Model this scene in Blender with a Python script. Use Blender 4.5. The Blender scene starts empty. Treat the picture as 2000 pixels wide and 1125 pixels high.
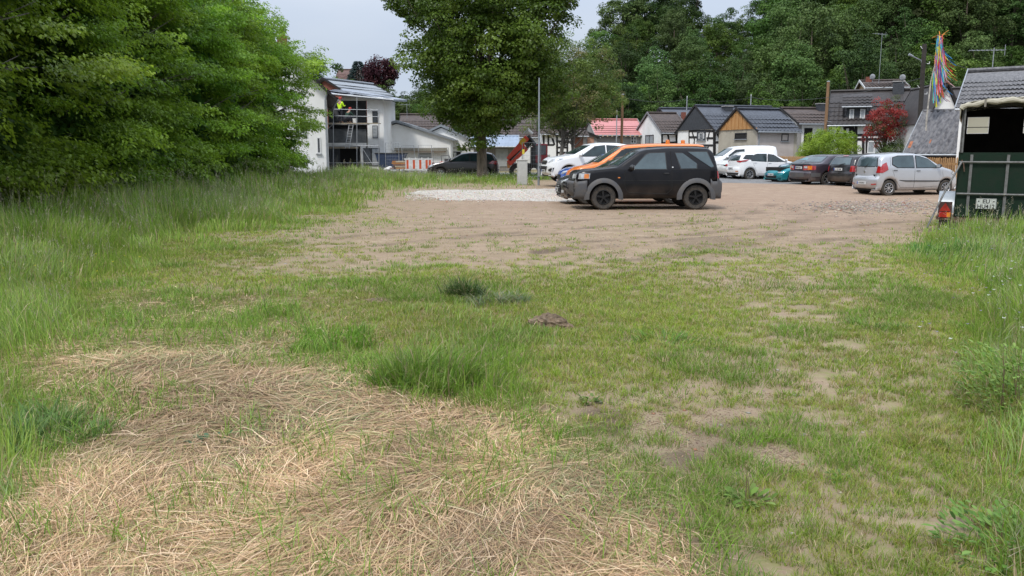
import bpy, math, random
import numpy as np
from mathutils import Vector, Matrix
from mathutils.bvhtree import BVHTree
R = math.radians
rng = np.random.default_rng(7)
random.seed(7)
scn = bpy.context.scene
col = scn.collection
F = 1600.0; H0 = 1.55; TH = math.atan((562.5-299)/F)
CT, ST = math.cos(TH), math.sin(TH)

# ---------------------------------------------------------------- photo geometry helpers
def ray(px, py):
    u = (px-1000)/F; v = (562.5-py)/F
    return Vector((u, CT+v*ST, v*CT-ST))
def at(px, py, Y):
    d = ray(px, py); t = Y/d.y
    return Vector((d.x*t, Y, H0+d.z*t))
def gp(px, py, z=0.0):
    d = ray(px, py); t = (z-H0)/d.z
    return Vector((d.x*t, d.y*t, z))
def proj(x, y, z=0.0):
    fw = y*CT-(z-H0)*ST; up = y*ST+(z-H0)*CT
    return 1000+F*x/fw, 562.5-F*up/fw

# ---------------------------------------------------------------- value noise
_h = np.random.default_rng(3).random((256, 256))
def vnoise(x, y, s=1.0, o=0):
    x = np.asarray(x, float)/s+17.3*o+500; y = np.asarray(y, float)/s+9.1*o+500
    xi = np.floor(x).astype(int); yi = np.floor(y).astype(int)
    fx = x-xi; fy = y-yi; fx = fx*fx*(3-2*fx); fy = fy*fy*(3-2*fy)
    a = _h[xi % 256, yi % 256]; b = _h[(xi+1) % 256, yi % 256]; c = _h[xi % 256, (yi+1) % 256]; d = _h[(xi+1) % 256, (yi+1) % 256]
    return (a*(1-fx)+b*fx)*(1-fy)+(c*(1-fx)+d*fx)*fy
def fbm(x, y, s=1.0, o=0, n=3):
    r = 0; a = 1; t = 0
    for k in range(n):
        r = r+a*vnoise(x, y, s/2**k, o+k); t += a; a *= .55
    return r/t
def sstep(a, b, x):
    t = np.clip((np.asarray(x, float)-a)/(b-a), 0, 1); return t*t*(3-2*t)

# ---------------------------------------------------------------- materials
MATS = {}
def mat(name, c, rough=.6, metal=0.0, var=0.12, scale=4.0, bump=0.0, spec=.5, coat=0.0, c2=None, bscale=None, stretch=None, trans=0):
    if name in MATS: return MATS[name]
    m = bpy.data.materials.new(name); m.use_nodes = True; MATS[name] = m
    nt = m.node_tree; N = nt.nodes; L = nt.links; b = N['Principled BSDF']
    b.inputs['Roughness'].default_value = rough; b.inputs['Metallic'].default_value = metal
    b.inputs['Specular IOR Level'].default_value = spec; b.inputs['Coat Weight'].default_value = coat
    b.inputs['Coat Roughness'].default_value = .05
    if trans: b.inputs['Transmission Weight'].default_value = trans
    tc = N.new('ShaderNodeTexCoord'); vec = tc.outputs['Object']
    if stretch:
        mp = N.new('ShaderNodeMapping'); mp.inputs['Scale'].default_value = stretch; L.new(vec, mp.inputs['Vector']); vec = mp.outputs['Vector']
    n = N.new('ShaderNodeTexNoise'); n.inputs['Scale'].default_value = scale; n.inputs['Detail'].default_value = 6; n.inputs['Roughness'].default_value = .65
    L.new(vec, n.inputs['Vector'])
    r = N.new('ShaderNodeValToRGB'); L.new(n.outputs['Fac'], r.inputs['Fac'])
    cc = c2 if c2 else tuple(x*(1-2*var) for x in c)
    r.color_ramp.elements[0].position = .35; r.color_ramp.elements[0].color = (*cc, 1)
    r.color_ramp.elements[1].position = .62; r.color_ramp.elements[1].color = (*c, 1)
    L.new(r.outputs['Color'], b.inputs['Base Color'])
    if bump:
        n2 = N.new('ShaderNodeTexNoise'); n2.inputs['Scale'].default_value = bscale or scale*4; n2.inputs['Detail'].default_value = 4
        L.new(vec, n2.inputs['Vector'])
        bp = N.new('ShaderNodeBump'); bp.inputs['Strength'].default_value = bump; bp.inputs['Distance'].default_value = .02
        L.new(n2.outputs['Fac'], bp.inputs['Height']); L.new(bp.outputs['Normal'], b.inputs['Normal'])
    return m
def attr_mat(name, trans=.3, rough=.5, spec=.3, tint=(1, 1, 1), vr=.18):
    if name in MATS: return MATS[name]
    m = bpy.data.materials.new(name); m.use_nodes = True; MATS[name] = m
    nt = m.node_tree; N = nt.nodes; L = nt.links; b = N['Principled BSDF']; out = N['Material Output']
    a = N.new('ShaderNodeAttribute'); a.attribute_name = 'col'
    oi = N.new('ShaderNodeObjectInfo')
    hs = N.new('ShaderNodeHueSaturation')
    mr = N.new('ShaderNodeMapRange'); mr.inputs[3].default_value = 1-vr; mr.inputs[4].default_value = 1+vr
    L.new(oi.outputs['Random'], mr.inputs[0]); L.new(mr.outputs[0], hs.inputs['Value'])
    mr2 = N.new('ShaderNodeMapRange'); mr2.inputs[3].default_value = .485; mr2.inputs[4].default_value = .515
    mul = N.new('ShaderNodeMath'); mul.operation = 'MULTIPLY'; mul.inputs[1].default_value = 7.31
    fr = N.new('ShaderNodeMath'); fr.operation = 'FRACT'
    L.new(oi.outputs['Random'], mul.inputs[0]); L.new(mul.outputs[0], fr.inputs[0]); L.new(fr.outputs[0], mr2.inputs[0]); L.new(mr2.outputs[0], hs.inputs['Hue'])
    mx = N.new('ShaderNodeMix'); mx.data_type = 'RGBA'; mx.blend_type = 'MULTIPLY'; mx.inputs[0].default_value = 1; mx.inputs[7].default_value = (*tint, 1)
    L.new(a.outputs['Color'], mx.inputs[6]); L.new(mx.outputs[2], hs.inputs['Color'])
    L.new(hs.outputs['Color'], b.inputs['Base Color'])
    b.inputs['Roughness'].default_value = rough; b.inputs['Specular IOR Level'].default_value = spec
    t = N.new('ShaderNodeBsdfTranslucent'); L.new(hs.outputs['Color'], t.inputs['Color'])
    ms = N.new('ShaderNodeMixShader'); ms.inputs[0].default_value = trans
    L.new(b.outputs[0], ms.inputs[1]); L.new(t.outputs[0], ms.inputs[2]); L.new(ms.outputs[0], out.inputs['Surface'])
    return m

# ---------------------------------------------------------------- object helpers
def tag(o, label=None, cat=None, group=None, kind=None):
    if label: o['label'] = label
    if cat: o['category'] = cat
    if group: o['group'] = group
    if kind: o['kind'] = kind
    return o
def thing(name, label, cat, loc=(0, 0, 0), rz=0.0, group=None):
    o = bpy.data.objects.new(name, None); col.objects.link(o); o.location = loc; o.rotation_euler = (0, 0, rz)
    o.empty_display_size = .2
    return tag(o, label, cat, group)
def mesh_np(name, V, quads=None, tris=None, m=None, colv=None, parent=None, smooth=False):
    me = bpy.data.meshes.new(name)
    V = np.asarray(V, np.float32).reshape(-1, 3)
    q = np.asarray(quads, np.int32).reshape(-1, 4) if quads is not None and len(quads) else np.zeros((0, 4), np.int32)
    t = np.asarray(tris, np.int32).reshape(-1, 3) if tris is not None and len(tris) else np.zeros((0, 3), np.int32)
    me.vertices.add(len(V)); me.vertices.foreach_set('co', V.ravel())
    me.loops.add(q.size+t.size); me.loops.foreach_set('vertex_index', np.concatenate([q.ravel(), t.ravel()]))
    me.polygons.add(len(q)+len(t))
    ls = np.concatenate([np.arange(len(q))*4, q.size+np.arange(len(t))*3]).astype(np.int32)
    me.polygons.foreach_set('loop_start', ls)
    if smooth: me.polygons.foreach_set('use_smooth', np.ones(len(ls), bool))
    me.update(calc_edges=True)
    if colv is not None:
        a = me.color_attributes.new('col', 'FLOAT_COLOR', 'POINT')
        c = np.ones((len(V), 4), np.float32); c[:, :3] = colv; a.data.foreach_set('color', c.ravel())
    if m: me.materials.append(m)
    o = bpy.data.objects.new(name, me); col.objects.link(o)
    if parent: o.parent = parent
    return o
class MB:
    def __init__(s): s.v = []; s.f = []
    def add(s, vs, fs):
        n = len(s.v); s.v += [tuple(v) for v in vs]; s.f += [tuple(i+n for i in f) for f in fs]; return s
    def box(s, x0, x1, y0, y1, z0, z1):
        return s.add([(x0, y0, z0), (x1, y0, z0), (x1, y1, z0), (x0, y1, z0), (x0, y0, z1), (x1, y0, z1), (x1, y1, z1), (x0, y1, z1)],
                     [(0, 3, 2, 1), (4, 5, 6, 7), (0, 1, 5, 4), (1, 2, 6, 5), (2, 3, 7, 6), (3, 0, 4, 7)])
    def beam(s, p, q, w, d, up=(0, 0, 1)):
        p = Vector(p); q = Vector(q); a = (q-p)
        if a.length < 1e-6: return s
        a.normalize(); up = Vector(up)
        if abs(a.dot(up)) > .98: up = Vector((1, 0, 0)) if abs(a.x) < .9 else Vector((0, 1, 0))
        b = a.cross(up).normalized(); c = b.cross(a)
        vs = [e+b*i*w/2+c*j*d/2 for e in (p, q) for i, j in ((-1, -1), (1, -1), (1, 1), (-1, 1))]
        return s.add(vs, [(0, 1, 2, 3), (7, 6, 5, 4), (0, 4, 5, 1), (1, 5, 6, 2), (2, 6, 7, 3), (3, 7, 4, 0)])
    def tube(s, pts, rad, n=8, cap=True):
        pts = [Vector(p) for p in pts]
        if not hasattr(rad, '__len__'): rad = [rad]*len(pts)
        rings = []; prev = None
        for i, p in enumerate(pts):
            a = (pts[min(i+1, len(pts)-1)]-pts[max(i-1, 0)])
            a = a.normalized() if a.length > 1e-9 else Vector((0, 0, 1))
            if prev is None:
                up = Vector((0, 0, 1)) if abs(a.z) < .95 else Vector((1, 0, 0)); b = a.cross(up).normalized()
            else:
                b = (prev-a*prev.dot(a)); b = b.normalized() if b.length > 1e-6 else a.orthogonal().normalized()
            prev = b; c = a.cross(b)
            rings.append([p+(b*math.cos(2*math.pi*k/n)+c*math.sin(2*math.pi*k/n))*rad[i] for k in range(n)])
        vs = [v for r in rings for v in r]; fs = []
        for i in range(len(pts)-1):
            for k in range(n):
                k2 = (k+1) % n; fs.append((i*n+k, i*n+k2, (i+1)*n+k2, (i+1)*n+k))
        if cap: fs.append(tuple(range(n-1, -1, -1))); fs.append(tuple((len(pts)-1)*n+k for k in range(n)))
        return s.add(vs, fs)
    def prism(s, poly, fn, lo, hi):
        n = len(poly); vs = [fn(a, b, lo) for a, b in poly]+[fn(a, b, hi) for a, b in poly]
        return s.add(vs, [tuple(range(n-1, -1, -1)), tuple(range(n, 2*n))]+[(k, (k+1) % n, n+(k+1) % n, n+k) for k in range(n)])
    def lathe(s, prof, n=20, axis='z', c=(0, 0, 0)):
        vs = []; m = len(prof)
        for k in range(n):
            a = 2*math.pi*k/n
            for r, h in prof:
                x, y, z = r*math.cos(a), r*math.sin(a), h
                if axis == 'y': x, y, z = x, h, z if False else y
                if axis == 'x': x, y, z = h, x, y
                vs.append((x+c[0], y+c[1], z+c[2]))
        fs = []
        for k in range(n):
            k2 = (k+1) % n
            for i in range(m-1): fs.append((k*m+i, k2*m+i, k2*m+i+1, k*m+i+1))
        return s.add(vs, fs)
    def build(s, name, m, parent=None, smooth=False, bevel=0):
        me = bpy.data.meshes.new(name); me.from_pydata(s.v, [], s.f); me.update()
        if smooth:
            me.polygons.foreach_set('use_smooth', [True]*len(me.polygons))
        if m: me.materials.append(m)
        o = bpy.data.objects.new(name, me); col.objects.link(o)
        if parent: o.parent = parent
        if bevel:
            b = o.modifiers.new('b', 'BEVEL'); b.width = bevel; b.segments = 2; b.limit_method = 'ANGLE'
        if smooth:
            try: me.set_sharp_from_angle(angle=R(40))
            except Exception: pass
        return o
def copy_tree(o, parent=None):
    c = o.copy(); col.objects.link(c); c.parent = parent
    for ch in list(o.children): copy_tree(ch, c)
    return c

# ---------------------------------------------------------------- camera, world, sun
cam = bpy.data.cameras.new('camera'); cam.sensor_width = 36; cam.lens = 36*F/2000; cam.clip_end = 3000; cam.clip_start = .05
camo = bpy.data.objects.new('camera', cam); col.objects.link(camo); camo.location = (0, 0, H0); camo.rotation_euler = (math.pi/2-TH, 0, 0)
scn.camera = camo
SUN_EL, SUN_AZ = 54.0, -150.0   # azimuth measured from +Y toward +X: the sun stands behind the camera's left shoulder
w = bpy.data.worlds.new('World'); scn.world = w; w.use_nodes = True
N = w.node_tree.nodes; L = w.node_tree.links
bg = N['Background']; out = N['World Output']
sky = N.new('ShaderNodeTexSky'); sky.sky_type = 'NISHITA'; sky.sun_disc = False; sky.sun_elevation = R(SUN_EL); sky.sun_rotation = R(SUN_AZ)
L.new(sky.outputs[0], bg.inputs[0]); bg.inputs[1].default_value = .1
tc = N.new('ShaderNodeTexCoord'); mp = N.new('ShaderNodeMapping'); mp.inputs['Scale'].default_value = (1, 1, 3.2); mp.inputs['Location'].default_value = (.3, .2, .1)
L.new(tc.outputs['Generated'], mp.inputs['Vector'])
nz = N.new('ShaderNodeTexNoise'); nz.inputs['Scale'].default_value = 2.1; nz.inputs['Detail'].default_value = 5; nz.inputs['Roughness'].default_value = .45
L.new(mp.outputs[0], nz.inputs['Vector'])
cr = N.new('ShaderNodeValToRGB'); L.new(nz.outputs['Fac'], cr.inputs['Fac'])
cr.color_ramp.elements[0].position = .3; cr.color_ramp.elements[0].color = (.58, .68, .86, 1)
cr.color_ramp.elements[1].position = .7; cr.color_ramp.elements[1].color = (.82, .88, .97, 1)
bg2 = N.new('ShaderNodeBackground'); L.new(cr.outputs[0], bg2.inputs[0])
sxyz = N.new('ShaderNodeSeparateXYZ'); L.new(tc.outputs['Generated'], sxyz.inputs[0])
zr = N.new('ShaderNodeMapRange'); zr.inputs[1].default_value = .12; zr.inputs[2].default_value = .8; zr.inputs[3].default_value = .8; zr.inputs[4].default_value = 1.9   # overcast sky: brighter overhead than at the horizon
L.new(sxyz.outputs['Z'], zr.inputs[0]); L.new(zr.outputs[0], bg2.inputs[1])
mxs = N.new('ShaderNodeMixShader'); mxs.inputs[0].default_value = .88
L.new(bg.outputs[0], mxs.inputs[1]); L.new(bg2.outputs[0], mxs.inputs[2]); L.new(mxs.outputs[0], out.inputs['Surface'])
sl = bpy.data.lights.new('sun', 'SUN'); sl.energy = 2.1; sl.angle = R(9); sl.color = (1, .96, .9)
so = bpy.data.objects.new('sun', sl); col.objects.link(so)
sd = Vector((math.sin(R(SUN_AZ))*math.cos(R(SUN_EL)), math.cos(R(SUN_AZ))*math.cos(R(SUN_EL)), math.sin(R(SUN_EL))))
so.rotation_euler = sd.to_track_quat('Z', 'Y').to_euler(); so.location = (0, -10, 40)
vs_ = scn.view_settings; vs_.view_transform = 'Standard'; vs_.look = 'None'; vs_.exposure = 0.18; vs_.gamma = 1; vs_.use_curve_mapping = False
scn.cycles.max_bounces = 8; scn.cycles.transparent_max_bounces = 8
# ================================================================ GROUND COVER TABLES (hand-read field notes, sampled over the ground)
COLS = np.arange(0, 2001, 125.0)
ROWS = np.array([318, 335, 345, 360, 380, 400, 430, 460, 490, 520, 560, 600, 660, 720, 800, 880, 940, 1000, 1060, 1130.])
def table(rows): return np.array([[int(ch) for ch in r] for r in rows], float)/9.0
SHORT = table([
 '99999999990000077',
 '99999999970000055',
 '99999988860000033',
 '99999997510000022',
 '99999942000000001',
 '99999821010000012',
 '99998431112210128',
 '99976322222221289',
 '99975322222333499',
 '99985434344344599',
 '99988777887655689',
 '99888888887645679',
 '99888999889856889',
 '99888999886456669',
 '99887788844345689',
 '99777777765456677',
 '99777777785655667',
 '99777777788755668',
 '99777777777865678',
 '99777777777766789'])
STRAW = table([
 '00000000000000000',
 '00000000000000000',
 '00000000000000000',
 '00000000000000000',
 '00000000000000000',
 '00000000000000000',
 '00000000000000000',
 '00000000000000000',
 '00000000000000000',
 '00000000000000000',
 '00230000000000000',
 '00454200000000000',
 '13544410000000000',
 '25788641000000000',
 '24688887510000000',
 '13667888720000000',
 '38899999961000000',
 '48999999984000000',
 '79999999997200000',
 '99999999999410000'])
TALL = table([
 '77776655540000000',
 '88887755540000000',
 '88887754430000000',
 '88887653320000000',
 '88888520000000000',
 '88888410000000000',
 '88874100000000014',
 '88741000000000156',
 '77410000000000145',
 '65310000000000136',
 '54211111111000026',
 '54111112111000016',
 '53111112210000026',
 '31111123400000015',
 '42111112300000014',
 '41111111100000013',
 '42111111100000012',
 '31111110000000012',
 '21111100000000025',
 '11111100000000026'])*9.0    # decimetres
def tab(T, px, py):
    cx = np.clip(np.asarray(px)/125.0, 0, 15.999); ry = np.clip(np.interp(py, ROWS, np.arange(len(ROWS))), 0, len(ROWS)-1.001)
    i = cx.astype(int); j = ry.astype(int); fx = cx-i; fy = ry-j
    return (T[j, i]*(1-fx)+T[j, i+1]*fx)*(1-fy)+(T[j+1, i]*(1-fx)+T[j+1, i+1]*fx)*fy
def cover(T, x, y):
    px, py = proj(x, np.maximum(y, 2.0)); jx = (fbm(x, y, 1.1, 5)-.5)*90; jy = (fbm(x, y, 1.1, 9)-.5)*.16*(np.maximum(py-299, 1))*2
    return tab(T, px+jx, py+jy)

# ================================================================ TERRAIN
def hill_h(x, y):
    r = sstep(80, 148, y)
    hx = np.interp(x, [-140, -60, -22, 4, 13, 24, 36, 45, 60, 90, 160], [10, 7, 5.5, 7, 14, 17, 16, 20, 31, 42, 46])
    return r*hx*(1-.35*sstep(156, 300, y))
def gz(x, y):
    x = np.asarray(x, float); y = np.asarray(y, float)
    near = 1-sstep(15, 24, y)
    b = (fbm(x, y, 1.6, 2)-.5)*.09*near+(vnoise(x, y, .35, 4)-.5)*.02*near
    b = b+.12*sstep(28, 36, y)
    b = b+.25*(1-sstep(-9.5, -6, x))*sstep(6, 12, y)       # bank under the hedge
    return b+hill_h(x, y)
def gzf(x, y): return float(gz(x, y))

ys = np.concatenate([np.arange(-3, 1.8, .6), np.arange(1.8, 9, .05), np.arange(9, 20, .14), np.arange(20, 50, .5), np.arange(50, 180, 3), np.arange(180, 420, 20), [500, 900, 1600]])
tt = np.linspace(-1, 1, 301); 
xs = np.sign(tt)*(np.abs(tt)*9+(np.abs(tt)**4)*60); xs[0] = -1500; xs[-1] = 1500; xs[1] = -300; xs[-2] = 300; xs[2] = -150; xs[-3] = 150
X, Y = np.meshgrid(xs, ys); Z = gz(X, Y)
straw_g = cover(STRAW, X, Y)*(Y < 14)
short_g = cover(SHORT, X, Y)*(Y < 72)+2.0*(Y >= 72)
Z = Z+np.where(Y < 14, straw_g*.05*(vnoise(X, Y, .4, 8)), 0)
nx, ny = len(xs), len(ys)
idx = np.arange(nx*ny).reshape(ny, nx)
Q = np.stack([idx[:-1, :-1], idx[:-1, 1:], idx[1:, 1:], idx[1:, :-1]], -1).reshape(-1, 4)
gcol = np.zeros((nx*ny, 3)); gcol[:, 0] = short_g.ravel(); gcol[:, 1] = straw_g.ravel()
def blob(px, py, rx, ry, X, Y, n=.5):
    p, q = proj(X, np.maximum(Y, 2)); d = np.sqrt(((p-px)/rx)**2+((q-py)/ry)**2)+(fbm(X, Y, .9, 12)-.5)*n*2
    return 1-sstep(.75, 1.15, d)
dark_g = np.clip(blob(1180, 830, 90, 45, X, Y, .9)+blob(1400, 850, 150, 60, X, Y, 1.1)*.5+blob(1330, 900, 60, 26, X, Y, 1.)*.7+blob(1400, 478, 90, 12, X, Y, .6)*.45, 0, 1)
def track(pts, w_):
    q = [gp(a, b) for a, b in pts]; d = np.full(X.shape, 99.)
    for off in (-.75, .75):
        for k in range(len(q)-1):
            a, b = q[k], q[k+1]; dx, dy = b.x-a.x, b.y-a.y; L2 = dx*dx+dy*dy; ln = math.sqrt(L2); ox, oy = -dy/ln*off, dx/ln*off
            t = np.clip(((X-a.x-ox)*dx+(Y-a.y-oy)*dy)/L2, 0, 1); d = np.minimum(d, np.hypot(X-a.x-ox-t*dx, Y-a.y-oy-t*dy))
    return (1-sstep(w_*.5, w_*1.2, d+(fbm(X, Y, .5, 15)-.5)*.2))*np.clip((fbm(X, Y, .8, 44)-.3)*2.2, 0, 1)
for pts, a_ in (([(1120, 500), (1400, 474), (1640, 452), (1850, 436)], .7), ([(700, 470), (1000, 446), (1290, 428), (1600, 418)], .5), ([(1000, 470), (1250, 455), (1500, 430), (1560, 400)], .5), ([(1300, 560), (1520, 500), (1620, 450), (1600, 400)], .45)):
    tr_ = track(pts, .2); dark_g = np.maximum(dark_g, np.minimum(tr_*a_*1.3, 1)); Z -= .012*tr_
g_Z = Z
gcol[:, 2] = dark_g.ravel()

def ground_material():
    m = bpy.data.materials.new('field_soil'); m.use_nodes = True; nt = m.node_tree; N = nt.nodes; L = nt.links; b = N['Principled BSDF']
    b.inputs['Roughness'].default_value = .95; b.inputs['Specular IOR Level'].default_value = .15
    tc = N.new('ShaderNodeTexCoord'); at_ = N.new('ShaderNodeAttribute'); at_.attribute_name = 'col'
    sp = N.new('ShaderNodeSeparateColor'); L.new(at_.outputs['Color'], sp.inputs[0])
    def noise(s, d=6, r=.6, vec=None):
        n = N.new('ShaderNodeTexNoise'); n.inputs['Scale'].default_value = s; n.inputs['Detail'].default_value = d; n.inputs['Roughness'].default_value = r
        L.new(vec or tc.outputs['Object'], n.inputs['Vector']); return n.outputs['Fac']
    def ramp(f, p0, c0, p1, c1):
        r = N.new('ShaderNodeValToRGB'); L.new(f, r.inputs[0]); e = r.color_ramp.elements
        e[0].position = p0; e[0].color = (*c0, 1); e[1].position = p1; e[1].color = (*c1, 1); return r.outputs[0]
    def mix(f, a, c):
        x = N.new('ShaderNodeMix'); x.data_type = 'RGBA'
        if isinstance(f, float): x.inputs[0].default_value = f
        else: L.new(f, x.inputs[0])
        for s, i in ((a, 6), (c, 7)):
            if isinstance(s, tuple): x.inputs[i].default_value = (*s, 1)
            else: L.new(s, x.inputs[i])
        return x.outputs[2]
    def math_(op, a, c=None):
        x = N.new('ShaderNodeMath'); x.operation = op; x.use_clamp = op != 'POWER'
        for s, i in ((a, 0), (c, 1)):
            if s is None: continue
            if isinstance(s, (int, float)): x.inputs[i].default_value = s
            else: L.new(s, x.inputs[i])
        return x.outputs[0]
    big = noise(.35, 4); mid = noise(2.5); fine = noise(14, 8, .7); vf = noise(60, 4, .7)
    soil = mix(big, (.33, .235, .16), (.45, .345, .255))
    soil = mix(ramp(mid, .42, (0, 0, 0), .6, (.8, .8, .8)), soil, (.29, .205, .145))
    soil = mix(ramp(fine, .42, (.6, .6, .6), .56, (0, 0, 0)), soil, (.25, .175, .125))
    soil = mix(ramp(vf, .56, (0, 0, 0), .66, (.4, .4, .4)), soil, (.55, .46, .36))
    # tyre-worn streaks running across the yard
    mp = N.new('ShaderNodeMapping'); mp.inputs['Scale'].default_value = (.25, 2.2, 1); mp.inputs['Rotation'].default_value = (0, 0, R(14)); L.new(tc.outputs['Object'], mp.inputs[0])
    soil = mix(ramp(noise(1.6, 5, .6, mp.outputs[0]), .47, (.45, .45, .45), .56, (0, 0, 0)), soil, (.27, .19, .14))
    dark = mix(fine, (.08, .058, .042), (.17, .125, .09));     moss = mix(fine, (.11, .14, .03), (.22, .25, .07))
    gm = math_('MULTIPLY', sp.outputs[0], ramp(mid, .35, (.35, .35, .35), .6, (1, 1, 1)))
    gm = math_('MULTIPLY', gm, ramp(fine, .4, (.2, .2, .2), .58, (1, 1, 1)))
    c = mix(gm, soil, moss)
    c = mix(sp.outputs[2], c, dark)
    c = mix(math_('SUBTRACT', sp.outputs[0], 1.0), c, (.035, .045, .018))
    st = mix(fine, (.10, .07, .042), (.25, .175, .105)); c = mix(math_('MULTIPLY', sp.outputs[1], 1.1), c, st)  # ground under the straw coloured dark, as shade in the gaps between strands
    L.new(c, b.inputs['Base Color'])
    bp = N.new('ShaderNodeBump'); bp.inputs['Strength'].default_value = .7; bp.inputs['Distance'].default_value = .03
    h = math_('ADD', math_('MULTIPLY', mid, .4), math_('ADD', math_('MULTIPLY', fine, .5), math_('MULTIPLY', vf, .2))); L.new(h, bp.inputs['Height']); L.new(bp.outputs[0], b.inputs['Normal'])
    return m
g = mesh_np('ground', np.stack([X, Y, Z], -1).reshape(-1, 3), Q, None, ground_material(), gcol, None, True)
tag(g, kind='structure')

# worn asphalt lane and pale gravel apron, laid over the soil
def patch_sheet(name, pts, dz, m, nu=60, nv=24):
    a, b, c, d = [np.array(p, float) for p in pts]       # near-left, near-right, far-right, far-left
    U, V = np.meshgrid(np.linspace(0, 1, nu), np.linspace(0, 1, nv))
    P = ((1-U)[..., None]*a+U[..., None]*b)*(1-V)[..., None]+((1-U)[..., None]*d+U[..., None]*c)*V[..., None]
    edge = np.minimum(np.minimum(U, 1-U), np.minimum(V, 1-V))
    wob = (1-sstep(0, .2, edge))[..., None]*(np.stack([fbm(P[..., 0], P[..., 1], 1.5, 3), fbm(P[..., 0], P[..., 1], 1.5, 6)], -1)-.5)
    P = P+wob*np.array([2.2, 1.2])
    Zp = gz(P[..., 0], P[..., 1])+dz-.03*(edge < .001)
    V3 = np.concatenate([P, Zp[..., None]], -1).reshape(-1, 3); ix = np.arange(nu*nv).reshape(nv, nu)
    q = np.stack([ix[:-1, :-1], ix[:-1, 1:], ix[1:, 1:], ix[1:, :-1]], -1).reshape(-1, 4)
    o = mesh_np(name, V3, q, None, m, None, None, True); tag(o, kind='structure'); return o
def P2(px, py): v = gp(px, py); return (v.x, v.y)
asph = mat('worn_asphalt', (.21, .205, .20), .9, 0, .2, 1.2, .3, bscale=40)
patch_sheet('road', [P2(1385, 362), P2(1790, 372), P2(1900, 334), P2(1330, 334)], .02, asph)
patch_sheet('side_road', [(-16, 46), (6, 45), (8, 61), (-16, 62)], .02, asph)
grav = mat('pale_gravel', (.56, .53, .48), .95, 0, .2, 5, .9, c2=(.33, .29, .24), bscale=30)
patch_sheet('gravel_path', [P2(850, 391), P2(1150, 394), P2(1150, 373), P2(790, 376)], .02, grav)

# ================================================================ LOOSE STONES
def stones(name, n, fn, s0, s1, m, label):
    base = np.array([(1, 0, 0), (0, 1, 0), (-1, 0, 0), (0, -1, 0), (0, 0, .8), (0, 0, -.5)]); T = np.array([(0, 1, 4), (1, 2, 4), (2, 3, 4), (3, 0, 4), (1, 0, 5), (2, 1, 5), (3, 2, 5), (0, 3, 5)])
    P = fn(n); n = len(P); s = rng.uniform(s0, s1, n)*rng.uniform(.5, 1, n)
    a = rng.uniform(0, 6.28, n); B = base[None]*(1+rng.uniform(-.35, .35, (n, 6, 1)))*np.stack([s, s*rng.uniform(.5, 1, n), s*.6], -1)[:, None]
    ca, sa = np.cos(a)[:, None], np.sin(a)[:, None]
    V = np.stack([B[..., 0]*ca-B[..., 1]*sa, B[..., 0]*sa+B[..., 1]*ca, B[..., 2]], -1)+P[:, None]
    t = (T[None]+(np.arange(n)*6)[:, None, None]).reshape(-1, 3)
    g_ = rng.uniform(.6, 1.15, (n, 1))*np.array([[.42, .36, .30]])+rng.uniform(-.03, .03, (n, 3)); br = rng.random(n) < (0 if name == 'soil_crumbs' else .06); g_[br] = (.36, .17, .11)
    o = mesh_np(name, V.reshape(-1, 3), None, t, m, np.repeat(g_, 6, 0)); tag(o, label, 'stones', kind='stuff'); return o
smat = attr_mat('stone', 0, .9, .2)
def rubble(n):
    px = rng.normal(1720, 75, n); py = rng.normal(403, 6.5, n); ok = (px < 1835) & (py > 388) & (py < 425)
    Pq = [gp(a, b) for a, b in zip(px[ok], py[ok])]; return np.array([(p.x, p.y, gzf(p.x, p.y)+.005) for p in Pq])
stones('rubble', 1500, rubble, .02, .075, smat, 'pale broken stones scattered on the bare ground beside the trailer')
def scat(n):
    yy = np.sqrt(rng.uniform(9, 26**2, n)); xx = rng.uniform(-.5, .7, n)*yy; k = (cover(SHORT, xx, yy) < .65) & (cover(STRAW, xx, yy) < .1); xx, yy = xx[k], yy[k]
    return np.stack([xx, yy, gz(xx, yy)+.002], -1)
stones('pebbles', 9000, scat, .006, .028, smat, 'small pebbles strewn over the bare earth of the yard')

def crumb(n):
    yy = np.sqrt(rng.uniform(5.5, 20**2, n)); xx = rng.uniform(-.25, .68, n)*yy; d = cover(SHORT, xx, yy); dk = np.clip(blob(1180, 830, 110, 60, xx, yy, .9)+blob(1380, 860, 200, 70, xx, yy, 1.1)*.7, 0, 1)
    k = (rng.random(n) < .12+.88*dk) & (d < .8+dk) & (fbm(xx, yy, .25, 61) > .5-.15*dk); xx, yy = xx[k], yy[k]
    return np.stack([xx, yy, gz(xx, yy)+.002], -1)
def near_crumb(n):
    px = rng.uniform(1040, 1560, n); py = rng.uniform(765, 930, n); Pq = np.array([tuple(gp(a, b)) for a, b in zip(px, py)]); xx, yy = Pq[:, 0], Pq[:, 1]
    k = (cover(SHORT, xx, yy) < .75) & (cover(STRAW, xx, yy) < .2) & (rng.random(len(xx)) < (fbm(xx, yy, .2, 63)-.25)*1.6); xx, yy = xx[k], yy[k]; return np.concatenate([np.stack([xx, yy, gz(xx, yy)+.001], -1), crumb(40000)])
o = stones('soil_crumbs', 16000, near_crumb, .003, .012, attr_mat('soil_crumb', 0, .95, .1, (.62, .52, .44)), 'crumbs and small lumps of brown earth on the bare patches')
def chips(n):
    px = rng.uniform(790, 1120, n); py = 384+rng.normal(0, 4.5, n); Pq = [gp(a, b) for a, b in zip(px, py)]; return np.array([(p.x, p.y, gzf(p.x, p.y)+.02) for p in Pq])
stones('gravel_chips', 5000, chips, .015, .05, attr_mat('gravel_chip', 0, .9, .2, (1.25, 1.3, 1.35)), 'pale gravel chips spread around the light strip beside the parked cars')

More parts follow.
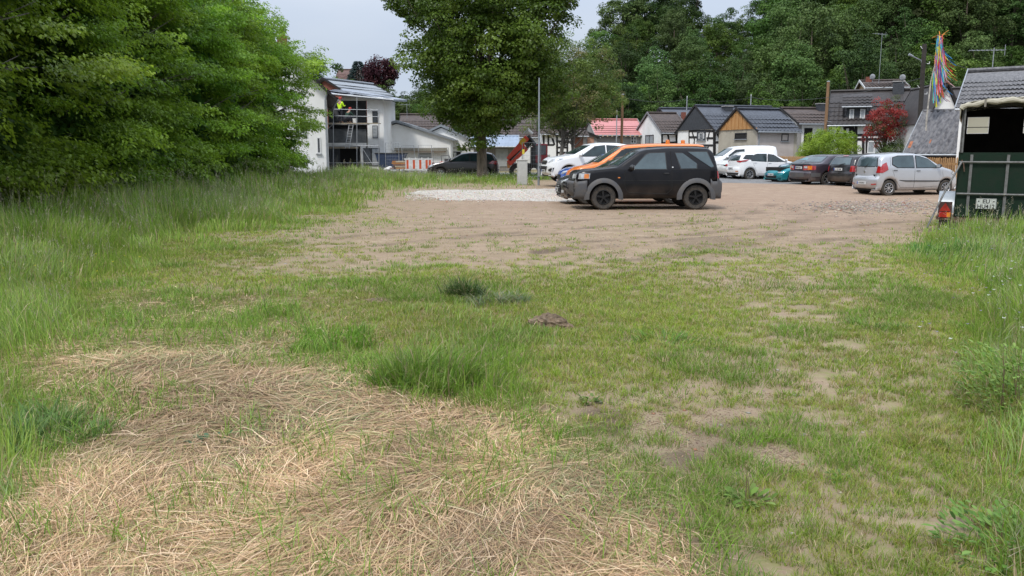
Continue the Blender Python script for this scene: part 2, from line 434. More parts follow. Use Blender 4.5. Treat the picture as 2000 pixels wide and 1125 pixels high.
# ================================================================ GRASS
def wedge(n, Y0, Y1, umax=.70, xmin=None, xmax=None):
    y = np.sqrt(rng.uniform(Y0*Y0, Y1*Y1, n)); x = rng.uniform(-umax, umax, n)*y
    return x, y
def blades(P, az, h, w, lean, c, segs=2, curl=1.0):
    """P base points, az azimuth of lean, h length, w width, lean 0..1"""
    n = len(P); d = np.stack([np.cos(az), np.sin(az), np.zeros(n)], -1)
    fa = az+np.pi/2+rng.normal(0, .7, n); s = np.stack([np.cos(fa), np.sin(fa), np.zeros(n)], -1)*w[:, None]/2
    L_ = []
    for k in range(segs):
        t = k/segs; L_.append((t, 1-.35*t))
    Vs = []
    for t, ww in L_:
        c_ = P+d*(h*lean*t**1.7)[:, None]+np.array([0, 0, 1.])*(h*(t-.45*lean*curl*t*t))[:, None]
        Vs += [c_-s*ww, c_+s*ww]
    tip = P+d*(h*lean)[:, None]+np.array([0, 0, 1.])*(h*(1-.45*lean*curl-.1*lean))[:, None]; Vs.append(tip)
    k = 2*segs+1; V = np.stack(Vs, 1).reshape(-1, 3); o = (np.arange(n)*k)[:, None]
    q = np.concatenate([o+np.array([[2*i, 2*i+1, 2*i+3, 2*i+2]]) for i in range(segs-1)], 0) if segs > 1 else None
    t_ = o+np.array([[2*segs-2, 2*segs-1, 2*segs]])
    return V, q, t_, np.repeat(c, k, 0)
class Acc:
    def __init__(s): s.V = []; s.q = []; s.t = []; s.c = []; s.n = 0
    def add(s, r):
        V, q, t, c = r
        if q is not None and len(q): s.q.append(q+s.n)
        if t is not None and len(t): s.t.append(t+s.n)
        s.V.append(V); s.c.append(c); s.n += len(V)
    def build(s, name, m, parent=None, smooth=False):
        return mesh_np(name, np.concatenate(s.V), np.concatenate(s.q) if s.q else None, np.concatenate(s.t) if s.t else None, m, np.concatenate(s.c), parent, smooth)
def pick(cols, n, jit=.12):
    cols = np.array(cols); k = rng.integers(0, len(cols), n); return cols[k]*rng.uniform(1-jit, 1+jit, (n, 1))
G_SHORT = [(.17, .29, .024), (.23, .34, .030), (.13, .25, .022), (.29, .34, .050), (.19, .30, .028), (.33, .29, .09)]
G_TALL = [(.12, .27, .024), (.16, .32, .032), (.20, .35, .045), (.085, .20, .025), (.25, .34, .08)]
G_DRY = [(.42, .33, .18), (.50, .40, .24), (.33, .28, .14)]
grass_m = attr_mat('grass_blade', .35, .45, .35)

sg = Acc()
for (Y0, Y1, ncl, nb, rad, wd, hh) in ((2.3, 5, 13000, 18, .035, .0028, .048), (5, 9, 25000, 14, .045, .0040, .05), (9, 14.5, 30000, 11, .06, .0062, .055), (14.5, 24, 30000, 8, .09, .010, .055)):
    x, y = wedge(ncl, Y0, Y1)
    d = cover(SHORT, x, y); st = cover(STRAW, x, y); f = fbm(x, y, .55, 21, 4); f2 = vnoise(x, y, .16, 33)
    ok = (rng.random(ncl) < d*1.15) & (f*.38+f2*.62 > .70-.62*d) & (rng.random(ncl) > st*1.3)
    x, y, d, f = x[ok], y[ok], d[ok], f[ok]; n = len(x)
    cc = pick(G_SHORT, n, .1)*(0.85+.35*vnoise(x, y, 1.4, 40))[:, None]; lush = (vnoise(x, y, .9, 44) > .62)
    cc[lush] = cc[lush]*np.array([.72, .92, .8])
    sz = rng.uniform(.6, 1.5, n)*(.7+.5*d)*(1+.5*lush)
    k = nb; X_ = np.repeat(x, k); Y_ = np.repeat(y, k); S_ = np.repeat(sz, k); m_ = n*k
    a = rng.uniform(0, 6.283, m_); r = rad*S_*np.sqrt(rng.random(m_)); X_ = X_+r*np.cos(a); Y_ = Y_+r*np.sin(a)
    P = np.stack([X_, Y_, gz(X_, Y_)-.004], -1)
    az = a+rng.normal(0, .8, m_); c = np.repeat(cc, k, 0)*rng.uniform(.75, 1.25, (m_, 1)); dr = rng.random(m_) < .15; c[dr] = pick(G_DRY, dr.sum())
    sg.add(blades(P, az, hh*S_*rng.uniform(.5, 1.3, m_), wd*rng.uniform(.7, 1.3, m_), rng.uniform(.3, .95, m_), c, 2))
# sparse litter of dry stalks among the short grass
x, y = wedge(9000, 2.4, 16); ok = (cover(STRAW, x, y) < .5); x, y = x[ok], y[ok]; n = len(x)
sg.add(blades(np.stack([x, y, gz(x, y)+.006], -1), rng.uniform(0, 6.28, n), rng.uniform(.04, .16, n), rng.uniform(.0015, .003, n)*(1+y*.08), np.full(n, .97), pick(G_DRY, n), 2, 1.9))
o = sg.build('short_grass', grass_m); tag(o, 'short patchy yellow green grass growing through the bare earth', 'grass', kind='stuff')

tg = Acc()
def tall_zone(Y0, Y1, n, wd, umax=.7, heads=.06, hs=1.0):
    x, y = wedge(n, Y0, Y1, umax); t = cover(TALL, x, y)
    f = fbm(x, y, .7, 51, 3); f2 = vnoise(x, y, .22, 57)
    ok = (t > .6) & (rng.random(n) < np.clip(t/4, 0, 1)) & (f2*.5+f*.5 > .62-.3*np.clip(t/4, 0, 1)) & (x > -9.3) & ~((y > 20) & (y < 44) & (x > 1.0)) & ~((x > 8.3+.53*(y-15.6)) & (y > 15.4) & (y < 20))
    x, y, t, f = x[ok], y[ok], t[ok], f[ok]; n = len(x)
    h = t*.1*rng.uniform(.45, 1.2, n)*(.55+.8*f)*hs*np.where(y < 12, .74, 1)
    zone = vnoise(x, y, 1.8, 61)[:, None]; cc = pick(G_TALL, n, .15); cc = cc*(1-.0*zone)+zone*np.array([.06, .05, .02])
    gry = vnoise(x, y, 2.3, 77) > .52; gry &= rng.random(n) < .4; cc[gry] = cc[gry]*.55+np.array([.135, .17, .085])
    dr = rng.random(n) < .08; cc[dr] = pick(G_DRY, dr.sum())
    az = vnoise(x, y, 1.2, 66)*9+rng.normal(0, .9, n); P = np.stack([x, y, gz(x, y)-.01], -1)
    tg.add(blades(P, az, h, wd*rng.uniform(.6, 1.4, n), rng.beta(2, 3, n)*.95, cc, 3))
    # seed heads: fine stalk with a loose plume
    hd = (rng.random(n) < heads) & (t > 3.5); P = P[hd]; hh = h[hd]*rng.uniform(1.1, 1.5, hd.sum()); k = hd.sum()
    if k:
        azz = az[hd]; cs = pick([(.34, .33, .20), (.42, .38, .27), (.28, .26, .19)], k); ln = rng.uniform(.05, .35, k)
        tg.add(blades(P, azz, hh, np.full(k, wd*.5), ln, cs, 2))
        tips = P+np.stack([np.cos(azz)*hh*ln, np.sin(azz)*hh*ln, hh*(1-.45*ln-.1*ln)], -1)
        for q in range(5):
            tg.add(blades(tips-np.array([0, 0, 1.])*(rng.uniform(.0, .1, k))[:, None], rng.uniform(0, 6.28, k), rng.uniform(.03, .07, k), np.full(k, wd*.8), rng.uniform(.4, 1, k), cs*rng.uniform(.8, 1.2), 1))
tall_zone(2.3, 5, 26000, .0045, .72, .02)
tall_zone(5, 9, 60000, .005, .72, .04)
tall_zone(9, 14, 80000, .007, .72, .05)
tall_zone(14, 24, 110000, .011, .70, .09)
tall_zone(24, 50, 110000, .02, .45, .1, 1.1)
x, y = wedge(60000, 2.4, 9); s_ = cover(STRAW, x, y); ok = (s_ > .3) & (fbm(x, y, .45, 131, 3) > .57) & (rng.random(len(x)) < .8); x, y = x[ok], y[ok]; n = len(x)
tg.add(blades(np.stack([x, y, gz(x, y)+.01], -1), rng.uniform(0, 6.28, n), rng.uniform(.07, .22, n), .003*rng.uniform(.8, 1.4, n)*(1+.08*y), rng.uniform(.2, .9, n), pick(G_TALL, n, .2), 3))
o = tg.build('tall_grass', grass_m); tag(o, 'long green and grey seeding grass along the hedge, the middle tufts and the right verge', 'grass', kind='stuff')

# ================================================================ CUT DRY GRASS (STRAW)
sa = Acc()
def straw(n, Y0, Y1, wd, L0, L1):
    x, y = wedge(n, Y0, Y1, .72); s = cover(STRAW, x, y); f = fbm(x, y, .5, 71)
    f = f*.6+vnoise(x, y, .22, 73)*.4; ok = (rng.random(n) < s*1.25) & (f > .62-.55*s); x, y, s = x[ok], y[ok], s[ok]; n = len(x)
    ang = (fbm(x, y, 1.1, 81, 2)-.5)*7+2.9+rng.normal(0, .6, n)+(rng.random(n) < .25)*rng.normal(0, 1.6, n)
    ln = rng.uniform(L0, L1, n)*(.5+.7*s)*np.where(rng.random(n) < .45, rng.uniform(.2, .6, n), 1); curv = rng.normal(0, .9, n)+(vnoise(x, y, .6, 88)-.5)*5
    mound = s*(.015+.05*fbm(x, y, .5, 91)); z0 = gz(x, y)+mound*rng.random(n)**.7+.01
    arch = rng.uniform(-.015, .02, n)*(1+2*(rng.random(n) < .04)); K = 6; pts = []; px_, py_ = x.copy(), y.copy(); a = ang.copy()
    for k in range(K):
        t = k/(K-1); zz = np.maximum(z0+arch*np.sin(math.pi*t), gz(px_, py_)+.004); pts.append(np.stack([px_, py_, zz], -1))
        px_ = px_+np.cos(a)*ln/(K-1); py_ = py_+np.sin(a)*ln/(K-1); a = a+curv*ln/(K-1)
    pts = np.stack(pts, 1); side = np.stack([-np.sin(ang), np.cos(ang), rng.uniform(-.4, .4, n)], -1); side /= np.linalg.norm(side, axis=1)[:, None]
    w_ = (wd*(.45+.95*rng.random(n)**2))[:, None, None]*np.array([.6, .9, 1, 1, .8, .2])[None, :, None]*side[:, None]
    V = np.stack([pts-w_/2, pts+w_/2], 2).reshape(-1, 3); o_ = (np.arange(n)*2*K)[:, None]
    q = np.concatenate([o_+np.array([[2*i, 2*i+1, 2*i+3, 2*i+2]]) for i in range(K-1)], 0)
    cc = pick([(.50, .335, .20), (.58, .42, .27), (.40, .26, .155), (.66, .51, .36), (.24, .155, .095), (.46, .34, .20), (.34, .32, .13), (.53, .37, .23), (.30, .20, .12)], n, .15)
    gr = (rng.random(n) < .06+.22*(vnoise(x, y, .8, 95) > .66)); cc[gr] = pick([(.22, .26, .11), (.30, .31, .15)], gr.sum())
    cc = cc*np.array([1.02, 1.0, .95])*(.72+.55*vnoise(x, y, .5, 97))[:, None]
    sa.add((V, q, None, np.repeat(cc, 2*K, 0)))
straw(105000, 2.3, 4.2, .0030, .10, .38)
straw(105000, 4.2, 7.0, .0042, .12, .42)
straw(50000, 7.0, 11.5, .0062, .14, .45)
o = sa.build('dry_cut_grass', attr_mat('straw', .15, .6, .3)); tag(o, 'matted dry straw coloured cut grass lying over the near left ground', 'dry grass', kind='stuff')

# ================================================================ CLUMPS THAT STAND ALONE
def tuft(name, label, px, py, n, h, rad, cols, wd=.006, lean=(.1, .9), hd=0, cat='grass tuft', group=None):
    p = gp(px, py); n = int(n*.8); kc = 16; ca = rng.uniform(0, 6.28, kc); cr_ = rad*np.sqrt(rng.random(kc)); cl = rng.uniform(0, 6.28, kc); chh = rng.uniform(.55, 1.15, kc)*(1.1-.45*cr_/rad)
    k = rng.integers(0, kc, n); a = rng.uniform(0, 6.28, n); r = rad*.26*np.abs(rng.normal(0, 1, n)); x = cr_[k]*np.cos(ca[k])+r*np.cos(a); y = cr_[k]*np.sin(ca[k])+r*np.sin(a)
    P = np.stack([x, y, gz(x+p.x, y+p.y)-.01], -1); A = Acc(); out_a = np.arctan2(y, x); az = np.where(rng.random(n) < .5, cl[k]+rng.normal(0, .5, n), out_a+rng.normal(0, .7, n))
    cc = pick(cols, n, .25); dr = rng.random(n) < .09; cc[dr] = pick(G_DRY, dr.sum())
    A.add(blades(P, az, h*chh[k]*rng.uniform(.35, 1.2, n), wd*rng.uniform(.6, 1.4, n), rng.uniform(*lean, n), cc, 3))
    o = A.build(name, grass_m); o.location = (p.x, p.y, 0); tag(o, label, cat, group); return o
tuft('grass_tuft', 'large bright green tuft at the edge of the straw, left of the clod of earth', 835, 755, 2400, .38, .34, G_TALL, .006)
tuft('grass_tuft', 'second green tuft at the back of the straw, left of the large bright tuft', 650, 672, 1400, .30, .36, G_TALL, .006)
tuft('grass_tuft', 'dark green heap of cut grass in the middle of the field', 912, 583, 1500, .30, .20, [(.05, .11, .02), (.07, .13, .025), (.10, .16, .04)], .007, (.2, 1))
tuft('grass_tuft', 'low grey green tuft spreading right of the dark grass heap', 965, 592, 900, .22, .32, [(.18, .22, .12), (.11, .17, .07), (.28, .28, .17)], .007, (.6, 1))
tuft('grass_tuft', 'small green tuft on the open field, right of the clod of earth', 1300, 668, 900, .16, .35, G_TALL, .005, (.4, 1))
tuft('grass_tuft', 'small dark leaning tuft in the right half, before the pale bare patch', 1700, 640, 700, .17, .28, G_TALL, .005, (.4, 1))
tuft('grass_tuft', 'low spreading tuft on the near right grass', 1790, 862, 700, .13, .16, G_SHORT, .003, (.4, 1))
tuft('grass_tuft', 'lush blue green tuft at the left edge of the straw', 95, 850, 1500, .30, .30, [(.13, .25, .05), (.18, .29, .08), (.10, .19, .035)], .006, (.3, 1))
tuft('grass_tuft', 'bright green clump against the right verge, nearest the bare yard', 1850, 500, 1500, .40, .5, [(.11, .22, .04), (.15, .27, .05)], .010)

# broad-leaved weeds
def weed(label, px, py, n, ll, rad, cols, stalk=0, z=.04):
    p = gp(px, py)
    a = rng.uniform(0, 6.28, n); l = ll*rng.uniform(.5, 1.1, n); V = []; Qd = []; A = Acc()
    r = rad*np.sqrt(rng.random(n)); bx, by = r*np.cos(a), r*np.sin(a); el = rng.uniform(.1, .9, n)
    d = np.stack([np.cos(a)*np.cos(el), np.sin(a)*np.cos(el), np.sin(el)], -1); s = np.stack([-np.sin(a), np.cos(a), np.zeros(n)], -1)
    b0 = np.stack([bx, by, z*rng.random(n)**1.4+gzf(p.x, p.y)], -1); dn = np.array([0, 0, -1.])
    w_ = l*.2
    pts = [b0, b0+d*(l*.35)[:, None]-s*w_[:, None], b0+d*(l*.35)[:, None]+s*w_[:, None], b0+d*(l*.75)[:, None]-s*(w_*.8)[:, None]+dn*(l*.06)[:, None], b0+d*(l*.75)[:, None]+s*(w_*.8)[:, None]+dn*(l*.06)[:, None], b0+d*l[:, None]+dn*(l*.2)[:, None]]
    V = np.stack(pts, 1).reshape(-1, 3); o_ = (np.arange(n)*6)[:, None]
    A.add((V, o_+np.array([[1, 2, 4, 3]]), np.concatenate([o_+np.array([[0, 2, 1]]), o_+np.array([[3, 4, 5]])]), np.repeat(pick(cols, n, .2), 6, 0)))
    if stalk:
        A.add(blades(np.zeros((stalk, 3))+rng.normal(0, rad*.3, (stalk, 3))*[1, 1, 0], rng.uniform(0, 6, stalk), np.full(stalk, max(ll*2.6, z*1.4)), np.full(stalk, .006), rng.uniform(0, .3, stalk), pick([(.16, .12, .07)], stalk), 2))
    ob = A.build('weed', attr_mat('weed_leaf', .3, .6, .2)); ob.location = (p.x, p.y, 0); tag(ob, label, 'weed'); return ob
WG = [(.09, .17, .03), (.12, .22, .04), (.16, .25, .06)]
weed('dark green leafy weed with stalks on the near right ground', 1465, 985, 60, .07, .09, WG, 3)
weed('large broad leaved dock in the bottom right corner', 1990, 1085, 420, .052, .30, WG, 5, .10)
weed('leafy nettle clump on the right verge above the dock', 1985, 790, 900, .055, .36, [(.11, .21, .03), (.16, .26, .04), (.22, .32, .08)], 9, .34)
weed('small grey green seedling growing through the straw', 410, 868, 70, .06, .10, [(.13, .22, .12), (.09, .16, .07)], 0)
weed('small round leaved weed on the bare dark earth', 1152, 788, 40, .05, .05, WG, 0)
for k, (px, py, t) in enumerate(((1640, 935, 'right of the middle bare patch'), (1770, 640, 'below the far bare streak'))):
    weed('low green rosette weed '+t, px, py, 36, .03, .06, WG)
tall_w = weed('tall pale thistle stem in front of the trailer plate', 1950, 455, 50, .12, .05, [(.16, .22, .09), (.20, .25, .12)], 0)
tall_w.name = 'thistle'
A_ = Acc(); n = 90; zz = rng.uniform(.1, 1.0, n); aa = rng.uniform(0, 6.28, n)
A_.add(blades(np.stack([zz*0, zz*0, zz], -1), aa, .16*(1.15-zz), np.full(n, .018), np.full(n, .8), pick([(.16, .22, .09), (.20, .25, .12)], n), 2))
A_.add(blades(np.zeros((6, 3))+rng.normal(0, .01, (6, 3)), rng.uniform(0, 6, 6), np.full(6, 1.1), np.full(6, .02), np.full(6, .05), pick([(.18, .24, .10)], 6), 3))
st_ = A_.build('stem', attr_mat('weed_leaf'), tall_w)

# wild flowers in the verges
fl = Acc()
def flowers(n, fn, cols, s0):
    P = fn(n); n = len(P); c = pick(cols, n, .08)
    for k in range(5):
        a = k*1.2566+rng.uniform(0, .3, n); fl.add(blades(P, a, np.full(n, s0)*rng.uniform(.7, 1.2, n), np.full(n, s0*.7), np.full(n, .95), c, 1, 1.2))
def right_v(n):
    y = rng.uniform(5, 16, n); x = y*rng.uniform(.50, .66, n); return np.stack([x, y, gz(x, y)+rng.uniform(.3, .62, n)], -1)
def mid_v(n):
    y = rng.uniform(33, 46, n); x = y*rng.uniform(-.13, .05, n); return np.stack([x, y, gz(x, y)+rng.uniform(.3, .6, n)], -1)
flowers(70, right_v, [(.8, .8, .75)], .018); flowers(90, right_v, [(.35, .28, .5), (.45, .4, .6)], .014); flowers(260, mid_v, [(.75, .75, .68)], .035)
flowers(14, lambda n: np.stack([rng.uniform(-6, -3.6, n), rng.uniform(7, 10, n), rng.uniform(.35, .5, n)], -1), [(.75, .6, .05)], .016)
o = fl.build('wildflowers', attr_mat('petal', .3, .6, .2)); tag(o, 'tiny white, violet and yellow flowers sprinkled through the long grass', 'wildflowers', kind='stuff')

# clod of turned-up earth
def clod(label, px, py, sx, sy, sz, c):
    p = gp(px, py); n1, n2 = 28, 14; V = []; 
    for j in range(n2+1):
        ph = math.pi*j/n2
        for i in range(n1):
            th = 2*math.pi*i/n1; x, y, z = math.sin(ph)*math.cos(th), math.sin(ph)*math.sin(th), math.cos(ph)
            r = .75+.7*(float(fbm(x*2+z*3+px, y*2+z, .5, 3, 4)))*.9+.25*(float(vnoise(x*9+z*4, y*9+z*5, 1, 6))-.5); V.append((x*r*sx, y*r*sy, z*r*sz))
    Fq = [(j*n1+i, j*n1+(i+1) % n1, (j+1)*n1+(i+1) % n1, (j+1)*n1+i) for j in range(n2) for i in range(n1)]
    b = MB().add(V, Fq); o = b.build('earth_clod', mat('clod_earth', (.24, .17, .11), .95, 0, .3, 18, 1, c2=(.07, .05, .03), bscale=50)); o.location = (p.x, p.y, gzf(p.x, p.y)+sz*.25)
    tag(o, label, 'clod of earth'); return o
clod('large dark clod of dug up earth with roots, in the middle of the field', 1070, 640, .16, .10, .085, 0)
clod('small crumbly clod lying right of the large earth clod', 1105, 641, .07, .05, .035, 0)
clod('flat brown clod of earth beyond the dark grass heap', 742, 588, .14, .10, .03, 0)
# ================================================================ TREES
leaf_m = attr_mat('leaf', .48, .42, .4)
leaf_far = attr_mat('leaf_far', .25, .6, .2, vr=.38, tint=(.84, .86, .86))
bark = mat('bark', (.17, .135, .10), .95, 0, .25, 9, .8, c2=(.07, .055, .042), stretch=(1, 1, .25))
bark_g = mat('grey_bark', (.20, .185, .16), .95, 0, .25, 9, .8, c2=(.09, .08, .07), stretch=(1, 1, .25))
def leaves(P, D, Nn, l, wr, c):
    """rhombic folded leaves at P along D with normal Nn"""
    s = np.cross(D, Nn); s /= np.maximum(np.linalg.norm(s, axis=1), 1e-6)[:, None]
    w_ = (l*wr/2)[:, None]; n = len(P)
    V = np.stack([P, P+D*(l*.45)[:, None]-s*w_+Nn*(l*.08)[:, None], P+D*l[:, None]-Nn*(l*.10)[:, None], P+D*(l*.45)[:, None]+s*w_+Nn*(l*.08)[:, None]], 1).reshape(-1, 3)
    return V, (np.arange(n)*4)[:, None]+np.array([[0, 1, 2, 3]]), None, np.repeat(c, 4, 0)
def unit(v): return v/np.maximum(np.linalg.norm(v, axis=-1, keepdims=True), 1e-6)

def spray_crown(nsp, nleaf, leafl, shape, pal, r, splen=(.7, 1.5), droop=.35, wr=.55, bough=0):
    """layered flat sprays (hornbeam habit): shape(u) -> point on crown surface and outward dir"""
    if bough:
        nb = nsp//bough; OB, DB = shape(nb, r); OB = OB-DB*(r.random(nb)**1.2*1.1)[:, None]; k = np.repeat(np.arange(nb), bough); nsp = len(k); O = OB[k]; D = DB[k]
        tan = unit(np.stack([-D[:, 1], D[:, 0], np.zeros(nsp)], -1)); lt = r.uniform(-1, 1, nsp); rd = r.uniform(-.2, .7, nsp)
        O = O+tan*(lt*.85)[:, None]-D*(rd+.35*lt*lt)[:, None]+np.array([0, 0, 1.])*(-.22*lt*lt-.10*(1-rd)+r.normal(0, .05, nsp))[:, None]; D = unit(D+tan*(lt*.55)[:, None]); L_ = r.uniform(*splen, nsp); O = O-D*L_[:, None]*.8
        cb = pick(pal, nb, .15)
    else:
        O, D = shape(nsp, r); L_ = r.uniform(*splen, nsp); depth = r.random(nsp)**1.2*1.5; O = O-D*(L_+depth)[:, None]; D = unit(D+r.normal(0, .28, (nsp, 3))*[1, 1, .5])
    Dh = unit(np.stack([D[:, 0], D[:, 1], D[:, 2]*.3+.06], -1))
    side = unit(np.stack([-Dh[:, 1], Dh[:, 0], np.zeros(nsp)], -1)); roll = r.normal(0, .3, nsp)
    up = unit(np.cross(side, Dh)*np.where(np.cross(side, Dh)[:, 2:3] < 0, -1, 1)); side2 = side*np.cos(roll)[:, None]+up*np.sin(roll)[:, None]; up2 = unit(np.cross(Dh, side2)); up2 *= np.where(up2[:, 2:3] < 0, -1, 1)
    cs = cb[k]*r.uniform(.9, 1.1, (nsp, 1)) if bough else pick(pal, nsp, .12)
    t = r.random((nsp, nleaf))**.75; lat = r.uniform(-1, 1, (nsp, nleaf))*(.42*np.sin(np.pi*np.clip(t*.85+.1, 0, 1))); 
    dz = -droop*t**2+r.normal(0, .05, t.shape)
    P = O[:, None]+Dh[:, None]*(t*L_[:, None])[..., None]+side2[:, None]*(lat*L_[:, None])[..., None]+np.array([0, 0, 1.])*(dz*L_[:, None])[..., None]
    sg_ = np.sign(lat)[..., None]; dd = unit(Dh[:, None]*.7+side2[:, None]*sg_*.7+np.array([0, 0, -1.])*(.35+.5*r.random(t.shape))[..., None]+r.normal(0, .2, P.shape))
    nn = unit(up2[:, None]+r.normal(0, .35, P.shape)); nn = unit(nn-dd*np.sum(nn*dd, -1, keepdims=True))
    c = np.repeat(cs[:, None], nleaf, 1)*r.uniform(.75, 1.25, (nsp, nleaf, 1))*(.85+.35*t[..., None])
    return leaves(P.reshape(-1, 3), dd.reshape(-1, 3), nn.reshape(-1, 3), (leafl*r.uniform(.6, 1.25, nsp*nleaf)), wr, c.reshape(-1, 3)), (O, Dh, L_)

HB = [(.165, .28, .022), (.22, .35, .028), (.115, .21, .018), (.28, .42, .04), (.18, .28, .032)]
def hb_shape(Rx, Ry, Hh, seed):
    rr = np.random.default_rng(seed); ph = rr.uniform(0, 6, 4)
    def f(n, r):
        a = r.uniform(0, 2*np.pi, n); h = r.uniform(.02, 1, n)**.9
        prof = np.where(h < .62, .86+.2*np.sin(h*4), np.sqrt(np.maximum(0, 1-((h-.55)/.47)**2)))*(1+.10*np.sin(a*2+ph[0]+h*5)+.10*np.sin(a*5+ph[1]+h*9)+.07*np.sin(h*22+ph[2]+a)+.09*np.sin(a*9+ph[3]+h*15)*np.sin(h*17+ph[1]))
        O = np.stack([np.cos(a)*Rx*prof, np.sin(a)*Ry*prof, h*Hh], -1)
        nz_ = np.where(h < .62, 0.05, (h-.55)*2.6); D = unit(np.stack([np.cos(a), np.sin(a), nz_], -1)); return O, D
    return f
def branches_mesh(name, H, seed, Rr, nb=26, r0=.16, m=bark, parent=None, tips=None, lean=0, fork=.25, top=.85):
    rr = random.Random(seed); b = MB(); tp = [(0, 0, -.1)]
    for k in range(1, 7): tp.append((rr.uniform(-.03, .03)*H*k/6+lean*k, rr.uniform(-.03, .03)*H*k/6, H*top*k/6))
    b.tube(tp, [r0*1.35]+[r0*(1-.8*k/6) for k in range(1, 7)], 8)
    for i in range(nb):
        t = fork+(1-fork)*i/nb; z = t*H*top; k = min(5, int(t*6)); fr = t*6-k; p0 = Vector(tp[k]).lerp(Vector(tp[k+1]), fr)
        a = rr.uniform(0, 6.28) if tips is None else i*2.4; L_ = Rr*(1.0-.55*t)*rr.uniform(.6, 1.0); up = L_*rr.uniform(.25, .7)
        mid = p0+Vector((math.cos(a)*L_*.5, math.sin(a)*L_*.5, up*.65)); e = p0+Vector((math.cos(a+rr.uniform(-.3, .3))*L_, math.sin(a+rr.uniform(-.3, .3))*L_, up))
        rb = r0*.38*(1-.6*t); b.tube([p0, mid, e], [rb, rb*.6, rb*.2], 5, False)
        for q in range(3):
            s = mid.lerp(e, rr.uniform(0, .8)); a2 = a+rr.uniform(-1.1, 1.1); l2 = L_*rr.uniform(.25, .5); b.tube([s, s+Vector((math.cos(a2)*l2, math.sin(a2)*l2, l2*rr.uniform(.1, .7)))], [rb*.4, rb*.1], 4, False)
    return b.build(name, m, parent, True)

HBV = []
def hornbeam(k, x, y, sc, rot, label):
    t = thing('hornbeam_tree', label, 'hornbeam tree', (x, y, gzf(x, y)-.05), rot, 'hornbeams grown together as a tall hedge')
    t.scale = (sc, sc, sc)
    v = k % 3
    if len(HBV) <= v:
        r = np.random.default_rng(100+v); Rx, Ry, Hh = 3.3, 3.3, 8.8
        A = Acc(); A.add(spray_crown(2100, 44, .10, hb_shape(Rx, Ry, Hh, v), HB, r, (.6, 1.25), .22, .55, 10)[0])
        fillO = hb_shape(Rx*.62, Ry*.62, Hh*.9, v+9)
        A.add(spray_crown(420, 26, .26, fillO, [(.05, .11, .018)], r, (.8, 1.6), .3, .7)[0])  # inner leaves coloured darker, painting shade into the gaps between boughs
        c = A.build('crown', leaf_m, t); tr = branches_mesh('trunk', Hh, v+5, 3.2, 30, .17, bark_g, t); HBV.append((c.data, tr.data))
    else:
        for nm, d in zip(('crown', 'trunk'), HBV[v]):
            o = bpy.data.objects.new(nm, d); col.objects.link(o); o.parent = t
hbl = ['first hornbeam of the hedge, its large leaves filling the left edge of the photo', 'second hornbeam from the near end of the hedge, a pale gap under its low branches', 'third hornbeam from the near end of the tall hedge', 'fourth hornbeam from the near end, in the middle of the tall hedge',
       'fourth hornbeam from the far end of the tall hedge', 'third hornbeam from the far end of the tall hedge', 'second to last hornbeam before the white house, high feathery top', 'last hornbeam of the hedge, its branches hanging over the white house wall']
hbp = [(-11.9, 11.5, 1.0, .3), (-11.6, 15.6, 1.05, 2.0), (-11.7, 19.6, 1.0, 4.1), (-11.8, 23.4, 1.05, 1.2), (-11.8, 27.2, .98, 5.0), (-11.9, 30.8, 1.02, 3.2), (-12.0, 34.2, .98, .8), (-11.7, 37.6, .93, 2.6)]
for k, (p, l) in enumerate(zip(hbp, hbl)): hornbeam(k, *p, l)

def clump_crown(nc, nleaf, leafl, center, rad, pal, r, crad=(.6, 1.1), flat=.6, wr=.7, inner=.45, lob=.16, seed=0, hang=.3, bottom=-1.0):
    """leaf clumps inside a lumpy ellipsoid"""
    rr = np.random.default_rng(seed); ph = rr.uniform(0, 6, 6)
    d = unit(r.normal(0, 1, (nc*2, 3))); d = d[d[:, 2] > bottom][:nc]; nc = len(d)
    az = np.arctan2(d[:, 1], d[:, 0]); el = d[:, 2]
    lobes = 1+lob*(np.sin(az*2+ph[0]+el*2)+.8*np.sin(az*3+ph[1]-el*4)+.7*np.sin(az*5+ph[2]+el*6)+.6*np.sin(el*9+ph[3]+az))
    f = (inner+(1-inner)*r.random(nc)**.45)*lobes
    C = np.array(center)+d*np.array(rad)*f[:, None]; cr_ = r.uniform(*crad, nc); cs = pick(pal, nc, .12)
    u = unit(r.normal(0, 1, (nc, nleaf, 3))+np.array([0, 0, .35])+d[:, None]*.5); rr_ = (.35+.65*r.random((nc, nleaf))**.5)
    P = C[:, None]+u*(rr_*cr_[:, None])[..., None]*np.array([1, 1, flat])
    nn = unit(u*np.array([.7, .7, 1])+np.array([0, 0, .5])+r.normal(0, .45, P.shape)); dd = unit(r.normal(0, 1, P.shape)+u*.5+np.array([0, 0, -hang*2])); dd = unit(dd-nn*np.sum(nn*dd, -1, keepdims=True))
    c = np.repeat(cs[:, None], nleaf, 1)*r.uniform(.75, 1.25, (nc, nleaf, 1))
    return leaves(P.reshape(-1, 3), dd.reshape(-1, 3), nn.reshape(-1, 3), leafl*r.uniform(.6, 1.3, nc*nleaf), wr, c.reshape(-1, 3)), C
def limbs(b, base, C, n, r0, rr, k=.35, start=.25):
    base = Vector(base)
    for i in range(n):
        e = Vector(C[rr.randrange(len(C))]); s = base+Vector((0, 0, (e.z-base.z)*rr.uniform(start*.2, .55)));  s.x = base.x*1.0; s.y = base.y
        m_ = s.lerp(e, .5)+Vector((0, 0, -.12*(e-s).length)); b.tube([s, m_, e], [r0, r0*.6, r0*.15], 5, False)

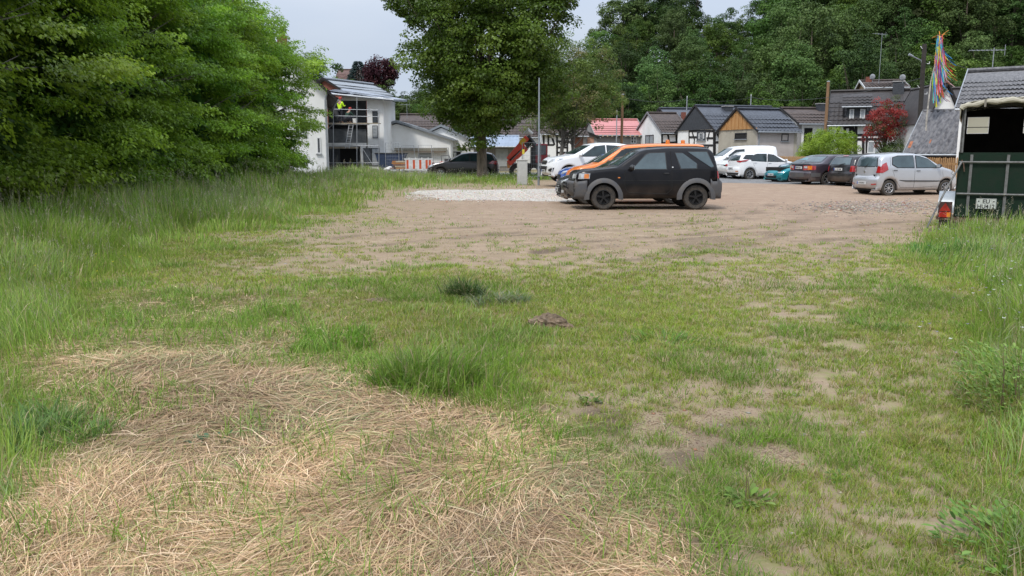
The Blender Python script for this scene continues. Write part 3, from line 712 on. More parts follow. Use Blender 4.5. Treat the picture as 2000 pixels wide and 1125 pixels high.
# the big linden in the middle of the verge
p = at(941, 330, 46); TX, TY = p.x, 46.0
t = thing('linden_tree', 'big dark green broadleaf tree with a thick trunk, standing in the verge', 'linden tree', (TX, TY, gzf(TX, TY)))
r = np.random.default_rng(11); A = Acc(); LP = [(.095, .17, .022), (.12, .205, .028), (.07, .13, .016), (.15, .235, .035)]
rf, C1 = clump_crown(780, 130, .15, (.2, 0, 7.6), (4.05, 4.0, 5.1), LP, r, (.45, 1.1), .5, .8, .25, .13, 4, .35); A.add(rf)
rf, C2 = clump_crown(130, 110, .135, (-.1, 0, 4.3), (2.9, 2.8, 1.4), LP, r, (.45, .8), .7, .8, .3, .12, 6, .4); A.add(rf)
rf, C3 = clump_crown(60, 110, .135, (-3.7, .3, 9.6), (1.5, 1.5, .9), LP, r, (.35, .6), .6, .8, .3, .1, 7, .4); A.add(rf)
rf, C4 = clump_crown(44, 110, .135, (3.9, -.3, 9.9), (1.2, 1.2, .9), LP, r, (.35, .6), .6, .8, .3, .1, 8, .4); A.add(rf)
rf, C5 = clump_crown(70, 110, .135, (3.4, -.3, 5.2), (1.5, 1.5, 1.6), LP, r, (.35, .7), .6, .8, .3, .1, 9, .4); A.add(rf)
A.build('crown', leaf_m, t)
b = MB(); b.tube([(0, 0, -.2), (.02, 0, .4), (.0, 0, 1.6), (-.03, 0, 3.2), (0, 0, 6), (.1, 0, 9.5)], [.42, .30, .26, .25, .18, .06], 12)
rr = random.Random(3); limbs(b, (0, 0, 2.4), np.concatenate([C1, C2, C3, C4, C5]), 46, .10, rr); b.build('trunk', bark, t, True)

# thinner brownish-green twin-stemmed tree behind the white car
p = at(1108, 320, 57); QX = p.x; t = thing('acacia_tree', 'thin twin stemmed olive green tree in front of the timbered houses', 'tree', (QX, 57, gzf(QX, 57)))
r = np.random.default_rng(12); A = Acc(); OP = [(.17, .25, .05), (.21, .29, .06), (.15, .22, .045), (.26, .24, .09), (.13, .20, .04)]
rf, C1 = clump_crown(360, 90, .12, (.4, 0, 6.0), (2.9, 2.6, 2.9), OP, r, (.4, .8), .6, .7, .2, .12, 4, .35); A.add(rf)
rf, C2 = clump_crown(45, 70, .11, (2.5, 0, 4.9), (1.5, 1.2, 1.5), OP[3:4]+OP[:2], r, (.3, .55), .6, .7, .2, .2, 5, .4); A.add(rf)
rf, C3 = clump_crown(50, 70, .12, (-1.0, 0, 3.6), (1.6, 1.2, .8), OP, r, (.3, .6), .6, .7, .2, .2, 6, .4); A.add(rf)
A.build('crown', leaf_m, t); b = MB(); CC = np.concatenate([C1, C2, C3])
b.tube([(-.45, 0, -.2), (-.42, 0, 1.2), (-.3, 0, 2.6), (.1, 0, 4.5)], [.17, .14, .12, .06], 9); b.tube([(.55, .1, -.2), (.42, .1, 1.2), (.3, 0, 2.6), (.9, 0, 4.6)], [.15, .12, .10, .05], 9)
rr = random.Random(4); limbs(b, (-.3, 0, 1.6), CC, 20, .06, rr); limbs(b, (.4, 0, 1.6), CC, 20, .06, rr); b.build('trunk', bark_g, t, True)

# round light-green bush behind the picket fence
def bushy(name, label, cat, px, py, Y, rx, ry, rz_, pal, nc, nl, ll, zc=None, trunk=None, seed=1, crad=(.3, .6), lm=None, group=None, inner=.4, wr=.5, hang=.5, lob=.08, flat=.8):
    p = at(px, py, Y); zc = zc if zc is not None else rz_*.9; z0 = gzf(p.x, Y)
    t = thing(name, label, cat, (p.x, Y, z0), 0, group); r = np.random.default_rng(seed)
    rf, C = clump_crown(nc, nl, ll, (0, 0, zc), (rx, ry, rz_), pal, r, crad, flat, wr, inner, lob, seed, hang); A = Acc(); A.add(rf); A.build('crown', lm or leaf_m, t)
    b = MB(); tr = trunk or .06
    b.tube([(0, 0, -.2), (.03, 0, zc*.5), (-.02, 0, zc)], [tr*1.2, tr, tr*.6], 7); limbs(b, (0, 0, zc*.3), C, 26, tr*.5, random.Random(seed)); b.build('trunk', bark, t, True); return t
bushy('bush', 'round bright lime green bush behind the picket fence', 'bush', 1618, 300, 53, 1.75, 1.6, 1.45, [(.30, .46, .05), (.36, .52, .06), (.24, .40, .04)], 260, 120, .13, 1.40, None, 21, (.25, .5), wr=.28, hang=1.0)
bushy('hawthorn_tree', 'small tree covered in crimson red blossom, before the big timbered house', 'hawthorn tree', 1726, 300, 51, 1.25, 1.2, 1.45, [(.33, .03, .05), (.42, .05, .07), (.26, .02, .035), (.36, .07, .08), (.10, .12, .04)], 150, 80, .075, 3.3, .09, 23, (.18, .38), inner=.15, wr=.8, lob=.18)
bushy('shrub', 'dark green wild shrub growing under the red hawthorn', 'shrub', 1742, 300, 50.5, .7, .6, .6, [(.09, .15, .04), (.14, .2, .06)], 46, 70, .09, 1.6, .05, 25, (.2, .4), inner=.2)

# ---------------------------------------------------------------- wooded hillside
FV = []
def far_variants():
    pals = [[(.06, .115, .02), (.08, .14, .025), (.05, .09, .017)], [(.08, .14, .035), (.095, .16, .04)], [(.11, .175, .025), (.13, .19, .03), (.08, .13, .022)], [(.045, .085, .022), (.055, .10, .025)], [(.11, .16, .045), (.085, .13, .035)], [(.075, .14, .022), (.11, .18, .03)]]
    for v in range(6):
        r = np.random.default_rng(50+v); A = Acc(); hh = [5.5, 6.5, 5.0, 7.0, 6.0, 5.2][v]; rx = [4.2, 3.7, 4.6, 3.8, 4.0, 4.4][v]
        rf, C = clump_crown(130, 105, .30, (0, 0, hh+2.2), (rx, rx, hh), pals[v], r, (.8, 1.6), .6, .85, .5, .24, v+3, .3); A.add(rf)
        cm = A.build('crown', leaf_far); b = MB(); b.tube([(0, 0, -3), (.1, 0, 2), (0, .1, hh), (0, 0, hh+5)], [.34, .28, .2, .05], 6); limbs(b, (0, 0, 2.5), C, 14, .12, random.Random(v))
        tm = b.build('trunk', bark, None, True); FV.append((cm.data, tm.data)); bpy.data.objects.remove(cm); bpy.data.objects.remove(tm)
far_variants()
ntree = [0]
def far_tree(x, y, sc, v, label, group, zs=1.0, name='forest_tree', z=None, cat='tree'):
    ntree[0] += 1
    t = thing(name, label, cat, (x, y, (gzf(x, y) if z is None else z)), random.uniform(0, 6.28), group); t.scale = (sc, sc, sc*zs)
    for nm, d in zip(('crown', 'trunk'), FV[v]):
        o = bpy.data.objects.new(nm, d); col.objects.link(o); o.parent = t
    return t
LB = 'broadleaf tree of the dark dense wood climbing the hill behind the village'
GR = 'trees of the wood on the hillside'
rows = [90, 95, 101, 108, 116, 125, 134, 143]
for i, yy in enumerate(rows):
    x = yy*(.02 if i > 2 else .05)+random.uniform(0, 3)
    while x < yy*.74:
        xx = x+random.uniform(-1.5, 1.5); y2 = yy+random.uniform(-2.5, 2.5); sc = random.uniform(.72, 1.15)*(1 if i > 2 else .68)*(1 if xx/y2 > .31 or i < 3 else .62 if xx/y2 > .10 else .46)
        far_tree(xx, y2, sc, random.randrange(6), LB, GR, random.uniform(.9, 1.15)); x += 6.8*(1 if i > 2 else .8)
LB2 = 'broadleaf tree of the low green wood on the rise behind the white buildings'
for i, yy in enumerate([90, 97, 105, 114, 124]):
    x = -yy*(.33)+random.uniform(0, 3)
    while x < yy*.05:
        far_tree(x+random.uniform(-1.5, 1.5), yy+random.uniform(-2, 2), random.uniform(.45, .62)*(1 if x > -16-.03*yy else .62), random.choice([0, 2, 5, 4]), LB2, 'trees on the low rise', random.uniform(.85, 1.05)); x += 5.2
for k, (px, py, Y, s, l) in enumerate([(1218, 30, 139, .9, 'tall open crowned tree on the crest of the hill, sky showing through it'), (1255, 12, 141, .95, 'tallest rounded tree on the left part of the hill crest'), (1335, 20, 143, .95, 'rounded tree right of the gap in the hill crest')]):
    p = at(px, py, Y); far_tree(p.x, Y, s, (4, 1, 3)[k], l, None)
# copper beech, small conifer, hedge block on the rise
p = at(742, 145, 112); bushy('copper_beech', 'round dark purple leaved tree beside the house on the rise', 'copper beech', 742, 145, 112, 2.1, 2.0, 1.9, [(.055, .018, .025), (.075, .025, .03), (.04, .012, .02)], 120, 60, .26, p.z-gzf(p.x, 112), .2, 31, (.5, .9), leaf_far, inner=.4, wr=.8)
p = at(700, 140, 118); zc = p.z-gzf(p.x, 118)
t = thing('blue_spruce', 'small blue grey conifer behind the roof on the rise', 'spruce', (p.x, 118, gzf(p.x, 118))); r = np.random.default_rng(5); n = 2600; hh = r.random(n); rad = (1-hh)*2.6*r.random(n)**.4+.1; a = r.uniform(0, 6.28, n)
A = Acc(); P_ = np.stack([np.cos(a)*rad, np.sin(a)*rad, zc-3+hh*4.4-.15*rad], -1); D_ = unit(np.stack([np.cos(a), np.sin(a), np.full(n, -.1)], -1)); A.add(leaves(P_, D_, unit(r.normal(0, .3, (n, 3))+[0, 0, 1]), r.uniform(.3, .7, n), .35, pick([(.10, .15, .14), (.13, .18, .17)], n)))
A.build('crown', leaf_far, t); MB().tube([(0, 0, 0), (0, 0, zc+1)], [.2, .05], 6).build('trunk', bark, t)
for k, (px, py, Y, s, l) in enumerate([(662, 190, 96, .50, 'light green tree left of the brown roof on the rise'), (648, 185, 88, .45, 'yellowish green tree above the scaffolded extension'), (598, 160, 80, .55, 'young green tree rising behind the gable of the big white house')]):
    p = at(px, py, Y); far_tree(p.x, Y, s, (5, 2, 5)[k], l, None, z=p.z-s*9)
# wild bushes at the wood's edge behind the roofs
for k in range(16):
    Y = 86+random.uniform(-1, 3); px = 1180+k*55+random.uniform(-10, 10); p = at(px, 300, Y)
    far_tree(p.x, Y, random.uniform(.26, .40), random.choice([2, 5, 4, 0]), 'low leafy tree at the foot of the wooded hill, just behind the village roofs', 'low trees along the foot of the wood', .9, 'young_tree', gzf(p.x, Y)-.8)
# ================================================================ VEHICLES
def paint(name, c, metal=.25, rough=.32, dirt=(.28, .22, .17), dirty=.5, coat=.5, spec=.5):
    m = bpy.data.materials.new(name); m.use_nodes = True; N = m.node_tree.nodes; L = m.node_tree.links; b = N['Principled BSDF']
    b.inputs['Metallic'].default_value = metal; b.inputs['Coat Weight'].default_value = coat; b.inputs['Specular IOR Level'].default_value = spec; b.inputs['Coat Roughness'].default_value = .12
    tc = N.new('ShaderNodeTexCoord'); n = N.new('ShaderNodeTexNoise'); n.inputs['Scale'].default_value = 3.5; n.inputs['Detail'].default_value = 7; L.new(tc.outputs['Object'], n.inputs['Vector'])
    sx = N.new('ShaderNodeSeparateXYZ'); L.new(tc.outputs['Object'], sx.inputs[0])
    mr = N.new('ShaderNodeMapRange'); mr.inputs[1].default_value = .75; mr.inputs[2].default_value = .28; mr.inputs[3].default_value = 0; mr.inputs[4].default_value = dirty; L.new(sx.outputs['Z'], mr.inputs[0])
    mu = N.new('ShaderNodeMath'); mu.operation = 'MULTIPLY_ADD'; mu.inputs[2].default_value = .0; L.new(mr.outputs[0], mu.inputs[0])
    mr2 = N.new('ShaderNodeMapRange'); mr2.inputs[1].default_value = .3; mr2.inputs[2].default_value = .7; mr2.inputs[4].default_value = 1.5; L.new(n.outputs['Fac'], mr2.inputs[0]); L.new(mr2.outputs[0], mu.inputs[1])
    ad = N.new('ShaderNodeMath'); ad.operation = 'MULTIPLY_ADD'; ad.inputs[1].default_value = .10*dirty; L.new(mr2.outputs[0], ad.inputs[0]); L.new(mu.outputs[0], ad.inputs[2])
    mx = N.new('ShaderNodeMix'); mx.data_type = 'RGBA'; mx.inputs[6].default_value = (*c, 1); mx.inputs[7].default_value = (*dirt, 1); L.new(ad.outputs[0], mx.inputs[0]); L.new(mx.outputs[2], b.inputs['Base Color'])
    mr3 = N.new('ShaderNodeMapRange'); mr3.inputs[3].default_value = rough; mr3.inputs[4].default_value = .8; L.new(ad.outputs[0], mr3.inputs[0]); L.new(mr3.outputs[0], b.inputs['Roughness'])
    return m
rubber = mat('rubber', (.03, .028, .026), .85, 0, .3, 12, .3, c2=(.07, .058, .045))
plastic = mat('black_plastic', (.022, .022, .023), .5, 0, .2, 8)
greyplastic = mat('grey_cladding', (.065, .067, .074), .62, 0, .15, 5, c2=(.09, .082, .075))
glass_m = mat('car_glass', (.022, .042, .046), .06, 0, .1, 2, spec=.6, c2=(.010, .016, .018))
glass_l = mat('car_glass_light', (.085, .125, .14), .06, 0, .1, .8, spec=.7, c2=(.04, .06, .07))
alloy = mat('alloy', (.55, .55, .56), .3, .85, .1, 6); blackrim = mat('black_rim', (.02, .02, .021), .35, .3, .2, 6)
lamp_c = mat('lamp_clear', (.62, .64, .66), .12, .4, .2, 9, spec=.8); lamp_r = mat('lamp_red', (.42, .012, .015), .15, 0, .2, 9, spec=.8, coat=1); lamp_o = mat('lamp_orange', (.75, .22, .02), .18, 0, .2, 9, coat=1)
plate_m = mat('plate_white', (.62, .63, .62), .4, 0, .05, 30); plate_b = mat('plate_blue', (.03, .08, .4), .4, 0, .05, 5); under_m = mat('underbody', (.012, .012, .012), .9)
chrome = mat('chrome', (.7, .7, .7), .15, 1, .05, 5)

def smooth_profile(pts, step=.055):
    P = [Vector((x, 0, z)) for x, z in pts]; out_ = []
    for i in range(len(P)-1):
        a = P[max(i-1, 0)]; b = P[i]; c = P[i+1]; d = P[min(i+2, len(P)-1)]; n = max(2, int((c-b).length/step)); k = .30
        m0 = (c-a)*.5; m1 = (d-b)*.5; L_ = (c-b).length; m0 = m0.normalized()*L_*k*2 if m0.length else m0; m1 = m1.normalized()*L_*k*2 if m1.length else m1
        for j in range(n):
            t = j/n; h = (2*t**3-3*t*t+1)*b+(t**3-2*t*t+t)*m0*.6+(-2*t**3+3*t*t)*c+(t**3-t*t)*m1*.6; out_.append((h.x, h.z))
    out_.append(pts[-1]); return out_

def make_car(name, label, cat, loc, heading, group, prof, W, belt, wb, body_m, wheel_r=.31, arch=.37, sill=.25, tumble=.30, rim='alloy', split=None, gap=.009, wtrack=None, spokes=7, rimr=.62, corner=.20):
    """prof: centre silhouette, front bumper bottom -> over the roof -> rear bumper bottom; +x is forward; wb = (front axle x, rear axle x)"""
    root = thing(name, label, cat, loc, heading, group)
    S_ = smooth_profile(prof); xs_ = [p[0] for p in S_]; xf, xr = max(xs_), min(xs_); hw = W/2
    bx = [p[0] for p in belt]; bz = [p[1] for p in belt]
    o_ = sorted(range(len(bx)), key=lambda i: bx[i]); bx = [bx[i] for i in o_]; bz = [bz[i] for i in o_]
    def plan(x):
        e = max((x-(xf-.55))/.55, ((xr+.5)-x)/.5, 0); return hw*(1-.10*e**2.2-.012*((x-(xf+xr)/2)/((xf-xr)/2))**2)
    NS = 11; rows_ = []
    for i, (x, T) in enumerate(S_):
        w_ = plan(x); B = float(np.interp(x, bx, bz)); Sh = min(B, T-.012); zb = sill
        for ax in wb:
            d = abs(x-ax)
            if d < arch: zb = max(zb, wheel_r+math.sqrt(arch*arch-d*d))
        ends = min(abs(x-xf), abs(x-xr)); zb = min(zb, Sh-.02); Sh = max(Sh, zb+.015) if T > zb+.03 else min(Sh, T)
        zb = min(zb, T); hh = max(T-Sh, 0)
        row = [(w_*.72, zb+.01), (w_*.955, zb)]
        for k in range(1, 8):
            t = k/7; z = zb+t*(Sh-zb); q = (z-sill)/max(B-sill, .1); bul = 1-.045*max(0, 1-q*2.2)**2-.02*q**3; row.append((w_*bul, z))
        wt = max(w_*.98-tumble*hh, w_*.55); rc = min(.075, hh*.45)
        for k in range(1, 6): t = k/5; row.append((w_*.98+(wt-w_*.98)*t, Sh+(hh-rc)*t))
        row += [(wt-.012-rc*.25, Sh+hh-rc*.45), (wt-.03-rc*.9, Sh+hh-rc*.1), (wt*.72, Sh+hh+.008*min(1, hh*4)), (wt*.4, Sh+hh+.02*min(1, hh*4)+.004), (0, Sh+hh+.026*min(1, hh*4)+.005)]
        rows_.append((x, row))
    m_ = len(rows_[0][1]); V = []; 
    for i, (x, row) in enumerate(rows_):
        ef = float(sstep(xf-.5, xf, x)); er = float(sstep(xr+.45, xr, x)) if True else 0
        for side in (1, -1):
            rr_ = row if side == 1 else row[::-1]
            for (y, z) in (row if side == 1 else row[-2::-1]):
                q = (abs(y)/hw)**3.0; V.append((x-corner*ef*q+corner*.8*er*q, side*y, z))
    n_ = 2*m_-1; Fs = []
    for i in range(len(rows_)-1):
        for k in range(n_-1):
            Fs.append((i*n_+k, (i+1)*n_+k, (i+1)*n_+k+1, i*n_+k+1))
    parts = {}
    for f in Fs:
        c = sum((Vector(V[k]) for k in f), Vector())/4
        nm = split(c) if split else None; parts.setdefault(nm, []).append(f)
    def sub(nm, fs, m, off=0):
        used = sorted({k for f in fs for k in f}); mp_ = {k: i for i, k in enumerate(used)}; me = bpy.data.meshes.new(nm)
        me.from_pydata([V[k] for k in used], [], [tuple(mp_[k] for k in f) for f in fs]); me.polygons.foreach_set('use_smooth', [True]*len(fs)); me.materials.append(m); me.update()
        ob = bpy.data.objects.new(nm, me); col.objects.link(ob); ob.parent = root
        so_ = ob.modifiers.new('s', 'SOLIDIFY'); so_.thickness = .02+off; so_.offset = 1 if off else -1
        return ob
    for nm, fs in parts.items():
        if nm is None: sub('body', fs, body_m)
        else: sub(nm[0], fs, nm[1], .012)
    bvh = BVHTree.FromPolygons([Vector(v) for v in V], Fs)
    # near-black underbody fills the floor and stands for shade inside the wheel wells
    b = MB(); b.box(xr+.12, xf-.12, -hw*.70, hw*.70, sill-.03, .78); b.box(wb[1]+arch+.02, wb[0]-arch-.02, -hw*.93, hw*.93, sill-.01, .6); b.build('underbody', under_m, root)
    def patch(nm, poly, d, m, off=.006, cuts=3, parent=None, both=False, thick=0, label=None):
        """lay a polygon on the body, seen from direction d ('l','r','f','b','t'); poly in (x,z) / (y,z) / (x,y)"""
        import bmesh
        outs = []
        for dd in ((d, 'r') if both and d == 'l' else (d,)):
            bm = bmesh.new()
            mapf = {'l': lambda a, c: (Vector((a, 3, c)), Vector((0, -1, 0))), 'r': lambda a, c: (Vector((a, -3, c)), Vector((0, 1, 0))), 'f': lambda a, c: (Vector((4, a, c)), Vector((-1, 0, 0))), 'b': lambda a, c: (Vector((-4, a, c)), Vector((1, 0, 0))), 't': lambda a, c: (Vector((a, c, 4)), Vector((0, 0, -1)))}[dd]
            vs = [bm.verts.new((a, c, 0)) for a, c in poly]; bm.faces.new(vs)
            bmesh.ops.triangulate(bm, faces=bm.faces[:]); bmesh.ops.subdivide_edges(bm, edges=bm.edges[:], cuts=cuts, use_grid_fill=True)
            for v in bm.verts:
                o0, dr = mapf(v.co.x, v.co.y); h = bvh.ray_cast(o0, dr)
                if h[0] is None: h = bvh.find_nearest(o0+dr*2.2)
                nrm = h[1] if h[1].dot(dr) < 0 else -h[1]; v.co = h[0]+nrm*off*.5-dr*off
            bmesh.ops.recalc_face_normals(bm, faces=bm.faces[:])
            me = bpy.data.meshes.new(nm); bm.to_mesh(me); bm.free(); me.polygons.foreach_set('use_smooth', [True]*len(me.polygons)); me.materials.append(m)
            ob = bpy.data.objects.new(nm, me); col.objects.link(ob); ob.parent = parent or root
            if label: ob['label'] = label
            outs.append(ob)
        return outs
    def pt(a, c, dd='l', off=0):
        o0, dr = {'l': (Vector((a, 3, c)), Vector((0, -1, 0))), 'r': (Vector((a, -3, c)), Vector((0, 1, 0))), 'f': (Vector((4, a, c)), Vector((-1, 0, 0))), 'b': (Vector((-4, a, c)), Vector((1, 0, 0)))}[dd]
        h = bvh.ray_cast(o0, dr); q = h[0] if h[0] is not None else bvh.find_nearest(o0+dr*2.2)[0]; return q-dr*off
    def grow(poly, k):
        cx = sum(p[0] for p in poly)/len(poly); cz = sum(p[1] for p in poly)/len(poly)
        return [(x+k*(1 if x > cx else -1), z+k*(1 if z > cz else -1)) for x, z in poly]
    def window(poly, d='l', m=glass_m, nm='side_window', both=True, seal=.022):
        outs = patch(nm, poly, d, m, .011, both=both)
        patch('window_seal', grow(poly, seal), d, plastic, .005, both=both, parent=None)
        return outs
    def seam(pts, dd='l', both=True, w_=gap, m=under_m, nm='panel_gap'):
        for d in ((dd, 'r') if both and dd == 'l' else (dd,)):
            b = MB()
            for (a, c), (a2, c2) in zip(pts[:-1], pts[1:]):
                n = max(1, int(math.hypot(a2-a, c2-c)/.12)); q = [pt(a+(a2-a)*i/n, c+(c2-c)*i/n, d, .001) for i in range(n+1)]
                b.tube(q, w_/2, 4)
            b.build(nm, m, root)
    def handle(a, c, m=plastic, both=True):
        for d in (('l', 'r') if both else ('l',)):
            q = pt(a, c, d); s = 1 if d == 'l' else -1; b = MB(); b.tube([q+Vector((.075, 0, 0)), q+Vector((.055, s*.028, .002)), q+Vector((-.055, s*.028, .002)), q+Vector((-.075, 0, 0))], [.012, .014, .014, .012], 6); b.build('door_handle', m, root, True)
    def mirror(a, c, m=plastic, s=1.0):
        for d in ('l', 'r'):
            sg_ = 1 if d == 'l' else -1; q = pt(a, c, d); b = MB()
            prof_ = [(.0, -.055), (.05, -.05), (.085, -.02), (.095, .02), (.07, .06), (.0, .065)]
            cx = q+Vector((.0, sg_*.13*s, .03)); vs = []; 
            import bmesh
            bm = bmesh.new(); bmesh.ops.create_icosphere(bm, subdivisions=2, radius=1); 
            for v in bm.verts: v.co = Vector((v.co.x*.085*s if v.co.x > 0 else v.co.x*.03*s, v.co.y*.115*s, v.co.z*.078*s))+cx
            me = bpy.data.meshes.new('mirror'); bm.to_mesh(me); bm.free(); me.polygons.foreach_set('use_smooth', [True]*len(me.polygons)); me.materials.append(m); ob = bpy.data.objects.new('mirror', me); col.objects.link(ob); ob.parent = root
            MB().tube([q-Vector((0, sg_*.02, .0)), cx+Vector((0, 0, -.03))], [.02, .025], 6).build('mirror_arm', plastic, ob)
            MB().box(cx.x-.034*s, cx.x-.03*s, cx.y-.09*s, cx.y+.09*s, cx.z-.055*s, cx.z+.055*s).build('mirror_glass', lamp_c, ob)
    def plate(d, c, w_=.52, h=.11, z=None, blue=True):
        x_ = {'f': xf+.012, 'b': xr-.012}[d]; s = 1 if d == 'f' else -1; q = pt(c, z, d, .012); x_ = q.x
        o = MB().box(min(x_, x_+s*.012), max(x_, x_+s*.012), c-w_/2, c+w_/2, z-h/2, z+h/2).build('licence_plate', plate_m, root)
        b = MB(); rp = random.Random(int(abs(loc[0])*100)); y = c-w_*.36
        while y < c+w_*.4:     # unreadable dark characters, as blurred in the photo
            cw = w_*.075; b.box(min(x_+s*.012, x_+s*.0145), max(x_+s*.012, x_+s*.0145), y, y+cw*rp.choice([.25, .7, .7]), z-h*.28, z+h*.28); y += cw*rp.choice([1.0, 1.0, 1.6])
        b.build('characters', plastic, o)
        if blue:
            y0 = c-s*w_/2; y1 = y0+s*.045; MB().box(min(x_+s*.012, x_+s*.014), max(x_+s*.012, x_+s*.014), min(y0, y1), max(y0, y1), z-h/2+.004, z+h/2-.004).build('blue_strip', plate_b, o)
    # wheels
    for ax in wb:
        for sg_ in (1, -1):
            yo = sg_*(hw-.045); r = wheel_r; tw = .2; b = MB()
            pr = [(r*rimr*.97, -tw/2+.015), (r*.88, -tw/2), (r*.965, -tw/2+.02), (r, -tw/2+.05), (r, tw/2-.05), (r*.965, tw/2-.02), (r*.88, tw/2), (r*rimr*.97, tw/2-.015)]
            n = 36; vs = []; 
            for k in range(n):
                a = 2*math.pi*k/n
                for rr_, h in pr: vs.append((rr_*math.cos(a), h, rr_*math.sin(a)))
            M = len(pr); b.add(vs, [(k*M+i, ((k+1) % n)*M+i, ((k+1) % n)*M+(i+1) % M, k*M+(i+1) % M) for k in range(n) for i in range(M)])
            wh = b.build('wheel', rubber, root, True); wh.location = (ax, yo-sg_*tw/2, r); 
            rm = {'alloy': alloy, 'black': blackrim}[rim]; b = MB(); R_ = r*rimr; y0 = sg_*(tw/2-.035)
            b.prism([(R_*.98*math.cos(2*math.pi*k/28), R_*.98*math.sin(2*math.pi*k/28)) for k in range(28)], lambda a, c, t: (a, t, c), y0-sg_*.05, y0-sg_*.04)
            bk = b.build('dark_backing', under_m, wh)  # near-black disc standing for the shaded space behind the spokes
            b = MB(); ring = []
            for k in range(28):
                a = 2*math.pi*k/28
                for rr_, h in ((R_*.99, .0), (R_*.99, .03), (R_*.93, .032), (R_*.86, .012), (R_*.88, .0)): ring.append((rr_*math.cos(a), y0+sg_*h, rr_*math.sin(a)))
            b.add(ring, [(k*5+i, ((k+1) % 28)*5+i, ((k+1) % 28)*5+(i+1) % 5, k*5+(i+1) % 5) for k in range(28) for i in range(5)])
            for k in range(spokes):
                a = 2*math.pi*k/spokes+.2; da = 2.05/spokes; ri, ro = R_*.18, R_*.9
                poly = [(ri, -da*1.0), (ro, -da*.42), (ro, da*.42), (ri, da*1.0)]; f0 = [(r2*math.cos(a+q), r2*math.sin(a+q)) for r2, q in poly]
                b.prism(f0, lambda u, v, t: (u, t, v), y0-sg_*.012, y0+sg_*.014)
            b.prism([(R_*.24*math.cos(2*math.pi*k/14), R_*.24*math.sin(2*math.pi*k/14)) for k in range(14)], lambda u, v, t: (u, t, v), y0, y0+sg_*.022)
            b.build('rim', rm, wh, False)
    class C: pass
    c = C(); c.root = root; c.patch = patch; c.window = window; c.seam = seam; c.handle = handle; c.mirror = mirror; c.plate = plate; c.pt = pt; c.xf = xf; c.xr = xr; c.hw = hw
    return c
def windscreen(c, x0z, z1, w0, w1, d='f', m=glass_m, nm='windscreen'):
    c.patch(nm, [(-w0, x0z), (w0, x0z), (w1, z1), (-w1, z1)], d, m, .010, 5); c.patch('window_seal', [(-w0-.02, x0z-.025), (w0+.02, x0z-.025), (w1+.02, z1+.025), (-w1-.02, z1+.025)], d, plastic, .004, 5)
def put(px, py, dx=0, dy=0):
    p = gp(px, py, .12 if py < 372 else 0.0); return p
GRP = 'cars parked side by side on the left of the yard'; GRP2 = 'cars parked along the far right lane'

# ---- black two-door off-roader (nearest)
p = gp(1265.5, 410); LOC = (p.x+.02, p.y+.86, 0)
gc = greyplastic
def split_f(c):
    if c.z < .80 and c.x > 1.30+.45 and abs(c.x-1.28) > .36: return ('front_bumper', gc)
    if c.z < .80 and c.x < -1.28-.40: return ('rear_bumper', gc)
    
c = make_car('off_road_car', 'matt black two door off road car with grey bumpers and black wheels', 'car', LOC, R(181.5), GRP,
    [(2.06, .36), (2.18, .50), (2.20, .72), (2.14, .84), (2.10, 1.0), (1.98, 1.065), (1.5, 1.11), (1.10, 1.15), (.92, 1.18), (.30, 1.60), (.12, 1.655), (-.5, 1.70), (-1.2, 1.70), (-1.62, 1.68), (-1.76, 1.58), (-1.92, 1.16), (-1.985, .95), (-2.0, .80), (-2.06, .74), (-2.06, .50), (-1.98, .37)],
    1.81, [(2.2, .95), (1.0, 1.09), (0, 1.09), (-2.0, 1.13)], (1.278, -1.278), paint('black_paint', (.004, .004, .006), .0, .33, dirt=(.11, .08, .06), dirty=.26, coat=.35, spec=.15), .345, .415, .33, .27, 'black', split_f, spokes=5, rimr=.60, corner=.16, gap=.016)
c.window([(.50, 1.12), (.12, 1.50), (.02, 1.545), (-.40, 1.555), (-.43, 1.12)], m=glass_l)
c.window([(-.69, 1.55), (-.90, 1.545), (-1.27, 1.27), (-1.26, 1.14), (-.84, 1.13)], m=glass_l)
c.window([(-1.04, 1.58), (-1.56, 1.58), (-1.74, 1.19), (-1.66, 1.165)], m=glass_l)
windscreen(c, 1.21, 1.56, .70, .60, m=glass_l); windscreen(c, 1.20, 1.56, .66, .56, 'b', nm='rear_window')  # paler windscreen glass colour stands for its bright reflection
c.seam([(.70, 1.08), (.70, .62), (.60, .47), (-.46, .44), (-.60, .58), (-.56, 1.60)]); c.seam([(.75, .80), (-1.25, .80)]); c.seam([(1.55, 1.06), (1.1, 1.11), (.74, 1.10)])
c.seam([(-.60, 1.10), (-1.90, 1.12)])
c.handle(-.43, 1.00); c.mirror(.52, 1.13, plastic, 1.1)
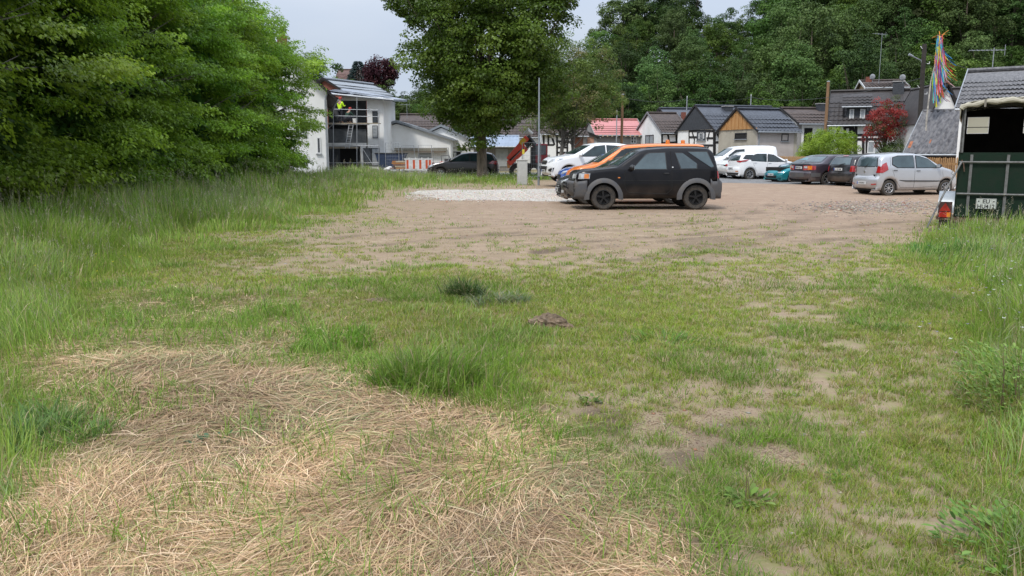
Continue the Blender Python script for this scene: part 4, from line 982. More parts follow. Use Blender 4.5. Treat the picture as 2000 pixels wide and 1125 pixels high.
for s in (1, -1):
    for ax in (1.278, -1.278):      # wheel-arch flares
        b = MB(); n = 18; ring = []
        for k in range(n+1):
            a = math.pi*(-.04+1.08*k/n)
            for rr_, yy in ((.405, .86), (.405, .935), (.50, .925), (.54, .885)): ring.append((ax+rr_*math.cos(a), s*yy, .345+rr_*math.sin(a)))
        b.add(ring, [(k*4+i, (k+1)*4+i, (k+1)*4+i+1, k*4+i+1) for k in range(n) for i in range(3)]); b.build('wheel_arch', gc, c.root, True)
    side = 'l' if s == 1 else 'r'
    hl = c.patch('headlight', [(2.05, .845), (1.68, .855), (1.66, 1.00), (2.03, .995)], side, lamp_c, .012)[0]
    c.patch('indicator', [(1.83, .865), (1.70, .865), (1.69, .985), (1.82, .985)], side, lamp_o, .018, parent=hl)
    c.patch('headlight', [(s*.52, .86), (s*.80, .86), (s*.80, .98), (s*.52, .98)], 'f', lamp_c, .012)
    c.patch('tail_light', [(-1.94, .86), (-1.86, .86), (-1.84, 1.06), (-1.92, 1.06)], side, lamp_r, .012)
    c.patch('side_repeater', [(.90, .87), (.84, .87), (.84, .90), (.90, .90)], side, lamp_o, .01, 1)
    c.patch('fog_light', [(s*.55, .50), (s*.70, .50), (s*.70, .60), (s*.55, .60)], 'f', lamp_c, .012)
    MB().tube([(.1, s*.66, 1.70), (-.2, s*.665, 1.725), (-1.3, s*.665, 1.73), (-1.6, s*.66, 1.70)], .014, 6).build('roof_rail', plastic, c.root, True)
c.patch('badge', [(-.585, 1.155), (-.625, 1.155), (-.625, 1.18), (-.585, 1.18)], 'l', plate_m, .01, 1, both=True)
c.patch('grille', [(-.50, .87), (.50, .87), (.48, .99), (-.48, .99)], 'f', plastic, .012); c.plate('f', 0, z=.60); c.patch('lower_grille', [(-.48, .43), (.48, .43), (.50, .53), (-.50, .53)], 'f', under_m, .01)
b = MB()
for s in (1, -1): b.tube([(2.19, s*.36, .56), (2.27, s*.36, .60), (2.27, s*.36, .74)], .022, 8)
b.tube([(2.27, -.5, .66), (2.27, .5, .66)], .022, 8); b.build('bull_bar', plastic, c.root, True)

def generic(name, label, loc, hd, grp, prof, W, belt, wb, pm, wins, ws, rw, glass=glass_m, **k):
    c = make_car(name, label, 'car', loc, hd, grp, prof, W, belt, wb, pm, **k)
    for w_ in wins: c.window(w_, m=glass)
    windscreen(c, *ws, 'f', glass); 
    if rw: windscreen(c, *rw, 'b', glass, 'rear_window')
    return c

# ---- dark hatchback behind it
p = at(1088, 372, 25.3)
c = generic('hatchback', 'dark grey hatchback with a wide trapezoid grille, directly behind the black off road car', (p.x+2.16, 26.0, 0), R(184), GRP,
    [(2.02, .20), (2.12, .30), (2.13, .55), (2.06, .74), (1.85, .83), (1.2, .96), (1.0, 1.0), (.15, 1.40), (-.4, 1.47), (-1.1, 1.45), (-1.65, 1.32), (-1.95, 1.05), (-2.08, .90), (-2.14, .6), (-2.10, .30)],
    1.82, [(2.1, .72), (1, .94), (-2.1, 1.02)], (1.32, -1.32), paint('dark_grey_paint', (.035, .037, .042), .4, .28), [[(.75, .98), (.05, 1.35), (-.35, 1.40), (-.35, .98)], [(-.45, .98), (-.45, 1.40), (-1.1, 1.36), (-1.45, 1.12), (-1.4, 1.02)]],
    (1.05, 1.37, .68, .56), (1.08, 1.33, .62, .52), wheel_r=.32, arch=.37, sill=.22)
c.patch('grille', [(-.42, .28), (.42, .28), (.55, .45), (.48, .60), (-.48, .60), (-.55, .45)], 'f', under_m, .012); c.plate('f', 0, z=.44)
for s in (1, -1):
    c.patch('headlight', [(s*.50, .64), (s*.82, .72), (s*.84, .80), (s*.52, .71)], 'f', lamp_c, .012); c.patch('fog_light', [(s*.62, .36), (s*.76, .36), (s*.76, .44), (s*.62, .44)], 'f', lamp_c, .012)
b = MB()
for z_ in (.36, .50, .56): b.tube([c.pt(y, z_, 'f', .016) for y in (-.44, -.2, 0, .2, .44)], .008, 5)
b.build('chrome_bar', chrome, c.root); c.mirror(.72, 1.0, paint('dark_mirror', (.04, .04, .045)), 1)

# ---- orange municipal van
p = at(1109, 350, 28.2); orange = paint('orange_paint', (.80, .20, .02), .0, .3, dirty=.25)
c = make_car('municipal_van', 'bright orange works van with two amber beacons, third in the row of parked cars', 'van', (p.x+2.42, 29.1, 0), R(182), GRP,
    [(2.33, .25), (2.44, .40), (2.44, .70), (2.36, .92), (2.1, 1.06), (1.55, 1.17), (1.42, 1.22), (.62, 1.74), (.4, 1.80), (-.5, 1.85), (-1.8, 1.85), (-2.25, 1.81), (-2.36, 1.66), (-2.44, 1.1), (-2.45, .6), (-2.40, .32)],
    1.90, [(2.4, .85), (1.4, 1.14), (-2.4, 1.14)], (1.55, -1.45), orange, .34, .40, .27, .18)
c.window([(1.12, 1.2), (.55, 1.68), (.0, 1.72), (.0, 1.2)]); windscreen(c, 1.26, 1.76, .78, .68, 'f', glass_l); windscreen(c, 1.25, 1.72, .7, .6, 'b', nm='rear_window')
c.patch('grille', [(-.5, .62), (.5, .62), (.5, .78), (-.5, .78)], 'f', plastic, .012); c.mirror(1.08, 1.2, plastic, 1.2)
c.seam([(1.15, 1.1), (1.15, .5), (1.0, .34), (0, .34), (-.08, 1.76)])
for s in (1, -1): c.patch('headlight', [(s*.55, .80), (s*.84, .80), (s*.84, .98), (s*.6, .96)], 'f', lamp_c, .012)
for x_, y_ in ((-1.05, .35), (-1.75, -.35)):
    b = MB(); b.lathe([(.085, 1.86), (.085, 1.90), (.07, 1.905), (.075, 1.97), (.06, 2.005), (0, 2.01)], 16, c=(x_, y_, 0)); b.build('beacon', lamp_o, c.root, True)
# ---- blue car
p = at(1091, 345, 31.6)
c = generic('blue_hatchback', 'blue hatchback mostly hidden behind the orange van, only its bonnet nose showing', (p.x+2.0, 32.3, .06), R(184), GRP,
    [(1.92, .20), (2.0, .3), (2.0, .6), (1.92, .80), (1.7, .90), (1.1, 1.0), (.95, 1.04), (.2, 1.42), (-.3, 1.47), (-1.0, 1.45), (-1.6, 1.3), (-1.85, 1.0), (-1.95, .6), (-1.92, .3)],
    1.72, [(2, .76), (1, .96), (-2, 1.0)], (1.25, -1.25), paint('blue_paint', (.02, .10, .42), .3, .25), [[(.7, 1.0), (.1, 1.36), (-.3, 1.4), (-.3, 1.0)], [(-.4, 1.0), (-.4, 1.4), (-1.0, 1.36), (-1.4, 1.05)]], (1.08, 1.38, .66, .55), (1.08, 1.33, .62, .52), wheel_r=.31, arch=.36, sill=.22)
c.patch('grille', [(-.50, .32), (.50, .32), (.58, .5), (.45, .68), (-.45, .68), (-.58, .5)], 'f', under_m, .012); c.plate('f', 0, z=.42)
for s in (1, -1): c.patch('headlight', [(s*.52, .70), (s*.80, .74), (s*.82, .84), (s*.56, .80)], 'f', lamp_c, .012)
# ---- white compact SUV
p = at(1063, 338, 35.3); white = paint('white_paint', (.80, .81, .82), .0, .25, dirty=.25)
c = generic('white_suv', 'white compact off roader at the far end of the left row of cars', (p.x+2.12, 36.3, .30), R(194), GRP,
    [(2.06, .28), (2.18, .42), (2.2, .70), (2.14, .92), (1.9, 1.05), (1.25, 1.14), (1.1, 1.18), (.25, 1.60), (-.2, 1.67), (-1.0, 1.66), (-1.6, 1.56), (-1.95, 1.25), (-2.1, 1.0), (-2.18, .6), (-2.12, .35)],
    1.82, [(2.1, .88), (1.1, 1.08), (-2.1, 1.16)], (1.32, -1.32), white, [[(.82, 1.12), (.12, 1.52), (-.3, 1.57), (-.3, 1.13)], [(-.4, 1.13), (-.4, 1.57), (-1.0, 1.53), (-1.5, 1.30), (-1.45, 1.18)]],
    (1.23, 1.56, .72, .58), (1.26, 1.52, .6, .5), wheel_r=.35, arch=.41, sill=.30)
c.patch('grille', [(-.30, .78), (.30, .78), (.42, .88), (.3, .94), (-.3, .94), (-.42, .88)], 'f', under_m, .014); c.patch('lower_grille', [(-.30, .48), (.30, .48), (.48, .70), (-.48, .70)], 'f', under_m, .014); c.plate('f', 0, z=.50)
b = MB(); b.tube([c.pt(y, .90+.012*math.cos(y*4), 'f', .022) for y in (-.3, -.15, 0, .15, .3)], .012, 5); b.build('chrome_bar', chrome, c.root)
for s in (1, -1):
    c.patch('headlight', [(s*.50, .84), (s*.76, .92), (s*.84, 1.03), (s*.64, .99)], 'f', lamp_c, .014); c.patch('headlight', [(1.62, 1.0), (1.95, .93), (2.04, .90), (1.95, .99), (1.6, 1.06)], 'l' if s == 1 else 'r', lamp_c, .014)
    c.patch('fog_light', [(s*.56, .50), (s*.82, .46), (s*.84, .64), (s*.60, .58)], 'f', under_m, .014)
c.mirror(.85, 1.15, white, 1.15); c.handle(-.25, 1.05, white)

# ---- right-hand lane
silver = paint('silver_paint', (.52, .53, .55), .55, .3, dirty=.2)
p = gp(1790, 380)
def at_side(px, py, hd, ax, hw):       # centre of a car whose rear tyre touches the ground at the pixel, on its right side
    q = gp(px, py); f = Vector((math.cos(hd), math.sin(hd), 0)); rt = Vector((math.sin(hd), -math.cos(hd), 0)); return q-f*ax-rt*(hw-.10)
hd = R(12); q = at_side(1733, 383, hd, -1.19, .8)
c = generic('silver_hatchback', 'small silver five door hatchback parked nearest to the green trailer', (q.x, q.y, 0), hd, GRP2,
    [(1.70, .22), (1.78, .34), (1.78, .60), (1.70, .80), (1.45, .93), (1.10, 1.02), (.98, 1.06), (.35, 1.42), (-.1, 1.53), (-.8, 1.54), (-1.40, 1.47), (-1.58, 1.36), (-1.68, 1.02), (-1.70, .72), (-1.78, .62), (-1.78, .40), (-1.72, .26)],
    1.62, [(1.7, .78), (1.0, .98), (0, 1.0), (-1.7, 1.06)], (1.19, -1.19), silver, [[(.82, 1.03), (.36, 1.32), (.05, 1.43), (-.13, 1.45), (-.13, 1.03)], [(-.24, 1.03), (-.24, 1.45), (-.85, 1.44), (-1.08, 1.38), (-1.12, 1.15), (-.92, 1.04)]],
    (1.12, 1.42, .64, .52), (1.07, 1.40, .60, .50), glass=glass_l, wheel_r=.29, arch=.345, sill=.22, tumble=.24, spokes=8, rimr=.64)
for s, sd_ in ((1, 'l'), (-1, 'r')):
    c.patch('tail_light', [(-1.50, .84), (-1.30, .95), (-1.36, 1.22), (-1.50, 1.16), (-1.62, .98), (-1.64, .84)], sd_, lamp_r, .012)
    c.patch('tail_light', [(s*.60, .84), (s*.76, .84), (s*.74, 1.06), (s*.64, 1.10)], 'b', lamp_r, .012)
    c.patch('side_moulding', [(.92, .515), (.92, .555), (-1.05, .575), (-1.05, .53)], sd_, plastic, .014)
    c.patch('reflector', [(s*.50, .40), (s*.70, .41), (s*.70, .46), (s*.50, .44)], 'b', lamp_r, .012)
    c.patch('headlight', [(1.35, .80), (1.60, .72), (1.66, .78), (1.42, .92)], sd_, lamp_c, .012)
c.seam([(.95, 1.0), (1.0, .7), (.92, .36), (-.2, .30), (-.19, 1.5)]); c.seam([(-.2, .30), (-.75, .32), (-.98, .60), (-1.1, .9), (-1.2, 1.1), (-1.18, 1.40)])
c.handle(-.05, .91); c.handle(-1.0, .93); c.mirror(.72, 1.06, plastic, 1.0); c.plate('b', 0, z=.47)
c.seam([(-.60, 1.04), (-.62, .66), (.62, .66), (.60, 1.04)], 'b', False)
b = MB(); q_ = c.pt(0, 1.02, 'b', .03); b.tube([q_, q_+Vector((.10, -.24, .24))], .012, 5); b.build('rear_wiper', plastic, c.root)
b = MB(); b.tube([c.pt(0, .88, 'b', .004), c.pt(0, .88, 'b', .02)], [.045, .045], 14); b.build('badge', chrome, c.root)

hd = R(19); p = gp(1659, 371); q = Vector((p.x+1.0, p.y+1.5, 0))
c = generic('black_hatchback', 'black hatchback seen from behind between the silver hatchback and the dark saloon', (q.x+.9, q.y+.5, .05), hd, GRP2,
    [(1.9, .22), (1.98, .34), (1.98, .60), (1.9, .78), (1.6, .88), (.95, .98), (.8, 1.02), (.1, 1.38), (-.3, 1.44), (-1.1, 1.43), (-1.62, 1.36), (-1.74, 1.28), (-1.98, .95), (-2.02, .70), (-2.06, .62), (-2.06, .40), (-2.0, .26)],
    1.70, [(1.9, .78), (.9, .94), (-2, 1.0)], (1.26, -1.24), paint('black_paint_b', (.018, .018, .022), .2, .25, dirty=.2), [[(.62, .98), (.05, 1.32), (-.3, 1.36), (-.3, .98)], [(-.4, .98), (-.4, 1.36), (-1.1, 1.33), (-1.5, 1.05)]], (1.06, 1.34, .64, .53), (1.00, 1.30, .60, .50), glass=glass_l, wheel_r=.30, arch=.35, sill=.24)
c.plate('b', 0, z=.80)
for s in (1, -1): c.patch('tail_light', [(s*.66, .70), (s*.80, .70), (s*.79, .95), (s*.66, .95)], 'b', lamp_r, .012)
c.patch('brake_light', [(-.16, 1.365), (.16, 1.365), (.16, 1.395), (-.16, 1.395)], 'b', lamp_r, .014, 1); c.patch('bumper_trim', [(-.78, .52), (.78, .52), (.78, .60), (-.78, .60)], 'b', plastic, .012)
b = MB(); q_ = c.pt(0, .99, 'b', .03); b.tube([q_, q_+Vector((.04, -.34, .07))], .012, 5); b.build('rear_wiper', plastic, c.root)

hd = R(16); q = at_side(1614, 366, hd, -1.34, .88)
c = generic('saloon_car', 'dark aubergine saloon with square red tail lights left of the black hatchback', (q.x, q.y, .06), hd, GRP2,
    [(2.2, .24), (2.3, .36), (2.3, .62), (2.26, .76), (1.9, .86), (1.05, .96), (.9, .99), (.2, 1.36), (-.2, 1.41), (-.95, 1.40), (-1.15, 1.36), (-1.62, 1.06), (-1.8, 1.03), (-2.25, 1.01), (-2.30, .95), (-2.32, .66), (-2.38, .60), (-2.38, .38), (-2.3, .28)],
    1.76, [(2.2, .78), (1.0, .93), (-1.6, .99), (-2.3, .96)], (1.33, -1.34), paint('aubergine_paint', (.045, .036, .05), .3, .28, dirty=.25),
    [[(.65, .97), (.1, 1.30), (-.1, 1.33), (-.12, .97)], [(-.2, .97), (-.2, 1.33), (-.75, 1.32), (-.86, 1.0)], [(-.92, 1.02), (-.85, 1.31), (-1.02, 1.28), (-1.34, 1.05)]], (1.02, 1.34, .66, .56), (1.09, 1.33, .62, .54), glass=glass_l, wheel_r=.32, arch=.37, sill=.22, tumble=.32, spokes=5, rimr=.66)
for s, sd_ in ((1, 'l'), (-1, 'r')):
    tl = c.patch('tail_light', [(s*.34, .72), (s*.82, .72), (s*.82, .93), (s*.34, .93)], 'b', lamp_r, .012)[0]
    c.patch('indicator', [(s*.62, .74), (s*.81, .74), (s*.81, .91), (s*.62, .91)], 'b', lamp_o, .02, parent=tl); c.patch('reversing_light', [(s*.40, .81), (s*.60, .81), (s*.60, .90), (s*.40, .90)], 'b', lamp_c, .02, parent=tl)
    c.patch('tail_light', [(-2.24, .72), (-2.02, .74), (-2.02, .92), (-2.24, .93)], sd_, lamp_r, .012); c.patch('bumper', [(-2.22, .42), (-1.78, .42), (-1.78, .60), (-2.24, .60)], sd_, greyplastic, .014)
c.patch('bumper', [(-.84, .40), (.84, .40), (.84, .60), (-.84, .60)], 'b', greyplastic, .014); c.plate('b', 0, z=.83)
c.patch('spoiler', [(-.72, .965), (.72, .965), (.72, 1.0), (-.72, 1.0)], 'b', plastic, .03); c.seam([(.88, .93), (.9, .4), (-.16, .34), (-.16, 1.36)]); c.seam([(-.16, .34), (-.85, .4), (-.95, .7), (-.9, 1.3)]); c.handle(-.02, .86); c.handle(-.78, .87); c.mirror(.66, 1.0)

hd = R(197); p = gp(1500, 357, .1)
c = make_car('roadster', 'low teal sports car facing left, half hidden behind the dark saloon', 'car', (p.x+2.1, p.y+.9, .08), hd, GRP2,
    [(1.9, .18), (1.98, .28), (1.98, .44), (1.88, .60), (1.5, .72), (.8, .82), (.55, .85), (.0, 1.14), (-.2, 1.2), (-.6, 1.19), (-.95, 1.02), (-1.2, .90), (-1.85, .86), (-1.95, .7), (-1.97, .4), (-1.92, .26)], 1.68, [(1.9, .52), (.8, .76), (-1.9, .82)], (1.2, -1.1), paint('teal_paint', (.01, .26, .30), .5, .22, dirty=.1), .29, .34, .16, .25)
c.window([(.4, .86), (.0, 1.08), (-.5, 1.10), (-.6, .86)]); windscreen(c, .89, 1.12, .62, .52)
for s in (1, -1):
    c.patch('indicator', [(s*.48, .50), (s*.76, .52), (s*.76, .56), (s*.48, .56)], 'f', lamp_c, .012); c.patch('side_repeater', [(1.42, .50), (1.30, .50), (1.30, .53), (1.42, .53)], 'l' if s == 1 else 'r', lamp_o, .01, 1)
c.patch('grille', [(-.40, .26), (.40, .26), (.46, .38), (-.46, .38)], 'f', under_m, .012); c.plate('f', 0, z=.42)

hd = R(11); q = at_side(1463, 355, hd, -1.28, .86)
c = generic('white_hatchback', 'white five door hatchback with swept red tail lights, seen from behind between van and saloon', (q.x, q.y, .10), hd, GRP2,
    [(1.92, .22), (2.0, .34), (2.02, .60), (1.94, .76), (1.6, .90), (1.1, .99), (.95, 1.03), (.2, 1.38), (-.25, 1.47), (-.9, 1.47), (-1.5, 1.40), (-1.72, 1.32), (-1.92, 1.06), (-1.96, .72), (-2.02, .60), (-2.02, .40), (-1.95, .26)],
    1.74, [(1.9, .76), (1, .95), (-2, 1.05)], (1.28, -1.28), white, [[(.75, .99), (.12, 1.34), (-.2, 1.40), (-.28, 1.0)], [(-.36, 1.0), (-.30, 1.40), (-.85, 1.40), (-1.12, 1.30), (-1.24, 1.05)], [(-1.14, 1.10), (-1.12, 1.34), (-1.50, 1.34), (-1.72, 1.16)]], (1.08, 1.38, .66, .54), (1.06, 1.33, .64, .54), glass=glass_m, wheel_r=.31, arch=.36, sill=.22, spokes=8, rimr=.66)
for s, sd_ in ((1, 'l'), (-1, 'r')):
    c.patch('tail_light', [(-1.86, .96), (-1.55, 1.00), (-1.38, 1.10), (-1.7, 1.07), (-1.88, 1.04)], sd_, lamp_r, .012); c.patch('tail_light', [(s*.46, .99), (s*.80, .93), (s*.80, 1.04), (s*.5, 1.03)], 'b', lamp_r, .012); c.patch('reflector', [(s*.52, .44), (s*.74, .45), (s*.74, .49), (s*.54, .49)], 'b', lamp_o, .012)
c.plate('b', 0, z=.62); c.handle(-.15, .92, white); c.handle(-1.0, .95, white); c.mirror(.76, 1.02, white); c.seam([(.98, .95), (1.0, .6), (.9, .36), (-.3, .34), (-.26, 1.42)]); c.seam([(-.3, .34), (-.85, .36), (-1.0, .65), (-1.15, .95)])
c.patch('lower_bumper', [(-.7, .26), (.7, .26), (.74, .38), (-.74, .38)], 'b', plastic, .012)

hd = R(14); p = gp(1412, 350, .1)
c = generic('rounded_car', 'rounded pale silver two door car with a round red tail light', (p.x+1.9, p.y+1.5, .12), hd, GRP2,
    [(1.85, .24), (1.96, .38), (1.98, .58), (1.85, .78), (1.5, .95), (1.0, 1.05), (.85, 1.10), (.25, 1.42), (-.2, 1.50), (-.7, 1.46), (-1.25, 1.20), (-1.6, .98), (-1.88, .78), (-2.0, .60), (-2.02, .42), (-1.94, .26)], 1.72, [(1.9, .78), (.8, .98), (-1.3, 1.0), (-2, .7)], (1.25, -1.25), paint('pale_silver', (.62, .63, .62), .3, .28, dirty=.2),
    [[(.7, 1.03), (.15, 1.36), (-.3, 1.40), (-.35, 1.03)], [(-.45, 1.03), (-.42, 1.38), (-.8, 1.26), (-1.0, 1.05)]], (1.14, 1.42, .62, .5), (1.05, 1.35, .5, .42), wheel_r=.32, arch=.40, sill=.24)
for s in (1, -1):
    q_ = c.pt(s*.66, .74, 'b', 0); b = MB(); b.lathe([(0, .05), (.05, .045), (.085, .02), (.09, -.03)], 16, 'x'); ob = b.build('tail_light', lamp_r, c.root, True); ob.location = q_; ob.rotation_euler = (0, 0, math.pi)
c.plate('b', 0, z=.50, w_=.46)

p = at(1386, 340, 48)
c = make_car('white_van', 'white delivery van facing left, standing behind the white hatchback', 'van', (p.x+1.9, 48.9, .12), R(186), GRP2,
    [(2.06, .25), (2.16, .40), (2.16, .72), (2.08, .94), (1.8, 1.08), (1.45, 1.18), (1.3, 1.24), (.6, 1.70), (.38, 1.78), (-.4, 1.84), (-1.6, 1.84), (-1.98, 1.78), (-2.08, 1.60), (-2.15, 1.1), (-2.16, .6), (-2.1, .32)], 1.8, [(2.1, .88), (1.3, 1.10), (-2.1, 1.12)], (1.38, -1.3), white, .32, .38, .26, .20)
c.window([(1.12, 1.16), (.5, 1.60), (.0, 1.64), (.0, 1.16)]); windscreen(c, 1.28, 1.68, .72, .62, 'f', glass_l); c.mirror(1.05, 1.18, white, 1.1)
for s in (1, -1): c.patch('headlight', [(s*.55, .80), (s*.82, .82), (s*.82, .98), (s*.62, .96)], 'f', lamp_c, .012)
c.patch('grille', [(-.42, .70), (.42, .70), (.42, .82), (-.42, .82)], 'f', plastic, .012)
# light blue-grey car roof showing beside the saloon
p = at(1570, 330, 41); 
c = generic('grey_car', 'pale blue grey car of which only the windscreen top shows left of the dark saloon', (p.x+1.4, 43.0, .12), R(195), GRP2,
    [(1.92, .20), (2.0, .3), (2.0, .6), (1.92, .76), (1.7, .84), (1.1, .94), (.95, .97), (.2, 1.28), (-.3, 1.34), (-1.0, 1.32), (-1.6, 1.18), (-1.85, 1.0), (-1.95, .6), (-1.92, .3)], 1.7, [(2, .72), (1, .9), (-2, .95)], (1.22, -1.22), paint('pale_blue_paint', (.30, .36, .42), .3, .25), [[(.7, .95), (.1, 1.26), (-.3, 1.29), (-.3, .95)], [(-.4, .95), (-.4, 1.29), (-1.0, 1.25), (-1.4, 1.0)]], (1.0, 1.25, .64, .54), (1.0, 1.22, .6, .5), glass=glass_l)

# ---- dark estate car behind the linden
c = generic('estate_car', 'dark brown black estate car parked behind the linden tree, red rear lights', (at(905, 325, 50.5).x, 50.8, .02), R(180), None,
    [(2.1, .24), (2.2, .36), (2.22, .60), (2.12, .78), (1.8, .90), (1.1, 1.02), (.95, 1.06), (.1, 1.48), (-.4, 1.56), (-1.4, 1.55), (-1.75, 1.48), (-2.05, 1.12), (-2.16, .85), (-2.2, .6), (-2.15, .3)],
    1.8, [(2.1, .76), (1.1, .98), (-2.1, 1.08)], (1.35, -1.35), paint('brown_black_paint', (.035, .03, .03), .3, .22, dirty=.1), [[(.78, 1.04), (.05, 1.44), (-.38, 1.48), (-.38, 1.05)], [(-.46, 1.05), (-.46, 1.48), (-1.15, 1.48), (-1.2, 1.06)], [(-1.28, 1.08), (-1.24, 1.47), (-1.60, 1.44), (-1.88, 1.14)]], (1.12, 1.46, .68, .56), (1.14, 1.44, .62, .52), wheel_r=.32, arch=.37)
for s, sd_ in ((1, 'l'), (-1, 'r')):
    c.patch('tail_light', [(-2.08, .84), (-1.55, .92), (-1.78, 1.08), (-2.04, 1.06)], sd_, lamp_r, .012); c.patch('headlight', [(1.7, .78), (2.08, .66), (2.08, .76), (1.85, .86)], sd_, lamp_c, .012)
c.mirror(.75, 1.08, plastic)

# ================================================================ HORSE TRAILER
TA = R(-29); tp = gp(1848, 458); tx = Vector((math.cos(TA), math.sin(TA), 0)); tyv = Vector((-math.sin(TA), math.cos(TA), 0))
p0 = at(1862, 420, 15.9); T = thing('horse_trailer', 'dark green horse trailer with a pale canvas roof and barred tailgate', 'trailer', (p0.x, 15.9, 0), TA)
dgreen = mat('dark_green_panel', (.005, .020, .010), .6, 0, .15, 6, .1, c2=(.010, .020, .012), spec=.2); galv = mat('galvanised', (.17, .17, .165), .6, .3, .2, 14, c2=(.10, .095, .09)); rustm = mat('rusty_steel', (.16, .10, .07), .8, .2, .3, 12)
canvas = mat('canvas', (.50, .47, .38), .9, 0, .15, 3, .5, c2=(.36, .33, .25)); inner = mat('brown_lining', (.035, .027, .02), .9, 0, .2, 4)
TW, TL, zf, zr_, zt, zp = 1.72, 3.3, .34, 1.56, 2.42, 2.52
b = MB(); b.box(.03, TW, .0, .05, zf, zr_); b.box(.03, TW, -.005, .0, zf-.0, zf+.04); b.build('tailgate', dgreen, T, bevel=.006)
b = MB(); 
for x_ in (.20, .80, 1.42): b.box(x_, x_+.05, -.035, -.002, zf+.02, zr_-.04)
for z_ in (.78, 1.38): b.tube([(.02, -.05, z_), (TW+.02, -.05, z_)], .021, 8)
b.build('tailgate_bars', galv, T, bevel=.004)
MB().tube([(.12, -.045, 1.20), (.10, -.06, 1.34), (.06, -.05, 1.42)], .012, 6).build('latch', rustm, T)
b = MB(); b.box(0, .03, .05, TL, zf, zr_+.02); b.box(TW, TW+.03, .05, TL, zf, zr_+.02); b.box(0, TW+.03, TL, TL+.03, zf, zr_+.02); b.build('side_wall', dgreen, T)
b = MB(); b.box(.02, TW+.01, .06, TL, zf-.04, zf+.01); b.box(.0, TW+.03, -.02, .06, zf-.10, zf-.02); b.box(-.02, .05, 0, TL+1.0, zf-.14, zf-.05); b.box(TW-.02, TW+.05, 0, TL+1.0, zf-.14, zf-.05); b.build('chassis', rustm, T)
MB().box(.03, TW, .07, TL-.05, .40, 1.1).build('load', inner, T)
# bows and canvas
b = MB()
for y_ in (.03, 1.1, 2.2, TL): b.tube([(.02, y_, zr_), (.02, y_, zt-.02), (.25, y_, zt+.06), (TW/2, y_, zp-.03), (TW-.22, y_, zt+.06), (TW+.01, y_, zt-.02), (TW+.01, y_, zr_)], .017, 6)
b.build('hoop_frame', galv, T, True)
def arc(n=22): 
    pts = [(-.02, zt-.20), (-.03, zt-.08), (-.02, zt)]
    for k in range(n+1):
        t = k/n; x_ = -.0+(TW+.03)*t; pts.append((x_, zt+.03+.11*math.sin(math.pi*t)**.6))
    return pts+[(TW+.05, zt), (TW+.06, zt-.08), (TW+.05, zt-.20)]
A0 = arc(); ny_ = 26; V = []; 
for j in range(ny_+1):
    y_ = -.09+(TL+.16)*j/ny_
    for k, (x_, z_) in enumerate(A0):
        sag = .03*abs(math.sin((y_-.03)/1.09*math.pi)) if 2 < k < len(A0)-3 else 0; wr_ = .012*math.sin(k*1.7+y_*9)+.010*math.sin(k*.9-y_*17)
        V.append((x_+wr_*.6, y_, z_-sag+wr_))
n_ = len(A0); Fq = [(j*n_+k, (j+1)*n_+k, (j+1)*n_+k+1, j*n_+k+1) for j in range(ny_) for k in range(n_-1)]
o = MB().add(V, Fq).build('canvas_roof', canvas, T, True); s_ = o.modifiers.new('s', 'SOLIDIFY'); s_.thickness = .012
# rolled front flap hanging along the rear hoop
b = MB(); pts = [(x_, -.08+.012*math.sin(i*2.1), z_-.05+.015*math.sin(i*1.3)) for i, (x_, z_) in enumerate(A0[2:-2])]; b.tube(pts, [.045+.012*math.sin(i*1.9) for i in range(len(pts))], 8); rl = b.build('rolled_flap', canvas, T, True)
b = MB()
for x_ in (.35, 1.15):
    z_ = zt+.03+.11*math.sin(math.pi*x_/(TW+.03))**.6; b.box(x_, x_+.035, -.15, .0, z_-.13, z_+.015)
b.build('strap', mat('strap', (.22, .2, .16), .9), rl)
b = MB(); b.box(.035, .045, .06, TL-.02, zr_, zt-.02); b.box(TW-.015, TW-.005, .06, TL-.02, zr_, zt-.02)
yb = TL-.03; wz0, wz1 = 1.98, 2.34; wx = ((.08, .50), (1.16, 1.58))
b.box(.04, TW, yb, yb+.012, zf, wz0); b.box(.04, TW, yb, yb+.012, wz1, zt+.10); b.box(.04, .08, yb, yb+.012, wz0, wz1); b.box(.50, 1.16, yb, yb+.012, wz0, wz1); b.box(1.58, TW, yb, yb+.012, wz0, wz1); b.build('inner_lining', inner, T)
pv = bpy.data.materials.new('milky_window'); pv.use_nodes = True; N_ = pv.node_tree.nodes; tr_ = N_.new('ShaderNodeBsdfTranslucent'); tr_.inputs[0].default_value = (.80, .78, .68, 1); pv.node_tree.links.new(tr_.outputs[0], N_['Material Output'].inputs[0])
for a_, c_ in wx:
    wo = MB().box(a_+.006, c_-.006, yb+.004, yb+.008, wz0+.006, wz1-.006).build('front_window', pv, T); MB().box(a_, c_, yb-.012, yb+.0, (wz0+wz1)/2-.05, (wz0+wz1)/2-.035).build('window_bar', inner, wo)
MB().box(.04, .07, -.03, .0, zr_, zt-.05).build('corner_post', galv, T)
MB().tube([(.06, -.08, 1.38), (-.20, -.35, .75), (-.42, -.5, .14)], .018, 7).build('prop_rod', galv, T, True)
